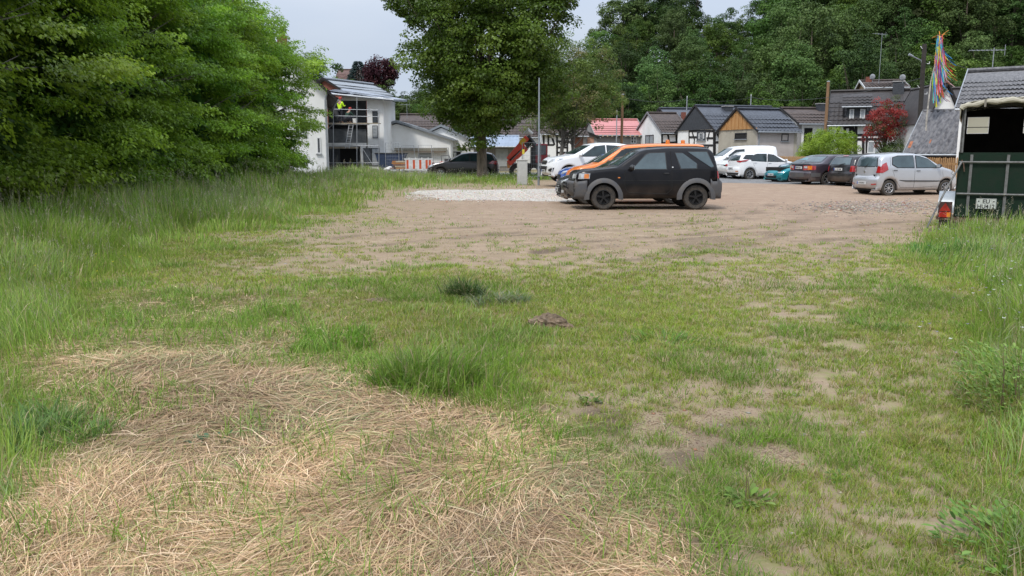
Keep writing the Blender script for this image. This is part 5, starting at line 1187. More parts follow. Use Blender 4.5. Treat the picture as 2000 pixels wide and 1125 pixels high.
# mudguard, wheel, lamp, plate
b = MB(); n = 12; V = []
for k in range(n+1):
    a = math.pi*(.0+1.0*k/n)
    for x_ in (-.30, -.01): V.append((x_, 1.15-.46*math.cos(a), .36+.42*math.sin(a)))
b.add(V, [(k*2, k*2+1, k*2+3, k*2+2) for k in range(n)]); b.add([V[k*2] for k in range(n+1)]+[(-.30, 1.15, .36)], [(k, k+1, n+1) for k in range(n)])
mg = b.build('mudguard', mat('zinc', (.42, .45, .47), .45, .5, .1, 5), T, True)
b = MB(); b.lathe([(.0, -.28), (.18, -.27), (.30, -.26), (.33, -.22), (.33, -.10), (.28, -.06), (0, -.06)], 26, 'x'); wh = b.build('wheel', rubber, T, True); wh.location = (0, 1.15, .33)
b = MB(); b.box(-.30, -.005, -.03, .68, .27, .33); b.build('lamp_bracket', rustm, T)
b = MB(); b.box(-.27, -.03, -.035, -.03, .30, .62); tb = b.build('lamp_board', mat('dark_board', (.05, .02, .015), .7), T)
b = MB(); b.prism([(-.25, .44), (-.05, .44), (-.15, .60)], lambda a, c, t: (a, t, c), -.045, -.036); b.build('reflector_triangle', lamp_r, tb); MB().box(-.25, -.05, -.05, -.036, .32, .425).build('tail_light', lamp_r, tb)
MB().box(-.115, -.05, -.053, -.0505, .33, .415).build('indicator', lamp_o, tb)
pl = MB().box(.36, .70, -.062, -.056, .50, .70).build('licence_plate', mat('old_plate', (.55, .57, .52), .5, 0, .15, 20), T, bevel=.004)
def text(s, size, loc, rot, m, parent, nm='lettering', bold=.0, ax='CENTER', sx=1.0):
    cu = bpy.data.curves.new(nm, 'FONT'); cu.body = s; cu.size = size; cu.align_x = ax; cu.extrude = .001; cu.offset = bold; o = bpy.data.objects.new(nm, cu); col.objects.link(o); o.parent = parent; o.location = loc; o.rotation_euler = rot; 
    dg = bpy.context.evaluated_depsgraph_get(); dg.update(); me = bpy.data.meshes.new_from_object(o.evaluated_get(dg)); o2 = bpy.data.objects.new(nm, me); col.objects.link(o2); o2.parent = parent; o2.location = loc; o2.rotation_euler = rot; o2.scale = (sx, 1, 1)
    bpy.data.objects.remove(o); me.materials.clear(); me.materials.append(m); return o2
text('EU', .105, (.53, -.0635, .61), (math.pi/2, 0, 0), plastic, pl, bold=.002, sx=1.0); text('HU412', .105, (.53, -.0635, .515), (math.pi/2, 0, 0), plastic, pl, bold=.002, sx=.95)
b = MB()
for x_ in (.405, .655): b.lathe([(0, -.001), (.013, -.001), (.013, .001), (0, .001)], 12, 'z', (x_, 0, 0))
for i, v in enumerate(b.v): b.v[i] = (v[0], -.0635+v[2], .645+v[1])
b.build('plate_seal', plastic, pl); b = MB()
b.box(.365, .695, -.0635, -.0625, .503, .508); b.box(.365, .695, -.0635, -.0625, .692, .697); b.box(.365, .37, -.0635, -.0625, .508, .692); b.box(.69, .695, -.0635, -.0625, .508, .692); b.build('plate_border', plastic, pl)
# ================================================================ BUILDINGS
wallw = mat('white_render', (.82, .82, .80), .9, 0, .05, .8, .25, c2=(.72, .71, .68), bscale=25)
wallg = mat('grey_block', (.36, .345, .33), .95, 0, .1, 2, .5, c2=(.27, .26, .25), bscale=20); wallb = mat('beige_render', (.42, .385, .31), .95, 0, .08, 1, .3, c2=(.34, .31, .25), bscale=20); wallp = mat('pinkish_render', (.50, .45, .42), .95, 0, .06, 1, .3, c2=(.42, .37, .34))
timber = mat('black_timber', (.018, .016, .016), .85, 0, .2, 6, .3); woodm = mat('raw_wood', (.50, .27, .10), .75, 0, .2, 3, .3, c2=(.34, .17, .06), stretch=(4, 4, .4)); slatec = mat('slate_cladding', (.045, .05, .058), .7, 0, .2, 7, .5)
winf = mat('window_frame_white', (.72, .72, .71), .5, 0, .05, 4); winf_d = mat('window_frame_dark', (.03, .03, .033), .5); pane_m = mat('window_glass', (.06, .07, .08), .05, 0, .3, .9, spec=1.0, c2=(.02, .022, .025)); curtain = mat('net_curtain', (.40, .42, .43), .35, 0, .15, 8, spec=.8, c2=(.22, .24, .26)); hole = mat('opening_shade', (.012, .011, .010), .9)  # hole: near-black panel colour standing for the unlit inside of openings
t_black = mat('blue_black_tile', (.065, .072, .088), .42, 0, .25, 3, .2, c2=(.04, .044, .055)); t_brown = mat('brown_tile', (.095, .072, .062), .75, 0, .25, 3, .2, c2=(.055, .042, .038)); t_dark = mat('dark_brown_tile', (.05, .042, .040), .65, 0, .25, 3, .2, c2=(.03, .026, .025))
t_grey = mat('weathered_grey_tile', (.20, .195, .20), .85, 0, .25, 9, .3, c2=(.10, .10, .105), bscale=20); t_red = mat('reddish_tile', (.15, .085, .07), .8, 0, .2, 3); sheet_pink = mat('pink_sheet_roof', (.55, .22, .21), .6, 0, .1, .5, .1, c2=(.46, .19, .18)); sheet_blue = mat('blue_grey_sheet', (.27, .33, .42), .5, 0, .12, 1, .1)
brick = mat('red_brick', (.22, .075, .05), .9, 0, .2, 12, .4); zinc = mat('zinc_gutter', (.36, .38, .40), .5, .4, .1, 6)

def tiles(mb, P0, a, s, n, La, Ls, kind='pan', pitch=.30, row=.29):
    """tiled surface: P0 lower-left corner, a along the eave, s up the slope, n outward"""
    P0, a, s, n = Vector(P0), Vector(a).normalized(), Vector(s).normalized(), Vector(n).normalized()
    nr = max(1, round(Ls/row)); nc = max(1, round(La/pitch)); sub = 5 if kind == 'pan' else (4 if kind == 'corr' else 1)
    amp = {'pan': .05, 'corr': .03 if pitch > .28 else .075, 'flat': .0}[kind]; step = 0 if kind == 'corr' else .045
    nr = nr if kind != 'corr' else 1; V = []; Fq = []; m = nc*sub+1
    for r_ in range(nr):
        for e in (0, 1):
            for c in range(m):
                u = La*c/(m-1); h = amp*(.5+.5*math.cos(2*math.pi*c/sub)) if sub > 1 else 0
                jj = .010*math.sin(c//sub*12.9+r_*78.2)
                p = P0+a*u+s*(Ls*(r_+e*1.02)/nr)+n*(.02+h+(step if e == 0 else 0)+jj); V.append(p)
        o = r_*2*m; Fq += [(o+c, o+c+1, o+m+c+1, o+m+c) for c in range(m-1)]
        if r_ < nr: 
            k = len(V); V += [P0+a*La*c/(m-1)+s*(Ls*r_/nr)+n*.0 for c in range(m)]; Fq += [(k+c, k+c+1, o+c+1, o+c) for c in range(m-1)]
    mb.add(V, Fq)

class House:
    def __init__(s, name, label, px, D, phi, gw, pxr, py_e, py_r, wall, roof, cat='house', over=.3, og=.25, kind='pan', gable=None, board=None, pitch=.30, L=None, backroof=True, grp=None, ezr=None, roof_label=None, z0=None, row=.29):
        s.phi = R(phi); c, sn = math.cos(s.phi), math.sin(s.phi); s.A = Vector((c, sn, 0)); s.B = Vector((-sn, c, 0)); s.gw = gw
        P = at(px, 299, D); s.P0 = Vector((P.x, D, 0)); gz_ = gzf(P.x, D) if z0 is None else z0; s.P0.z = gz_
        s.L = L if L else s.F(pxr, 299)[0]; s.ez = s.F(px, py_e)[1] if ezr is None else ezr[0]
        mid = s.P0+s.B*gw/2; q = (1000+F*(mid.x)/(mid.y*CT), py_r); 
        # ridge height: where the ray at the ridge's pixel row meets the plane through the ridge line
        d = ray(q[0], py_r); N_ = s.B; t = N_.dot(mid-Vector((0, 0, H0)))/N_.dot(d); s.rz = (Vector((0, 0, H0))+d*t).z-gz_ if ezr is None else ezr[1]
        s.root = r = thing(name, label, cat, s.P0, s.phi, grp); L_, e, z = s.L, s.ez, s.rz
        b = MB(); b.prism([(0, -.4), (gw, -.4), (gw, e), (gw/2, z-.08), (0, e)], lambda y, zz, x: (x, y, zz), 0, L_); s.wall = b.build('wall', wall, r)
        sl = math.hypot(gw/2, z-e); sv = Vector((0, gw/2, z-e)).normalized(); nv = Vector((0, -sv.z, sv.y)); b = MB(); Ls = sl+over
        p0 = Vector((-og, 0, e))-sv*over+nv*.06
        tiles(b, p0, (1, 0, 0), sv, nv, L_+2*og, Ls, kind, pitch, row)
        sv2 = Vector((0, -sv.y, sv.z)); nv2 = Vector((0, sv.z, sv.y))
        p1 = Vector((-og, gw, e))-sv2*over+nv2*.06
        if backroof: b.add([p1, p1+Vector((L_+2*og, 0, 0)), p1+Vector((L_+2*og, 0, 0))+sv2*Ls, p1+sv2*Ls], [(0, 1, 2, 3)])
        # underside boards
        for pp, vv, nn in ((p0, sv, nv), (p1, sv2, nv2)):
            q0 = pp-nn*.05; b.add([q0, q0+Vector((L_+2*og, 0, 0)), q0+Vector((L_+2*og, 0, 0))+vv*Ls, q0+vv*Ls], [(0, 1, 2, 3)])
        s.roof = b.build('roof', roof, r); 
        b = MB(); b.tube([(-og, gw/2, z+.11), (L_+og, gw/2, z+.11)], .09, 6); b.build('ridge', roof, s.roof)
        for x_ in (-og-.02, L_+og): 
            b = MB(); k_ = 1.0 if og > .2 else .7
            b.prism([(p0.y, p0.z-.10*k_), (gw/2, z-.0*k_), (p1.y, p1.z-.10*k_), (p1.y, p1.z+.07), (gw/2, z+.19), (p0.y, p0.z+.07)], lambda y, zz, x: (x, y, zz), x_-.02, x_+.02)
            b.build('verge_board', board or timber, s.roof)
        b = MB(); g0 = Vector((-og, p0.y-.05, p0.z-.02)); b.tube([g0, g0+Vector((L_+2*og, 0, 0))], .055, 6); b.build('gutter', zinc, s.roof)
        s.sv, s.nv, s.p0, s.Ls = sv, nv, p0, Ls
    def hit(s, px, py, N_, P_):
        o = Vector((0, 0, H0)); d = ray(px, py); t = N_.dot(P_-o)/N_.dot(d); return o+d*t-s.P0
    def F(s, px, py): h = s.hit(px, py, s.B, s.P0); return h.dot(s.A), h.z
    def G(s, px, py): h = s.hit(px, py, s.A, s.P0); return h.dot(s.B), h.z
    def face(s, f):
        return (s.F, lambda u, z, d: (u, -d, z)) if f == 'F' else (s.G, lambda u, z, d: (-d, u, z))
    def rect(s, f, px0, py0, px1, py1):
        fn = s.face(f)[0]; u0, z1 = fn(px0, py0); u1, _ = fn(px1, py0); _, z0 = fn(px0, py1); return min(u0, u1), max(u0, u1), z0, z1
    def window(s, f, px0, py0, px1, py1, fm=None, pm=None, cols=2, rows=1, name='window', fr=.06, label=None, rec=0):
        u0, u1, z0, z1 = s.rect(f, px0, py0, px1, py1); mp = s.face(f)[1]; b = MB()
        def bx(a0, a1, c0, c1, d0, d1): 
            p = mp(a0, c0, d0); q = mp(a1, c1, d1); b.box(min(p[0], q[0]), max(p[0], q[0]), min(p[1], q[1]), max(p[1], q[1]), c0, c1)
        bx(u0, u1, z0, z0+fr, .0, .05); bx(u0, u1, z1-fr, z1, .0, .05); bx(u0, u0+fr, z0+fr, z1-fr, .0, .048); bx(u1-fr, u1, z0+fr, z1-fr, .0, .048)
        for k in range(1, cols): c = u0+(u1-u0)*k/cols; bx(c-fr*.6, c+fr*.6, z0+fr, z1-fr, .0, .046)
        for k in range(1, rows): c = z0+(z1-z0)*k/rows; bx(u0+fr, u1-fr, c-fr*.4, c+fr*.4, .0, .044)
        w_ = b.build(name, fm or winf, s.root); b = MB(); bx(u0+fr*.5, u1-fr*.5, z0+fr*.5, z1-fr*.5, -.02, .015); b.build('pane', pm or pane_m, w_)
        b = MB(); bx(u0-.06, u1+.06, z0-.06, z0-.003, .0, .11); b.build('sill', zinc, w_); return w_
    def panel(s, f, px0, py0, px1, py1, m, name, d=.03):
        u0, u1, z0, z1 = s.rect(f, px0, py0, px1, py1); mp = s.face(f)[1]; b = MB(); p = mp(u0, z0, -.01); q = mp(u1, z1, d)
        b.box(min(p[0], q[0]), max(p[0], q[0]), min(p[1], q[1]), max(p[1], q[1]), z0, z1); return b.build(name, m, s.root)
    def beams(s, f, segs, w_=.16, d=.03, name='timber_frame', m=None):
        fn, mp = s.face(f); b = MB()
        for i, (x0, y0, x1, y1) in enumerate(segs):
            u0, z0 = fn(x0, y0); u1, z1 = fn(x1, y1); dd = d+.002*(i % 5); up = (0, -1, 0) if f == 'F' else (-1, 0, 0)
            b.beam(mp(u0, z0, dd/2-.01), mp(u1, z1, dd/2-.01), w_, dd, up)
        return b.build(name, m or timber, s.root)
    def chimney(s, px0, px1, py_top, m, frac=.5, w_=None, name='chimney', cap=True):
        """a chimney rising from the front slope at fraction frac of the way from eave to ridge"""
        P_ = s.P0+s.B*(s.gw/2*frac); h0 = s.hit(px0, py_top, s.B, P_); h1 = s.hit(px1, py_top, s.B, P_); a0, a1 = h0.dot(s.A), h1.dot(s.A); zt = h0.z; y0 = s.gw/2*frac; dp = max(.35, (a1-a0)*.8)
        zb = s.ez+(s.rz-s.ez)*frac-.5; b = MB(); b.box(a0, a1, y0, y0+dp, zb, zt)
        ch = b.build(name, m, s.roof); 
        if cap: MB().box(a0-.05, a1+.05, y0-.05, y0+dp+.05, zt, zt+.07).build('chimney_cap', wallg, ch)
        return a0, a1, y0, zt
    def on_roof(s, px, py, out=.0):
        o = Vector((0, 0, H0)); d = ray(px, py); n = s.B*s.nv.y+Vector((0, 0, s.nv.z)); P_ = s.P0+s.B*0+Vector((0, 0, s.ez)); t = n.dot(P_-o)/n.dot(d); h = o+d*t-s.P0; return Vector((h.dot(s.A), h.dot(s.B), h.z))+s.nv*out

# --- big white house behind the hedge
h = House('white_house', 'tall white house with a brown tiled gable roof and brick chimney, beside the hedge', 642, 50, 104, 9.6, None, 168, 52, wallw, t_brown, L=12, over=.75, og=.5)
h.window('G', 596, 232, 574, 262, cols=2); h.window('G', 626, 268, 618, 300, cols=1); h.window('G', 560, 150, 545, 185)
b = MB(); p = at(551, 80, 53); q = p-h.P0; lx, ly = q.dot(h.A), q.dot(h.B); b.box(lx, lx+.9, ly-.30, ly+.30, 5.5, q.z+.35); ch = b.build('chimney', brick, h.root)
MB().lathe([(.16, q.z+.35), (.19, q.z+.5), (.21, q.z+.62), (.15, q.z+.78), (.0, q.z+.86)], 12, c=(lx+.45, ly, 0)).build('chimney_cowl', slatec, ch)
MB().tube([(-.06, -.03, h.ez-.05), (-.06, .10, h.ez-.5), (-.06, .10, 0)], .05, 6).build('downpipe', zinc, h.root)

# --- the extension under construction
D = 60.0
def fb(root, b, px0, py0, px1, py1, d0=0.0, d1=.3, Dp=D):
    o = root.location; p = at(px0, py0, Dp+d0); q = at(px1, py1, Dp+d0); b.box(p.x-o.x, q.x-o.x, Dp+d0-o.y, Dp+d1-o.y, q.z-o.z, p.z-o.z); return b
p = at(700, 340, D); E = thing('house_extension', 'white two storey flat roofed extension being plastered, grey recessed balcony, behind scaffolding', 'building', (p.x, D, 0))
b = MB(); fb(E, b, 716, 190, 752, 345, 0, 6); fb(E, b, 640, 279, 716, 286, 0, .5); fb(E, b, 640, 190, 716, 196, 0, .4); fb(E, b, 704, 286, 716, 345, .0, .5); b.build('wall', wallw, E)
b = MB(); fb(E, b, 640, 196, 716, 279, 1.2, 1.5); fb(E, b, 622, 286, 704, 345, .9, 1.1); b.build('recessed_wall', mat('grey_plaster_board', (.10, .105, .115), .85, 0, .2, 1.5), E)
b = MB(); fb(E, b, 638, 240, 722, 243.5, .0, 1.3); b.build('balcony_slab', wallg, E)
b = MB(); fb(E, b, 640, 252, 716, 279, .3, .42); b.build('balcony_wall', mat('grey_board', (.16, .17, .18), .85, 0, .2, 1.5), E)
for x0, y0, x1, y1, nm, l in ((727, 217, 738, 240, 'window', None), (727, 245, 738, 270, 'window', None), (709, 289, 742, 324, 'glazed_door', None)):
    b = MB(); fb(E, b, x0, y0, x1, y1, -.05, .02); f_ = b.build(nm, winf_d, E); 
    k = (x1-x0)/2 if nm == 'glazed_door' else (x1-x0)
    for i in range(2 if nm == 'glazed_door' else 1):
        b = MB(); fb(E, b, x0+1+i*k, y0+1.2, x0+k*(i+1)-1, y1-1.2, -.07, -.05); b.build('pane', curtain if i or nm == 'window' and y0 > 240 else pane_m, f_)
b = MB(); fb(E, b, 664, 290, 700, 332, .80, .9); b.build('doorway', hole, E)
# shallow roof slab with solar sheets
o = E.location; c0 = at(636, 182, D-.6); c1 = at(769, 194, D-.6); zz = c0.z; b = MB(); xr_ = c1.x-o.x
b.add([(c0.x-o.x, -.6, zz+.05), (xr_, -.6, c1.z), (xr_, 7, c1.z+.45), (c0.x-o.x, 7, zz+.9), (c0.x-o.x, -.6, zz-.10), (xr_, -.6, c1.z-.14), (xr_, 7, c1.z+.3), (c0.x-o.x, 7, zz+.7)], [(0, 1, 2, 3), (7, 6, 5, 4), (0, 4, 5, 1), (1, 5, 6, 2), (2, 6, 7, 3), (3, 7, 4, 0)])
rf = b.build('roof', mat('roof_sheet', (.30, .33, .38), .45, .1, .1, 1), E)
b = MB()
for k in range(3):
    x_ = .2+k*1.5-2.4
    def rz_(x, y): t = (x-(c0.x-o.x))/(xr_-(c0.x-o.x)); return (zz+.05)*(1-t)+c1.z*t+(.85*(1-t)+.45*t)*(y+.6)/7.6+.06
    b.add([(x_, .4, rz_(x_, .4)), (x_+1.35, .4, rz_(x_+1.35, .4)), (x_+1.35, 3.4, rz_(x_+1.35, 3.4)), (x_, 3.4, rz_(x_, 3.4))], [(0, 1, 2, 3)])
b.build('solar_panel', mat('solar_glass', (.03, .045, .08), .1, .2, .1, 2), rf)
MB().tube([(c0.x-o.x, -.66, zz-.02), (xr_, -.66, c1.z-.05)], .07, 6).build('gutter', zinc, rf)

# --- scaffold
SD = 58.6; p = at(690, 330, SD); S0 = thing('scaffold', 'metal scaffold with two plank decks in front of the extension', 'scaffold', (p.x, SD, 0)); ob_ = S0.location
def sp_(px, py, d=0): q = at(px, py, SD+d); return (q.x-ob_.x, d, q.z)
galv2 = mat('scaffold_tube', (.36, .37, .38), .5, .4, .1, 8); plank = mat('scaffold_plank', (.50, .42, .30), .8, 0, .2, 3)
b = MB()
for px in (651, 697, 740): 
    for d in (0, .8): b.tube([sp_(px, 340, d)[:2]+(0,), sp_(px, 189 if px == 697 else 213, d)], .03, 6)
b.build('upright', galv2, S0); b = MB()
for y_ in (213, 226, 283, 318): b.tube([sp_(640, y_), sp_(741, y_+(2 if y_ < 300 else 0))], .022, 5)
b.tube([sp_(640, 252), sp_(654, 240)], .022, 5); b.tube([sp_(705, 285), sp_(728, 322)], .02, 5); b.build('rail', galv2, S0)
for y_ in (240, 288):
    q0 = sp_(640, y_); q1 = sp_(741 if y_ < 260 else 697, y_+1); MB().box(q0[0], q1[0], .0, .78, q0[2]-.05, q0[2]).build('deck', plank, S0)
b = MB(); 
for px0, px1 in ((674, 682), (682, 690)): b.tube([sp_(px0, 290, -.3), sp_(px1, 243, .1)], .025, 5)
for k in range(9): t = (k+.5)/9; b.tube([Vector(sp_(674, 290, -.3)).lerp(Vector(sp_(682, 243, .1)), t), Vector(sp_(682, 290, -.3)).lerp(Vector(sp_(690, 243, .1)), t)], .015, 4)
b.build('ladder', galv2, S0)
q = sp_(691, 240); bk = thing('bucket', 'white plaster bucket standing on the scaffold deck', 'bucket', (q[0]+ob_.x, SD+.4, q[2])); MB().lathe([(.0, 0), (.13, 0), (.16, .33), (.15, .33), (.12, .03), (0, .03)], 14).build('tub', winf, bk); MB().tube([(.15, 0, .3), (.12, -.05, .38), (0, -.08, .42), (-.12, -.05, .38), (-.15, 0, .3)], .006, 4).build('handle', zinc, bk)

# --- frontal white sheds
h = House('white_shed', 'long white shed with a low grey edged gable and a brown rolled awning', 880, 64, 90, 8.2, None, 272, 240, wallw, zinc, cat='shed', L=14, over=.3, og=.25, kind='corr', board=mat('grey_verge', (.22, .24, .26), .6))
h.panel('G', 772, 289, 873, 295, mat('awning_box', (.24, .22, .17), .8), 'awning_case', .45); h.panel('G', 775, 295, 871, 297.5, mat('awning_fringe', (.50, .38, .28), .8, 0, .3, 20), 'awning_fringe', .40)
h.panel('G', 846, 299, 871, 325, winf, 'roller_door', .02); h.panel('G', 817, 299, 842, 318, curtain, 'mirror_panel', .04)
MB().tube([(1.0, 6.9, h.ez+.5), (1.0, 6.9, h.ez+1.1)], .16, 10).build('flue', zinc, h.roof)
h = House('white_annex', 'smaller white gabled annex with a wide dark doorway, partly behind the linden', 930, 67, 90, 5.6, None, 277, 248, wallw, zinc, cat='shed', L=10, over=.25, kind='corr', board=mat('grey_verge', (.22, .24, .26), .6))
h.panel('G', 882, 296, 900, 322, hole, 'doorway', .03); h.window('G', 884, 298, 891, 312); h.panel('G', 878, 288, 928, 290, wallb, 'lintel', .08)
House('brown_roofed_house', 'house with a plain grey brown tiled roof rising behind the white shed', 786, 78, 6, 8, 880, 262, 225, wallb, t_brown, over=.3)
h = House('grey_shed', 'grey boarded shed under a blue grey sheet canopy, behind the linden trunk', 926, 66, 0, 5, 1008, 284, 268, mat('weathered_boards', (.27, .245, .22), .9, 0, .2, 3, .3, stretch=(4, 4, .3)), sheet_blue, cat='shed', kind='corr', over=.6, board=zinc)
h.panel('F', 968, 290, 992, 325, mat('grey_gate', (.33, .34, .34), .7), 'gate', .05); h.panel('F', 932, 288, 950, 322, mat('grey_shutter', (.40, .41, .43), .6), 'shutter', .04)
h = House('barn', 'long barn with a grey brown tiled roof behind the linden and the red crane', 900, 73, 0, 8, 1068, 267, 229, wallw, t_brown, cat='barn')
h.chimney(1052, 1062, 222, brick, .7)
h = House('timbered_barn', 'narrow half timbered barn behind the lamp post and the twin stemmed tree', 1058, 69, 0, 6, 1122, 261, 234, wallw, t_brown, cat='barn')
h.beams('F', [(1058, 283, 1082, 283), (1062, 262, 1062, 283), (1071, 262, 1071, 283), (1079, 270, 1083, 283), (1088, 262, 1088, 320), (1098, 262, 1098, 300), (1108, 262, 1108, 320), (1088, 276, 1110, 276), (1088, 288, 1110, 288), (1088, 298, 1110, 298), (1058, 262, 1122, 262)], .15)
h.panel('F', 1062, 302, 1074, 326, mat('grey_gate', (.33, .34, .34), .7), 'gate', .04); h.window('F', 1097, 300, 1104, 316, fm=mat('red_frame', (.25, .03, .03), .6), cols=1)
h = House('brick_outbuilding', 'small open brown brick outbuilding between the timbered barn and the grey block house', 1119, 74, 0, 5, 1144, 266, 254, wallg, t_brown, cat='outbuilding')
h.panel('F', 1121, 268, 1139, 289, mat('brown_boards', (.20, .085, .05), .8, 0, .2, 4), 'hatch', .03); h.panel('F', 1121, 293, 1139, 320, hole, 'opening', .02)
h = House('grey_block_house', 'unplastered grey block house with a pink sheet roof and bare rafter ends', 1162, 79, 5, 7, 1258, 262, 235, wallg, sheet_pink, kind='flat', over=.45, og=.1, board=wallg)
h.window('F', 1232, 267, 1243, 280, fm=winf, rows=2); b = MB()
for k in range(11): x_ = .2+k*(h.L-.4)/10; b.box(x_-.06, x_+.06, -.62, -.02, h.ez-.24, h.ez-.08)
b.build('rafter_ends', mat('pale_wood', (.52, .42, .30), .8), h.roof)
h = House('grey_gabled_house', 'grey plastered gable with a closed orange shutter, left of the pink roof', 1166, 77, 90, 5.4, None, 268, 246, wallg, t_brown, L=5, over=.2)
h.panel('G', 1147, 268, 1160, 284, mat('orange_shutter', (.50, .27, .18), .7, 0, .1, 10), 'roller_shutter', .05)

# --- half-timbered row
GRH = None
h = House('white_gabled_house', 'small white gabled house with brown tiled roof and red chimney', 1291, 74, 11, 6.9, 1345, 258, 222, wallw, t_brown, over=.35, og=.12, board=mat('grey_board2', (.20, .20, .21), .7))
h.window('G', 1261, 264, 1277, 288, fm=winf_d, cols=2, pm=curtain); h.chimney(1333, 1342, 219, brick, .62, cap=False)
h.beams('F', [(1293, 262, 1293, 310), (1304, 262, 1308, 280), (1308, 280, 1309, 310), (1321, 262, 1321, 310), (1336, 262, 1336, 310), (1292, 279, 1345, 277), (1292, 262, 1345, 261)], .16)
h = House('slate_gabled_house', 'half timbered house with a dark slate clad gable and blue black tiles', 1394, 67, 16, 6.3, 1428, 253, 208, wallw, t_black, over=.35, og=.14, L=7)
g0, _ = h.G(1346, 255); b = MB(); b.prism([(-.05, h.ez+.05), (6.35, h.ez+.05), (3.15, h.rz-.05)], lambda y, z, x: (x, y, z), -.10, .0); b.build('gable_cladding', slatec, h.root)
h.window('G', 1362, 256, 1379, 275, fm=slatec, fr=.16, cols=1, pm=curtain); h.window('G', 1366, 259, 1375, 273, fm=winf, fr=.07, cols=1, pm=curtain)
h.beams('G', [(1346, 256, 1346, 310), (1357, 275, 1352, 257), (1386, 257, 1382, 275), (1394, 256, 1394, 310), (1346, 268, 1362, 268), (1380, 270, 1394, 270), (1346, 284, 1394, 284), (1356, 276, 1356, 310), (1384, 284, 1378, 310), (1346, 256, 1394, 256)], .17)
h.beams('F', [(1396, 258, 1396, 310), (1400, 260, 1411, 278), (1394, 278, 1416, 278), (1412, 262, 1413, 310)], .18); h.chimney(1417, 1432, 208, slatec, .75)
bb = House('back_roof_house', 'low house with blue black tiles showing only its ridge behind the white gabled house', 1312, 79, 11, 6, 1365, 240, 213, wallw, t_black, L=6)
h = House('wooden_gabled_house', 'beige house with a bare wooden boarded gable and blue black tiled roof', 1477, 60, 17, 5.2, 1555, 254, 214, wallb, t_black, over=.35, og=.16)
b = MB(); b.prism([(-.02, h.ez+.10), (5.22, h.ez+.10), (2.6, h.rz-.05)], lambda y, z, x: (x, y, z), -.07, .0); gb = b.build('wooden_gable', woodm, h.root)
b = MB()
for y_ in (1.3, 1.9, 2.4, 2.9, 3.4, 4.0): b.box(-.12, -.07, y_-.05, y_+.05, h.ez+.10, h.ez+.10+(h.rz-h.ez-.1)*(1-abs(y_-2.6)/2.6)-.1)
b.build('batten', woodm, gb); h.window('G', 1436, 260, 1459, 272, fm=winf_d, cols=1, pm=hole)
h.panel('F', 1479, 256, 1551, 330, wallp, 'rendered_wall', .03); h.window('F', 1526, 261, 1540, 276, fm=winf_d, cols=1, fr=.07)
MB().tube([(.12, -.08, h.ez-.1), (.12, -.08, 0)], .05, 6).build('downpipe', zinc, h.root)
h = House('grey_roofed_house', 'low half plastered house with a grey brown roof and an empty door opening', 1556, 64, 10, 5.3, 1634, 240, 213, wallw, t_brown, over=.35, og=.15)
h.panel('F', 1556, 243, 1566, 330, wallg, 'bare_blockwork', .03); h.panel('F', 1571, 250, 1587, 290, hole, 'doorway', .02); h.chimney(1600, 1614, 203, slatec, .8)

h = House('half_timbered_house', 'large black and white half timbered house with a dark tiled roof and slate dormer', 1622, 57, -22, 7.4, 1886, 241, 181, wallw, t_dark, over=.4, og=.3, L=12.2)
h.chimney(1745, 1767, 160, slatec, .84)
h.beams('F', [(1624, 242, 1900, 238), (1640, 245, 1634, 265), (1650, 248, 1650, 262), (1661, 247, 1661, 262), (1664, 243, 1669, 263), (1672, 243, 1672, 305), (1650, 248, 1666, 248), (1636, 265, 1780, 261), (1645, 272, 1690, 272), (1686, 266, 1686, 305), (1693, 266, 1693, 305), (1703, 243, 1703, 266), (1727, 262, 1727, 305), (1766, 241, 1774, 262), (1772, 262, 1763, 300), (1740, 282, 1780, 281), (1669, 275, 1669, 305), (1745, 262, 1895, 258), (1800, 241, 1800, 300), (1693, 272, 1727, 272), (1630, 286, 1645, 286)], .17)
h.window('F', 1695, 276, 1722, 299, cols=2, pm=curtain); h.window('F', 1656, 277, 1667, 299, cols=1, pm=curtain)
# slate dormer
q0 = h.on_roof(1652, 234); q1 = h.on_roof(1692, 232); zt = h.on_roof(1652, 234).z; u0, u1 = q0.x, q1.x; yf = q0.y-.05; z0_ = q0.z-.1; z1_ = z0_+.95
b = MB(); b.add([(u0, yf, z0_), (u1, yf, z0_), (u1, yf, z1_), (u0, yf, z1_), (u0, yf+1.6, z1_+.1), (u1, yf+1.6, z1_+.1), (u0, yf+.1, z0_), (u1, yf+.1, z0_)], [(0, 1, 2, 3), (0, 3, 4, 6), (1, 7, 5, 2), (3, 2, 5, 4)]); dm = b.build('dormer', slatec, h.roof)
for f0, f1 in ((.16, .38), (.68, .92)):
    a0, a1 = u0+(u1-u0)*f0, u0+(u1-u0)*f1; MB().box(a0, a1, yf-.05, yf, z0_+.18, z1_-.14).build('window', winf, dm)
    MB().box(a0+.06, a1-.06, yf-.06, yf-.045, z0_+.24, z1_-.2).build('pane', curtain, dm)
b = MB(); tiles(b, (u0-.3, yf-.35, z1_-.02), (1, 0, 0), (0, 1, .42), (0, -.42, 1), u1-u0+.6, 2.9); b.build('dormer_roof', t_dark, dm); MB().tube([(u0-.3, yf-.38, z1_-.02), (u1+.3, yf-.38, z1_-.02)], .05, 5).build('gutter', zinc, dm)
hh7 = h
h = House('hillside_house', 'small house with a low grey roof peeping over the big dark roof', 1686, 72, -14, 6, 1760, 172, 160, mat('ochre_render', (.40, .27, .15), .9), t_brown, board=winf, z0=0)
a0, a1, y0, zt = h.chimney(1692, 1703, 150, brick, .8, cap=False)
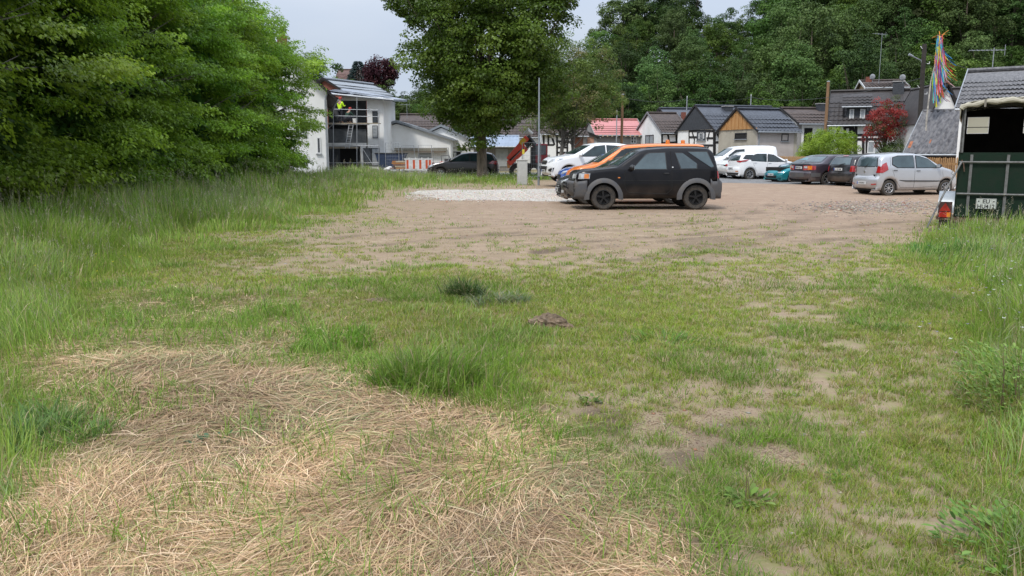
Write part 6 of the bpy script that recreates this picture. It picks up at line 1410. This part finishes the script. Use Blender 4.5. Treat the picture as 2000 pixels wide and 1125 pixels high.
def dish(parent_loc, label, s=1.0, az=.6):
    t = thing('satellite_dish', label, 'satellite dish', parent_loc, az); b = MB(); b.lathe([(0, 0), (.15*s, .012*s), (.30*s, .05*s), (.42*s, .11*s)], 20); b.v = [(v[0], -v[2]*1.0, v[1]) for v in b.v]; b.v = [(x, y*-1-.1, z+.55*s) for x, y, z in b.v]
    o = b.build('reflector', mat('dish_grey', (.24, .25, .26), .6), t, True); m_ = o.modifiers.new('s', 'SOLIDIFY'); m_.thickness = .01
    MB().tube([(0, 0, -.1), (0, 0, .55*s)], .02, 6).build('mast', zinc, t); b = MB(); b.tube([(0, -.1, .2*s), (0, -.55*s, .35*s)], .012, 5); b.box(-.04, .04, -.62*s, -.52*s, .3*s, .4*s); b.build('receiver_arm', zinc, t); return t
p = at(1704, 158, 73); dish((p.x, p.y, p.z), 'pale satellite dish by the chimney of the small house behind', .6, -.9)
p = at(1763, 160, 56); dish((p.x, p.y+0, p.z), 'grey satellite dish on top of the slate chimney of the timbered house', .5, -.9)

h = House('tiled_shed', 'shed with a steep weathered grey tiled roof reaching down to the picket fence', 1771, 38, -41, 5.0, None, 300, 222, mat('dark_boards', (.07, .04, .025), .9, 0, .2, 5), mat('streaked_tile', (.19, .185, .19), .85, 0, .25, 3.2, .3, c2=(.06, .06, .068), bscale=10, stretch=(2.5, 1, 1)), cat='shed', L=4.6, over=.15, og=.1, board=zinc, pitch=.27, z0=0, kind='corr')
b = MB()
for px, py in ((1777, 285), (1781, 283), (1814, 280), (1779, 289)): q = h.on_roof(px, py, .1); b.beam(q-h.sv*.13, q+h.sv*.13, .2, .03, h.nv)
b.build('orange_tiles', mat('orange_tile', (.42, .15, .07), .8, 0, .2, 5), h.roof)
h = House('little_white_house', 'steep white gable behind the ribbons, between the timbered house and the trailer', 1872, 47, 84, 1.9, None, 236, 168, wallw, t_dark, L=5, over=.2, og=.25, z0=0)
h = House('tiled_house', 'house with a big weathered grey tiled roof at the right edge above the trailer', 1868, 33, -34, 6.5, None, 212, 143, wallw, t_grey, L=10, over=.2, og=.15, board=zinc, pitch=.15, z0=0, row=.2)
def tv(p, label, s=1.0, n=7, hgt=1.5, az=.2):
    t = thing('tv_antenna', label, 'aerial', p, az); MB().tube([(0, 0, 0), (0, 0, hgt)], .018, 5).build('mast', zinc, t); b = MB(); b.tube([(-.9*s, 0, hgt-.1), (.4*s, 0, hgt-.1)], .012, 5)
    for k in range(n): x_ = -.85*s+k*1.2*s/(n-1); b.tube([(x_, -.2*s, hgt-.1), (x_, .2*s, hgt-.1)], .007, 4)
    b.tube([(.4*s, 0, hgt-.32), (.4*s, 0, hgt+.12)], .012, 4); b.build('yagi', zinc, t); return t
p = at(1937, 146, 35.5); tv((p.x, p.y, p.z), 'long thin TV aerial above the weathered grey roof at the right edge', 1.1, 8, 1.1, -.1)
p = at(1716, 165, 73); tv((p.x, p.y, p.z-.3), 'tall TV aerial with crooked arms on the small house behind', 1.2, 5, 4.6, .5)
p = at(795, 225, 81); tv((p.x, p.y, p.z-.3), 'short aerial on the roof behind the white shed', .7, 4, 1.4, .2)
h = House('brick_gabled_house', 'low house with a brick gable and grey roof peeping above the extension roof', 672, 66, 62, 3.4, None, 176, 156, brick, zinc, L=6, kind='flat', z0=0)
h = House('rise_house', 'distant house with a red brown roof on the rise, beside the copper beech', 662, 121, 4, 8, 722, 160, 137, mat('pinkish_brick', (.32, .2, .16), .9), t_red)
p = at(733, 172, 112); o = thing('hedge_block', 'clipped dark hedge in front of the distant house on the rise', 'hedge', (p.x, 112, gzf(p.x, 112))); r = np.random.default_rng(9); n = 2200
P_ = np.stack([r.uniform(-1.1, 1.1, n), r.uniform(-.5, .5, n), r.uniform(0, p.z+1.2-gzf(p.x, 112), n)], -1); A = Acc(); A.add(leaves(P_, unit(r.normal(0, 1, (n, 3))), unit(r.normal(0, 1, (n, 3))), r.uniform(.2, .35, n), .8, pick([(.05, .09, .03)], n))); A.build('foliage', leaf_far, o)
# ================================================================ FENCES, POLES, SITE EQUIPMENT
picket_m = mat('picket_wood', (.42, .25, .11), .8, 0, .25, 5, .2, c2=(.28, .15, .06))
a = at(1485, 300, 53); b_ = at(1900, 300, 31.5); P0 = Vector((a.x, 53, 0)); P1 = Vector((b_.x, 31.5, 0)); V_ = P1-P0; Lf = V_.length; az = math.atan2(V_.y, V_.x)
t = thing('picket_fence', 'brown wooden picket fence running behind the cars of the right row', 'fence', P0, az)
b = MB(); n = int(Lf/.13); rr = random.Random(5)
for k in range(n):
    x_ = k*.13; w_ = .035; gh = .12; hgt = 1.32+rr.uniform(-.02, .02); tl = rr.uniform(-.008, .008)
    b.add([(x_-w_, -.03, gh), (x_+w_, -.03, gh), (x_+w_+tl, -.03, hgt), (x_+w_*.5+tl, -.03, hgt+.05), (x_-w_*.5+tl, -.03, hgt+.05), (x_-w_+tl, -.03, hgt), (x_-w_, -.01, gh), (x_+w_, -.01, gh), (x_+w_+tl, -.01, hgt), (x_+w_*.5+tl, -.01, hgt+.05), (x_-w_*.5+tl, -.01, hgt+.05), (x_-w_+tl, -.01, hgt)],
          [(0, 1, 2, 3, 4, 5), (11, 10, 9, 8, 7, 6)]+[(i, (i+1) % 6, 6+(i+1) % 6, 6+i) for i in range(6)][::1])
b.build('slats', picket_m, t)
for z_ in (.45, 1.08): MB().box(0, Lf, -.008, .04, z_, z_+.09).build('rail', picket_m, t)
for k in range(int(Lf/2.4)+1): MB().box(k*2.4-.05, k*2.4+.05, .04, .13, 0, 1.35).build('post', picket_m, t)
def pole(name, label, cat, px, y0, D, r, m, r2=None, lean=0, nsec=8):
    p = at(px, y0, D); t = thing(name, label, cat, (p.x, D, gzf(p.x, D))); h = p.z-t.location.z; MB().tube([(0, 0, -.2), (lean*.5, 0, h*.5), (lean, 0, h)], [r, (r+(r2 or r*.8))/2, r2 or r*.8], 10).build('shaft', m, t, True); return t, h
wpole = mat('pole_wood', (.26, .15, .075), .85, 0, .2, 6, .3, c2=(.17, .095, .05), stretch=(3, 3, .3)); dpole = mat('dark_pole_wood', (.045, .038, .032), .9, 0, .2, 6, .3)
t, h = pole('wooden_pole', 'brown wooden pole standing before the pink sheet roof', 'pole', 1216, 185, 60, .11, wpole); MB().lathe([(.12, h), (.10, h+.06), (0, h+.08)], 10).build('cap', zinc, t)
t, h = pole('wooden_pole', 'tall brown wooden pole behind the lime green bush', 'pole', 1618, 160, 57, .12, wpole); MB().lathe([(.11, h), (.10, h+.06), (0, h+.08)], 10).build('cap', zinc, t)
MB().tube([(0, -.1, h-2.6), (.5, -.1, h-2.7)], .015, 5).build('bracket', zinc, t)
t, h = pole('utility_pole', 'thick dark utility pole with a small lamp arm beside the coloured ribbons', 'utility pole', 1810, 86, 40, .115, dpole, .10, -.1)
b = MB(); b.tube([(0, 0, h-1.3), (-.2, 0, h-.75), (-.75, 0, h-.5)], .025, 6); arm = b.build('lamp_arm', zinc, t); MB().tube([(-.6, 0, h-.56), (-.8, 0, h-.47)], [.04, .06], 8).build('lamp_head', zinc, arm)
b = MB(); [b.tube([(-.09, 0, h-z_), (-.2, 0, h-z_), (-.28, 0, h-z_+.1)], .018, 5) for z_ in (.2, 2.0)]; [b.tube([(.09, 0, h-z_), (.2, 0, h-z_), (.2, 0, h-z_+.1)], .018, 5) for z_ in (.9, 2.3)]; b.build('insulators', winf, t)
t, h = pole('lamp_post', 'slim grey metal lamp post left of the white off roader', 'lamp post', 1053, 152, 37, .052, mat('post_grey', (.30, .33, .36), .5, .4, .1, 5), .03); MB().box(-.05, .05, -.09, -.05, .4, .75).build('service_door', zinc, t)
for px, y0, l in ((1205, 218, 'short pale mast behind the grey block house'), (1342, 190, 'thin grey mast rising behind the red chimney'), (1467, 187, 'thin grey mast behind the wooden gabled house')):
    t, h = pole('roof_mast', l, 'mast', px, y0, 74, .05, zinc, .045); MB().tube([(0, 0, h), (0, 0, h+.12)], .035, 6).build('insulator', winf, t)
def wire(label, p, q, sag, r=.012):
    p, q = Vector(p), Vector(q); pts = [p.lerp(q, k/16)-Vector((0, 0, sag*4*(k/16)*(1-k/16))) for k in range(17)]; o = MB().tube(pts, r, 4).build('power_line', plastic, None); tag(o, label, 'power line'); return o
wire('thin black wire from the brown pole to the mast behind the red chimney', at(1216, 190, 60), at(1342, 193, 74), .3); wire('thin black wire between the two masts behind the tiled roofs', at(1342, 193, 74), at(1467, 190, 74), .3); wire('thin black wire from the mast behind the wooden gable to the dark utility pole', at(1467, 190, 74), at(1810, 150, 40), .6)
wire('thin black wire leaving the dark utility pole towards the right edge', at(1812, 105, 40), at(2080, 150, 46), .5)

# maypole hung with crepe ribbons
p = at(1806, 300, 38.6); MP = thing('maypole', 'thin birch stem hung with a long plume of many coloured crepe ribbons', 'maypole', (p.x, 38.6, gzf(p.x, 38.6))); o = MP.location
def mp_(px, py, d=0): q = at(px, py, 38.6+d); return Vector((q.x-o.x, d, q.z-o.z))
stem = [mp_(1806, 300), mp_(1810, 230), mp_(1818, 160), mp_(1830, 110), mp_(1836, 66)]
MB().tube(stem, [.045, .04, .03, .02, .01], 7).build('stem', mat('birch_stem', (.50, .46, .40), .85, 0, .25, 9), MP, True)
cols_ = {'red': (.62, .06, .06), 'yellow': (.78, .62, .05), 'lime': (.45, .68, .08), 'blue': (.04, .28, .68), 'pink': (.80, .25, .38), 'orange': (.80, .30, .05), 'violet': (.28, .12, .45), 'turquoise': (.08, .50, .55), 'pale_pink': (.75, .50, .50)}
rr = random.Random(12)
for ci, (nm, cc) in enumerate(cols_.items()):
    b = MB()
    for k in range(24):
        t0 = rr.random()**1.4; s = Vector(mp_(1836-10*t0, 68+80*t0))+Vector((rr.uniform(-.08, .08), rr.uniform(-.1, .1), 0))
        fly = rr.random() < .18; ln = rr.uniform(1.2, 2.3)*(1-.25*t0); K = 12; pts = []; q = s.copy(); wv = rr.uniform(0, 6); spread = rr.uniform(-.12, .42)
        for i in range(K):
            pts.append(q.copy()); f = i/K; dx = (spread*.5+(.9*f if fly else .16*f)); q = q+Vector((dx+.05*math.sin(wv+i*1.1), .05*math.cos(wv+i*.9), -(1-.55*f*(1 if fly else .1)))).normalized()*ln/K
        tw = rr.uniform(0, 3); vs = []
        for i, q in enumerate(pts): a = tw+i*.35; vs += [q+Vector((math.cos(a), math.sin(a), 0))*.022, q-Vector((math.cos(a), math.sin(a), 0))*.022]
        b.add(vs, [(2*i, 2*i+1, 2*i+3, 2*i+2) for i in range(K-1)])
    b.build('ribbons', mat('crepe_'+nm, cc, .8, 0, .08, 3), MP)
b = MB(); rr = random.Random(3)
for k in range(14): q = mp_(1836, 70)+Vector((rr.uniform(-.15, .15), rr.uniform(-.1, .1), rr.uniform(-.5, .12))); b.beam(q, q+Vector((rr.uniform(-.3, .3), rr.uniform(-.1, .1), rr.uniform(-.15, .2))), .04, .006)
b.build('bow', mat('crepe_orange', (.8, .3, .05)), MP)

# cable cabinet with a yellow tag post behind
p = at(1020, 342, 37.5); t = thing('cable_cabinet', 'pale grey cable cabinet standing in the long grass', 'cabinet', (p.x, 37.5, 0), .12); cab = mat('cabinet_grey', (.48, .48, .45), .7, 0, .08, 3)
MB().box(-.22, .22, -.15, .15, 0, 1.22).build('housing', cab, t, bevel=.01); MB().box(-.25, .25, -.18, .18, 1.22, 1.27).build('lid', cab, t, bevel=.01); MB().box(-.19, .19, -.165, -.15, .15, 1.15).build('door', cab, t, bevel=.004)
p = at(1022, 312, 38.5); t = thing('marker_post', 'thin post with a yellow tag behind the cable cabinet', 'post', (p.x, 38.5, 0)); MB().tube([(0, 0, 0), (0, 0, 1.72)], .012, 5).build('shaft', zinc, t); MB().box(-.05, .06, -.02, -.01, 1.5, 1.72).build('tag', mat('tag_yellow', (.7, .55, .05), .6), t)

# red folded loader crane on its flatbed truck
cr_red = mat('crane_red', (.78, .06, .02), .4, 0, .1, 3, spec=.6); D = 50.0; p = at(1035, 330, D); t = thing('truck', 'dark flatbed truck carrying the red folded crane behind the cable cabinet', 'truck', (p.x, D, 0)); o = t.location
def lp(px, py, d=0): q = at(px, py, D+d); return Vector((q.x-o.x, d, q.z))
b = MB(); q0, q1 = lp(1000, 318), lp(1052, 323); b.box(q0.x, q1.x, -.9, .9, .75, .95); b.build('chassis', plastic, t); 
b = MB(); q1 = lp(1040, 292, .2); b.box(q1.x, q1.x+.9, -.2, 1.2, .95, 2.1); b.build('cab', mat('cab_red', (.35, .04, .05), .5), t, bevel=.06); MB().box(q1.x+.1, q1.x+.8, -.23, -.2, 1.45, 2.0).build('window', pane_m, t)
for x_ in (q0.x+.3, q0.x+1.3):
    b = MB(); b.lathe([(.2, -.14), (.45, -.14), (.48, -.08), (.48, .08), (.45, .14), (.2, .14)], 20, 'x'); w_ = b.build('wheel', rubber, t, True); w_.location = (x_, -.85, .48); w_.rotation_euler = (0, 0, math.pi/2)
t2 = thing('loader_crane', 'folded red loader crane with a yellow nameplate leaning up to the right', 'crane', (p.x, D-1.2, 0)); o = t2.location; D = D-1.2
b = MB(); b.beam(lp(993, 312), lp(1030, 268), .34, .3, (0, -1, 0)); bm_ = b.build('outer_boom', cr_red, t2, bevel=.02); b = MB(); b.beam(lp(993, 320), lp(1028, 288), .34, .3, (0, -1, 0)); b.build('inner_boom', cr_red, t2, bevel=.02)
b = MB(); b.beam(lp(1016, 281, -.19), lp(1025, 271, -.19), .26, .02, (0, -1, 0)); b.build('nameplate', mat('nameplate_yellow', (.72, .42, .02), .5), bm_)
b = MB(); b.tube([lp(1026, 284), lp(1042, 276)], .22, 10); b.tube([lp(1030, 266), lp(1045, 284)], .14, 10); b.tube([lp(1036, 270, -.2), lp(1046, 288, -.2)], .08, 8); b.build('joint', plastic, t2); b = MB(); b.tube([lp(1030, 290, -.2), lp(1040, 280, -.2)], .05, 8); b.tube([lp(999, 312, -.25), lp(1022, 289, -.25)], .045, 8); b.build('hydraulic_cylinder', chrome, t2)
b = MB(); b.box(lp(1036, 300).x, lp(1046, 300).x, -.15, .35, .9, 1.9); b.build('column', plastic, t2); MB().tube([lp(1024, 262), lp(1032, 256), lp(1040, 262)], [.1, .18, .1], 8).build('hose_cover', winf, t2)
b = MB(); b.beam(lp(992, 318), lp(994, 328), .16, .2, (0, -1, 0)); b.build('hook', lamp_o, t2)

# builders' mesh fences
def mesh_fence(label, px0, px1, D, ztop, zbot=.12, lean=0, skew=0):
    p = at(px0, 300, D); q = at(px1, 300, D+skew); V_ = Vector((q.x-p.x, skew, 0)); t = thing('mesh_fence', label, 'fence', (p.x, D, gzf(p.x, D)), math.atan2(V_.y, V_.x), 'temporary mesh fence panels'); L = V_.length
    b = MB(); b.tube([(0, 0, 0), (0, lean, ztop), (L, lean, ztop), (L, 0, 0)], .022, 5); b.tube([(0, 0, zbot), (L, 0, zbot)], .018, 5); b.build('frame', galv2, t); b = MB()
    for k in range(1, int(L/.14)): x_ = k*.14; b.tube([(x_, 0, zbot), (x_, lean, ztop)], .004, 3, False)
    for k in range(1, 8): z_ = zbot+(ztop-zbot)*k/8; b.tube([(0, lean*z_/ztop, z_), (L, lean*z_/ztop, z_)], .004, 3, False)
    b.build('wire_mesh', galv2, t); MB().box(-.3, .3, -.1, .1, 0, .1).build('foot', wallg, t)
mesh_fence('mesh fence panel nearest the white extension, before the blue skip', 753, 779, 56.5, 1.9, skew=-.5); mesh_fence('mesh fence panel leaning in the middle of the building site', 788, 812, 57, 1.85, lean=.25, skew=.6); mesh_fence('mesh fence panel before the grey panel on the white shed', 817, 843, 57.5, 1.95, skew=-.4); mesh_fence('mesh fence panel just left of the dark estate car', 846, 876, 58, 1.8)
mesh_fence('mesh fence panel behind the estate car and the linden trunk', 905, 950, 58, 1.75); mesh_fence('mesh fence panel right of the red crane, at the lamp post', 1020, 1056, 46, 2.0, skew=.4)
# red and white barrier
p = at(790, 330, 53.5); q = at(846, 330, 53.5); t = thing('barrier', 'red and white plastic site barrier in the long grass', 'barrier', (p.x, 53.5, .15)); L = q.x-p.x; wh_p = mat('barrier_white', (.75, .74, .72), .5); rd_p = mat('barrier_red', (.62, .10, .03), .5)
b = MB(); b.box(0, L, -.03, .03, .98, 1.06); b.box(0, L, -.03, .03, .30, .38)
for k in range(9): x_ = (k+.5)*L/9; b.box(x_-.03, x_+.03, -.025, .025, .38, 1.12 if k % 2 else .98)
b.build('frame', wh_p, t); 
for k in range(8): x_ = (k+1)*L/9; MB().box(x_-.075, x_+.075, -.02, .02, .40, .96).build('slat', rd_p if k % 2 == 0 or k == 7 else wh_p, t)
for x_ in (.1, L-.1): MB().box(x_-.05, x_+.05, -.3, .3, 0, .3).build('foot', plastic, t)
# skip, planks, orange mixer
p = at(764, 330, 60); t = thing('skip', 'dark blue open skip behind the first fence panel', 'skip', (p.x, 60, 0)); b = MB(); b.prism([(-.75, .55), (.75, .55), (1.1, 1.5), (-1.0, 1.5)], lambda x, z, y: (x, y, z), -.8, .8); b.build('container', mat('skip_blue', (.03, .05, .10), .5, 0, .2, 5), t); MB().box(-.8, .8, -.7, .7, .0, .55).build('base', wallw, t)
b = MB(); [b.box(-1.05, 1.15, y_-.04, y_+.04, 1.5, 1.57) for y_ in (-.8, .8)]; b.build('rim', plastic, t)
p = at(800, 320, 56); t = thing('timber_pile', 'stack of long brown and orange planks behind the red and white barrier', 'pile of planks', (p.x, 56, .15), .05); rr = random.Random(2)
for k in range(10): x0 = rr.uniform(-1.4, -.9); z_ = .35+.11*(k//2)+.0; y_ = -.2+.34*(k % 2); MB().box(x0, x0+rr.uniform(2.0, 2.7), y_, y_+.28, z_, z_+.09).build('plank', [mat('plank_orange', (.45, .20, .06), .8), mat('plank_brown', (.25, .13, .09), .8), plank][k % 3], t)
MB().box(-.9, -.7, -.25, .5, 0, .35).build('support', wallg, t); MB().box(.6, .8, -.25, .5, 0, .35).build('support', wallg, t)
p = at(874, 325, 59); t = thing('mini_digger', 'small orange building machine behind the bonnet of the estate car', 'digger', (p.x, 59, 0)); om = mat('machine_orange', (.70, .13, .06), .5)
MB().box(-.55, .55, -.4, .4, .45, .95).build('engine_cover', om, t, bevel=.08); b = MB(); b.tube([(-.4, 0, .9), (-.45, 0, 1.35), (.1, 0, 1.4), (.3, 0, .95)], .03, 6); b.build('roll_bar', plastic, t); MB().box(-.2, .2, -.2, .2, .95, 1.15).build('seat', plastic, t)
b = MB(); [b.prism([(-.6, .1), (-.5, 0), (.5, 0), (.6, .1), (.6, .32), (.5, .42), (-.5, .42), (-.6, .32)], lambda x, z, y: (x, y, z), y0, y0+.2) for y0 in (-.5, .3)]; b.build('tracks', rubber, t)
p = at(770, 330, 58); t = thing('rubble_sack', 'pale building sack slumped below the skip', 'sack', (p.x-.3, 57.6, 0)); b = MB(); b.lathe([(0, 0), (.32, .02), (.40, .2), (.36, .45), (.2, .58), (.08, .62), (0, .6)], 14); b.v = [(x+.05*math.sin(z*9+y*7), y, z+.04*math.sin(x*9)) for x, y, z in b.v]; b.build('bag', wallw, t, True); MB().tube([(-.06, 0, .6), (0, 0, .7), (.06, 0, .6)], .015, 5).build('tie', plastic, t)

# ================================================================ PEOPLE ON THE SCAFFOLD
def skin(name, J, E, m, parent=None, sub=2, root=0):
    me = bpy.data.meshes.new(name); me.from_pydata([j[0] for j in J], E, []); me.update(); me.materials.append(m); o = bpy.data.objects.new(name, me); col.objects.link(o)
    if parent: o.parent = parent
    bpy.context.view_layer.objects.active = o; sk = o.modifiers.new('skin', 'SKIN'); sk.use_smooth_shade = True
    for i, v in enumerate(me.skin_vertices[0].data): v.radius = J[i][1] if hasattr(J[i][1], '__len__') else (J[i][1], J[i][1]); v.use_root = i == root
    s_ = o.modifiers.new('sub', 'SUBSURF'); s_.levels = sub; s_.render_levels = sub; return o
skinm = mat('skin', (.45, .26, .19), .6); hiviz = mat('hi_viz', (.62, .95, .02), .7, 0, .05, 5); trous = mat('work_trousers', (.035, .035, .045), .9); greenj = mat('dark_green_jacket', (.03, .07, .05), .9); redc = mat('red_cap', (.45, .05, .04), .8)
def person(label, loc, rz, J, parts, cap):
    """J: joint dict; body one continuous skinned figure, clothing as children"""
    K = list(J); E = [('pelvis', 'waist'), ('waist', 'chest'), ('chest', 'neck'), ('neck', 'head'), ('head', 'crown'), ('chest', 'shL'), ('shL', 'elL'), ('elL', 'haL'), ('haL', 'fiL'), ('chest', 'shR'), ('shR', 'elR'), ('elR', 'haR'), ('haR', 'fiR'), ('pelvis', 'hipL'), ('hipL', 'knL'), ('knL', 'anL'), ('anL', 'toL'), ('pelvis', 'hipR'), ('hipR', 'knR'), ('knR', 'anR'), ('anR', 'toR')]
    rad = dict(pelvis=(.13, .10), waist=(.12, .09), chest=(.15, .10), neck=.05, head=.085, crown=.07, shL=.06, elL=.042, haL=.03, fiL=.022, hipL=.085, knL=.055, anL=.038, toL=.035); [rad.__setitem__(k[:-1]+'R', v) for k, v in list(rad.items()) if k.endswith('L')]
    o = skin('person', [(J[k], rad[k]) for k in K], [(K.index(a), K.index(b)) for a, b in E], skinm, None, 2, K.index('pelvis')); o.location = loc; o.rotation_euler = (0, 0, rz); tag(o, label, 'person')
    for nm, keys, ex, m in parts:
        ee = [(keys.index(a), keys.index(b)) for a, b in E if a in keys and b in keys]
        skin(nm, [(J[k], tuple(x*ex+.012 for x in (rad[k] if hasattr(rad[k], '__len__') else (rad[k],)*2))) for k in keys], ee, m, o)
    c = Vector(J['crown']); b = MB(); b.lathe([(.108, -.04), (.112, .01), (.10, .06), (.06, .095), (0, .105)], 14, c=tuple(c)); b.box(c.x-.07, c.x+.07, c.y-.19, c.y-.09, c.z-.03, c.z-.012); b.build('cap', cap, o, True)
    n_ = Vector(J['head']); b = MB(); b.lathe([(0, 0), (.02, .01), (.012, .03), (0, .04)], 8, c=(n_.x, n_.y-.10, n_.z-.01)); b.build('nose', skinm, o); return o
top_keys = ['waist', 'chest', 'shL', 'elL', 'haL', 'shR', 'elR', 'haR', 'pelvis']; leg_keys = ['pelvis', 'hipL', 'knL', 'anL', 'hipR', 'knR', 'anR']
foot_keys = ['anL', 'toL']
Jst = dict(pelvis=(0, 0, .95), waist=(0, 0, 1.12), chest=(0, -.02, 1.36), neck=(0, -.03, 1.50), head=(0, -.05, 1.62), crown=(0, -.05, 1.70), shL=(.19, -.02, 1.42), elL=(.26, -.10, 1.14), haL=(.18, -.34, 1.10), fiL=(.14, -.44, 1.12), shR=(-.19, -.02, 1.42), elR=(-.25, -.12, 1.16), haR=(-.16, -.36, 1.22), fiR=(-.13, -.45, 1.26),
           hipL=(.10, 0, .90), knL=(.12, -.04, .49), anL=(.12, .02, .09), toL=(.14, -.15, .05), hipR=(-.10, 0, .90), knR=(-.12, -.03, .49), anR=(-.13, .03, .09), toR=(-.15, -.14, .05))
Jcr = dict(pelvis=(0, .12, .34), waist=(0, .08, .50), chest=(0, -.08, .70), neck=(0, -.14, .83), head=(0, -.20, .93), crown=(0, -.22, 1.01), shL=(.19, -.08, .74), elL=(.27, -.26, .52), haL=(.16, -.44, .42), fiL=(.12, -.52, .38), shR=(-.19, -.08, .74), elR=(-.26, -.28, .54), haR=(-.14, -.46, .52), fiR=(-.10, -.54, .54),
           hipL=(.10, .10, .32), knL=(.18, -.28, .47), anL=(.15, -.05, .09), toL=(.17, -.22, .05), hipR=(-.10, .10, .32), knR=(-.16, -.26, .40), anR=(-.14, -.02, .09), toR=(-.15, -.19, .05))
dz = at(665, 240, SD).z; p = at(665, 240, SD+.4); q = at(677, 240, SD+.4)
o = person('worker in a bright yellow high visibility jacket and cap standing on the scaffold', (p.x, SD+.4, dz), R(150), Jst, [('jacket', top_keys, 1.12, hiviz), ('trousers', leg_keys, 1.12, trous)], redc); o['category'] = 'person'
person('worker in a dark green jacket and red cap crouching on the scaffold', (q.x+.1, SD+.4, dz), R(140), Jcr, [('jacket', top_keys, 1.12, greenj), ('trousers', leg_keys, 1.12, trous)], redc)
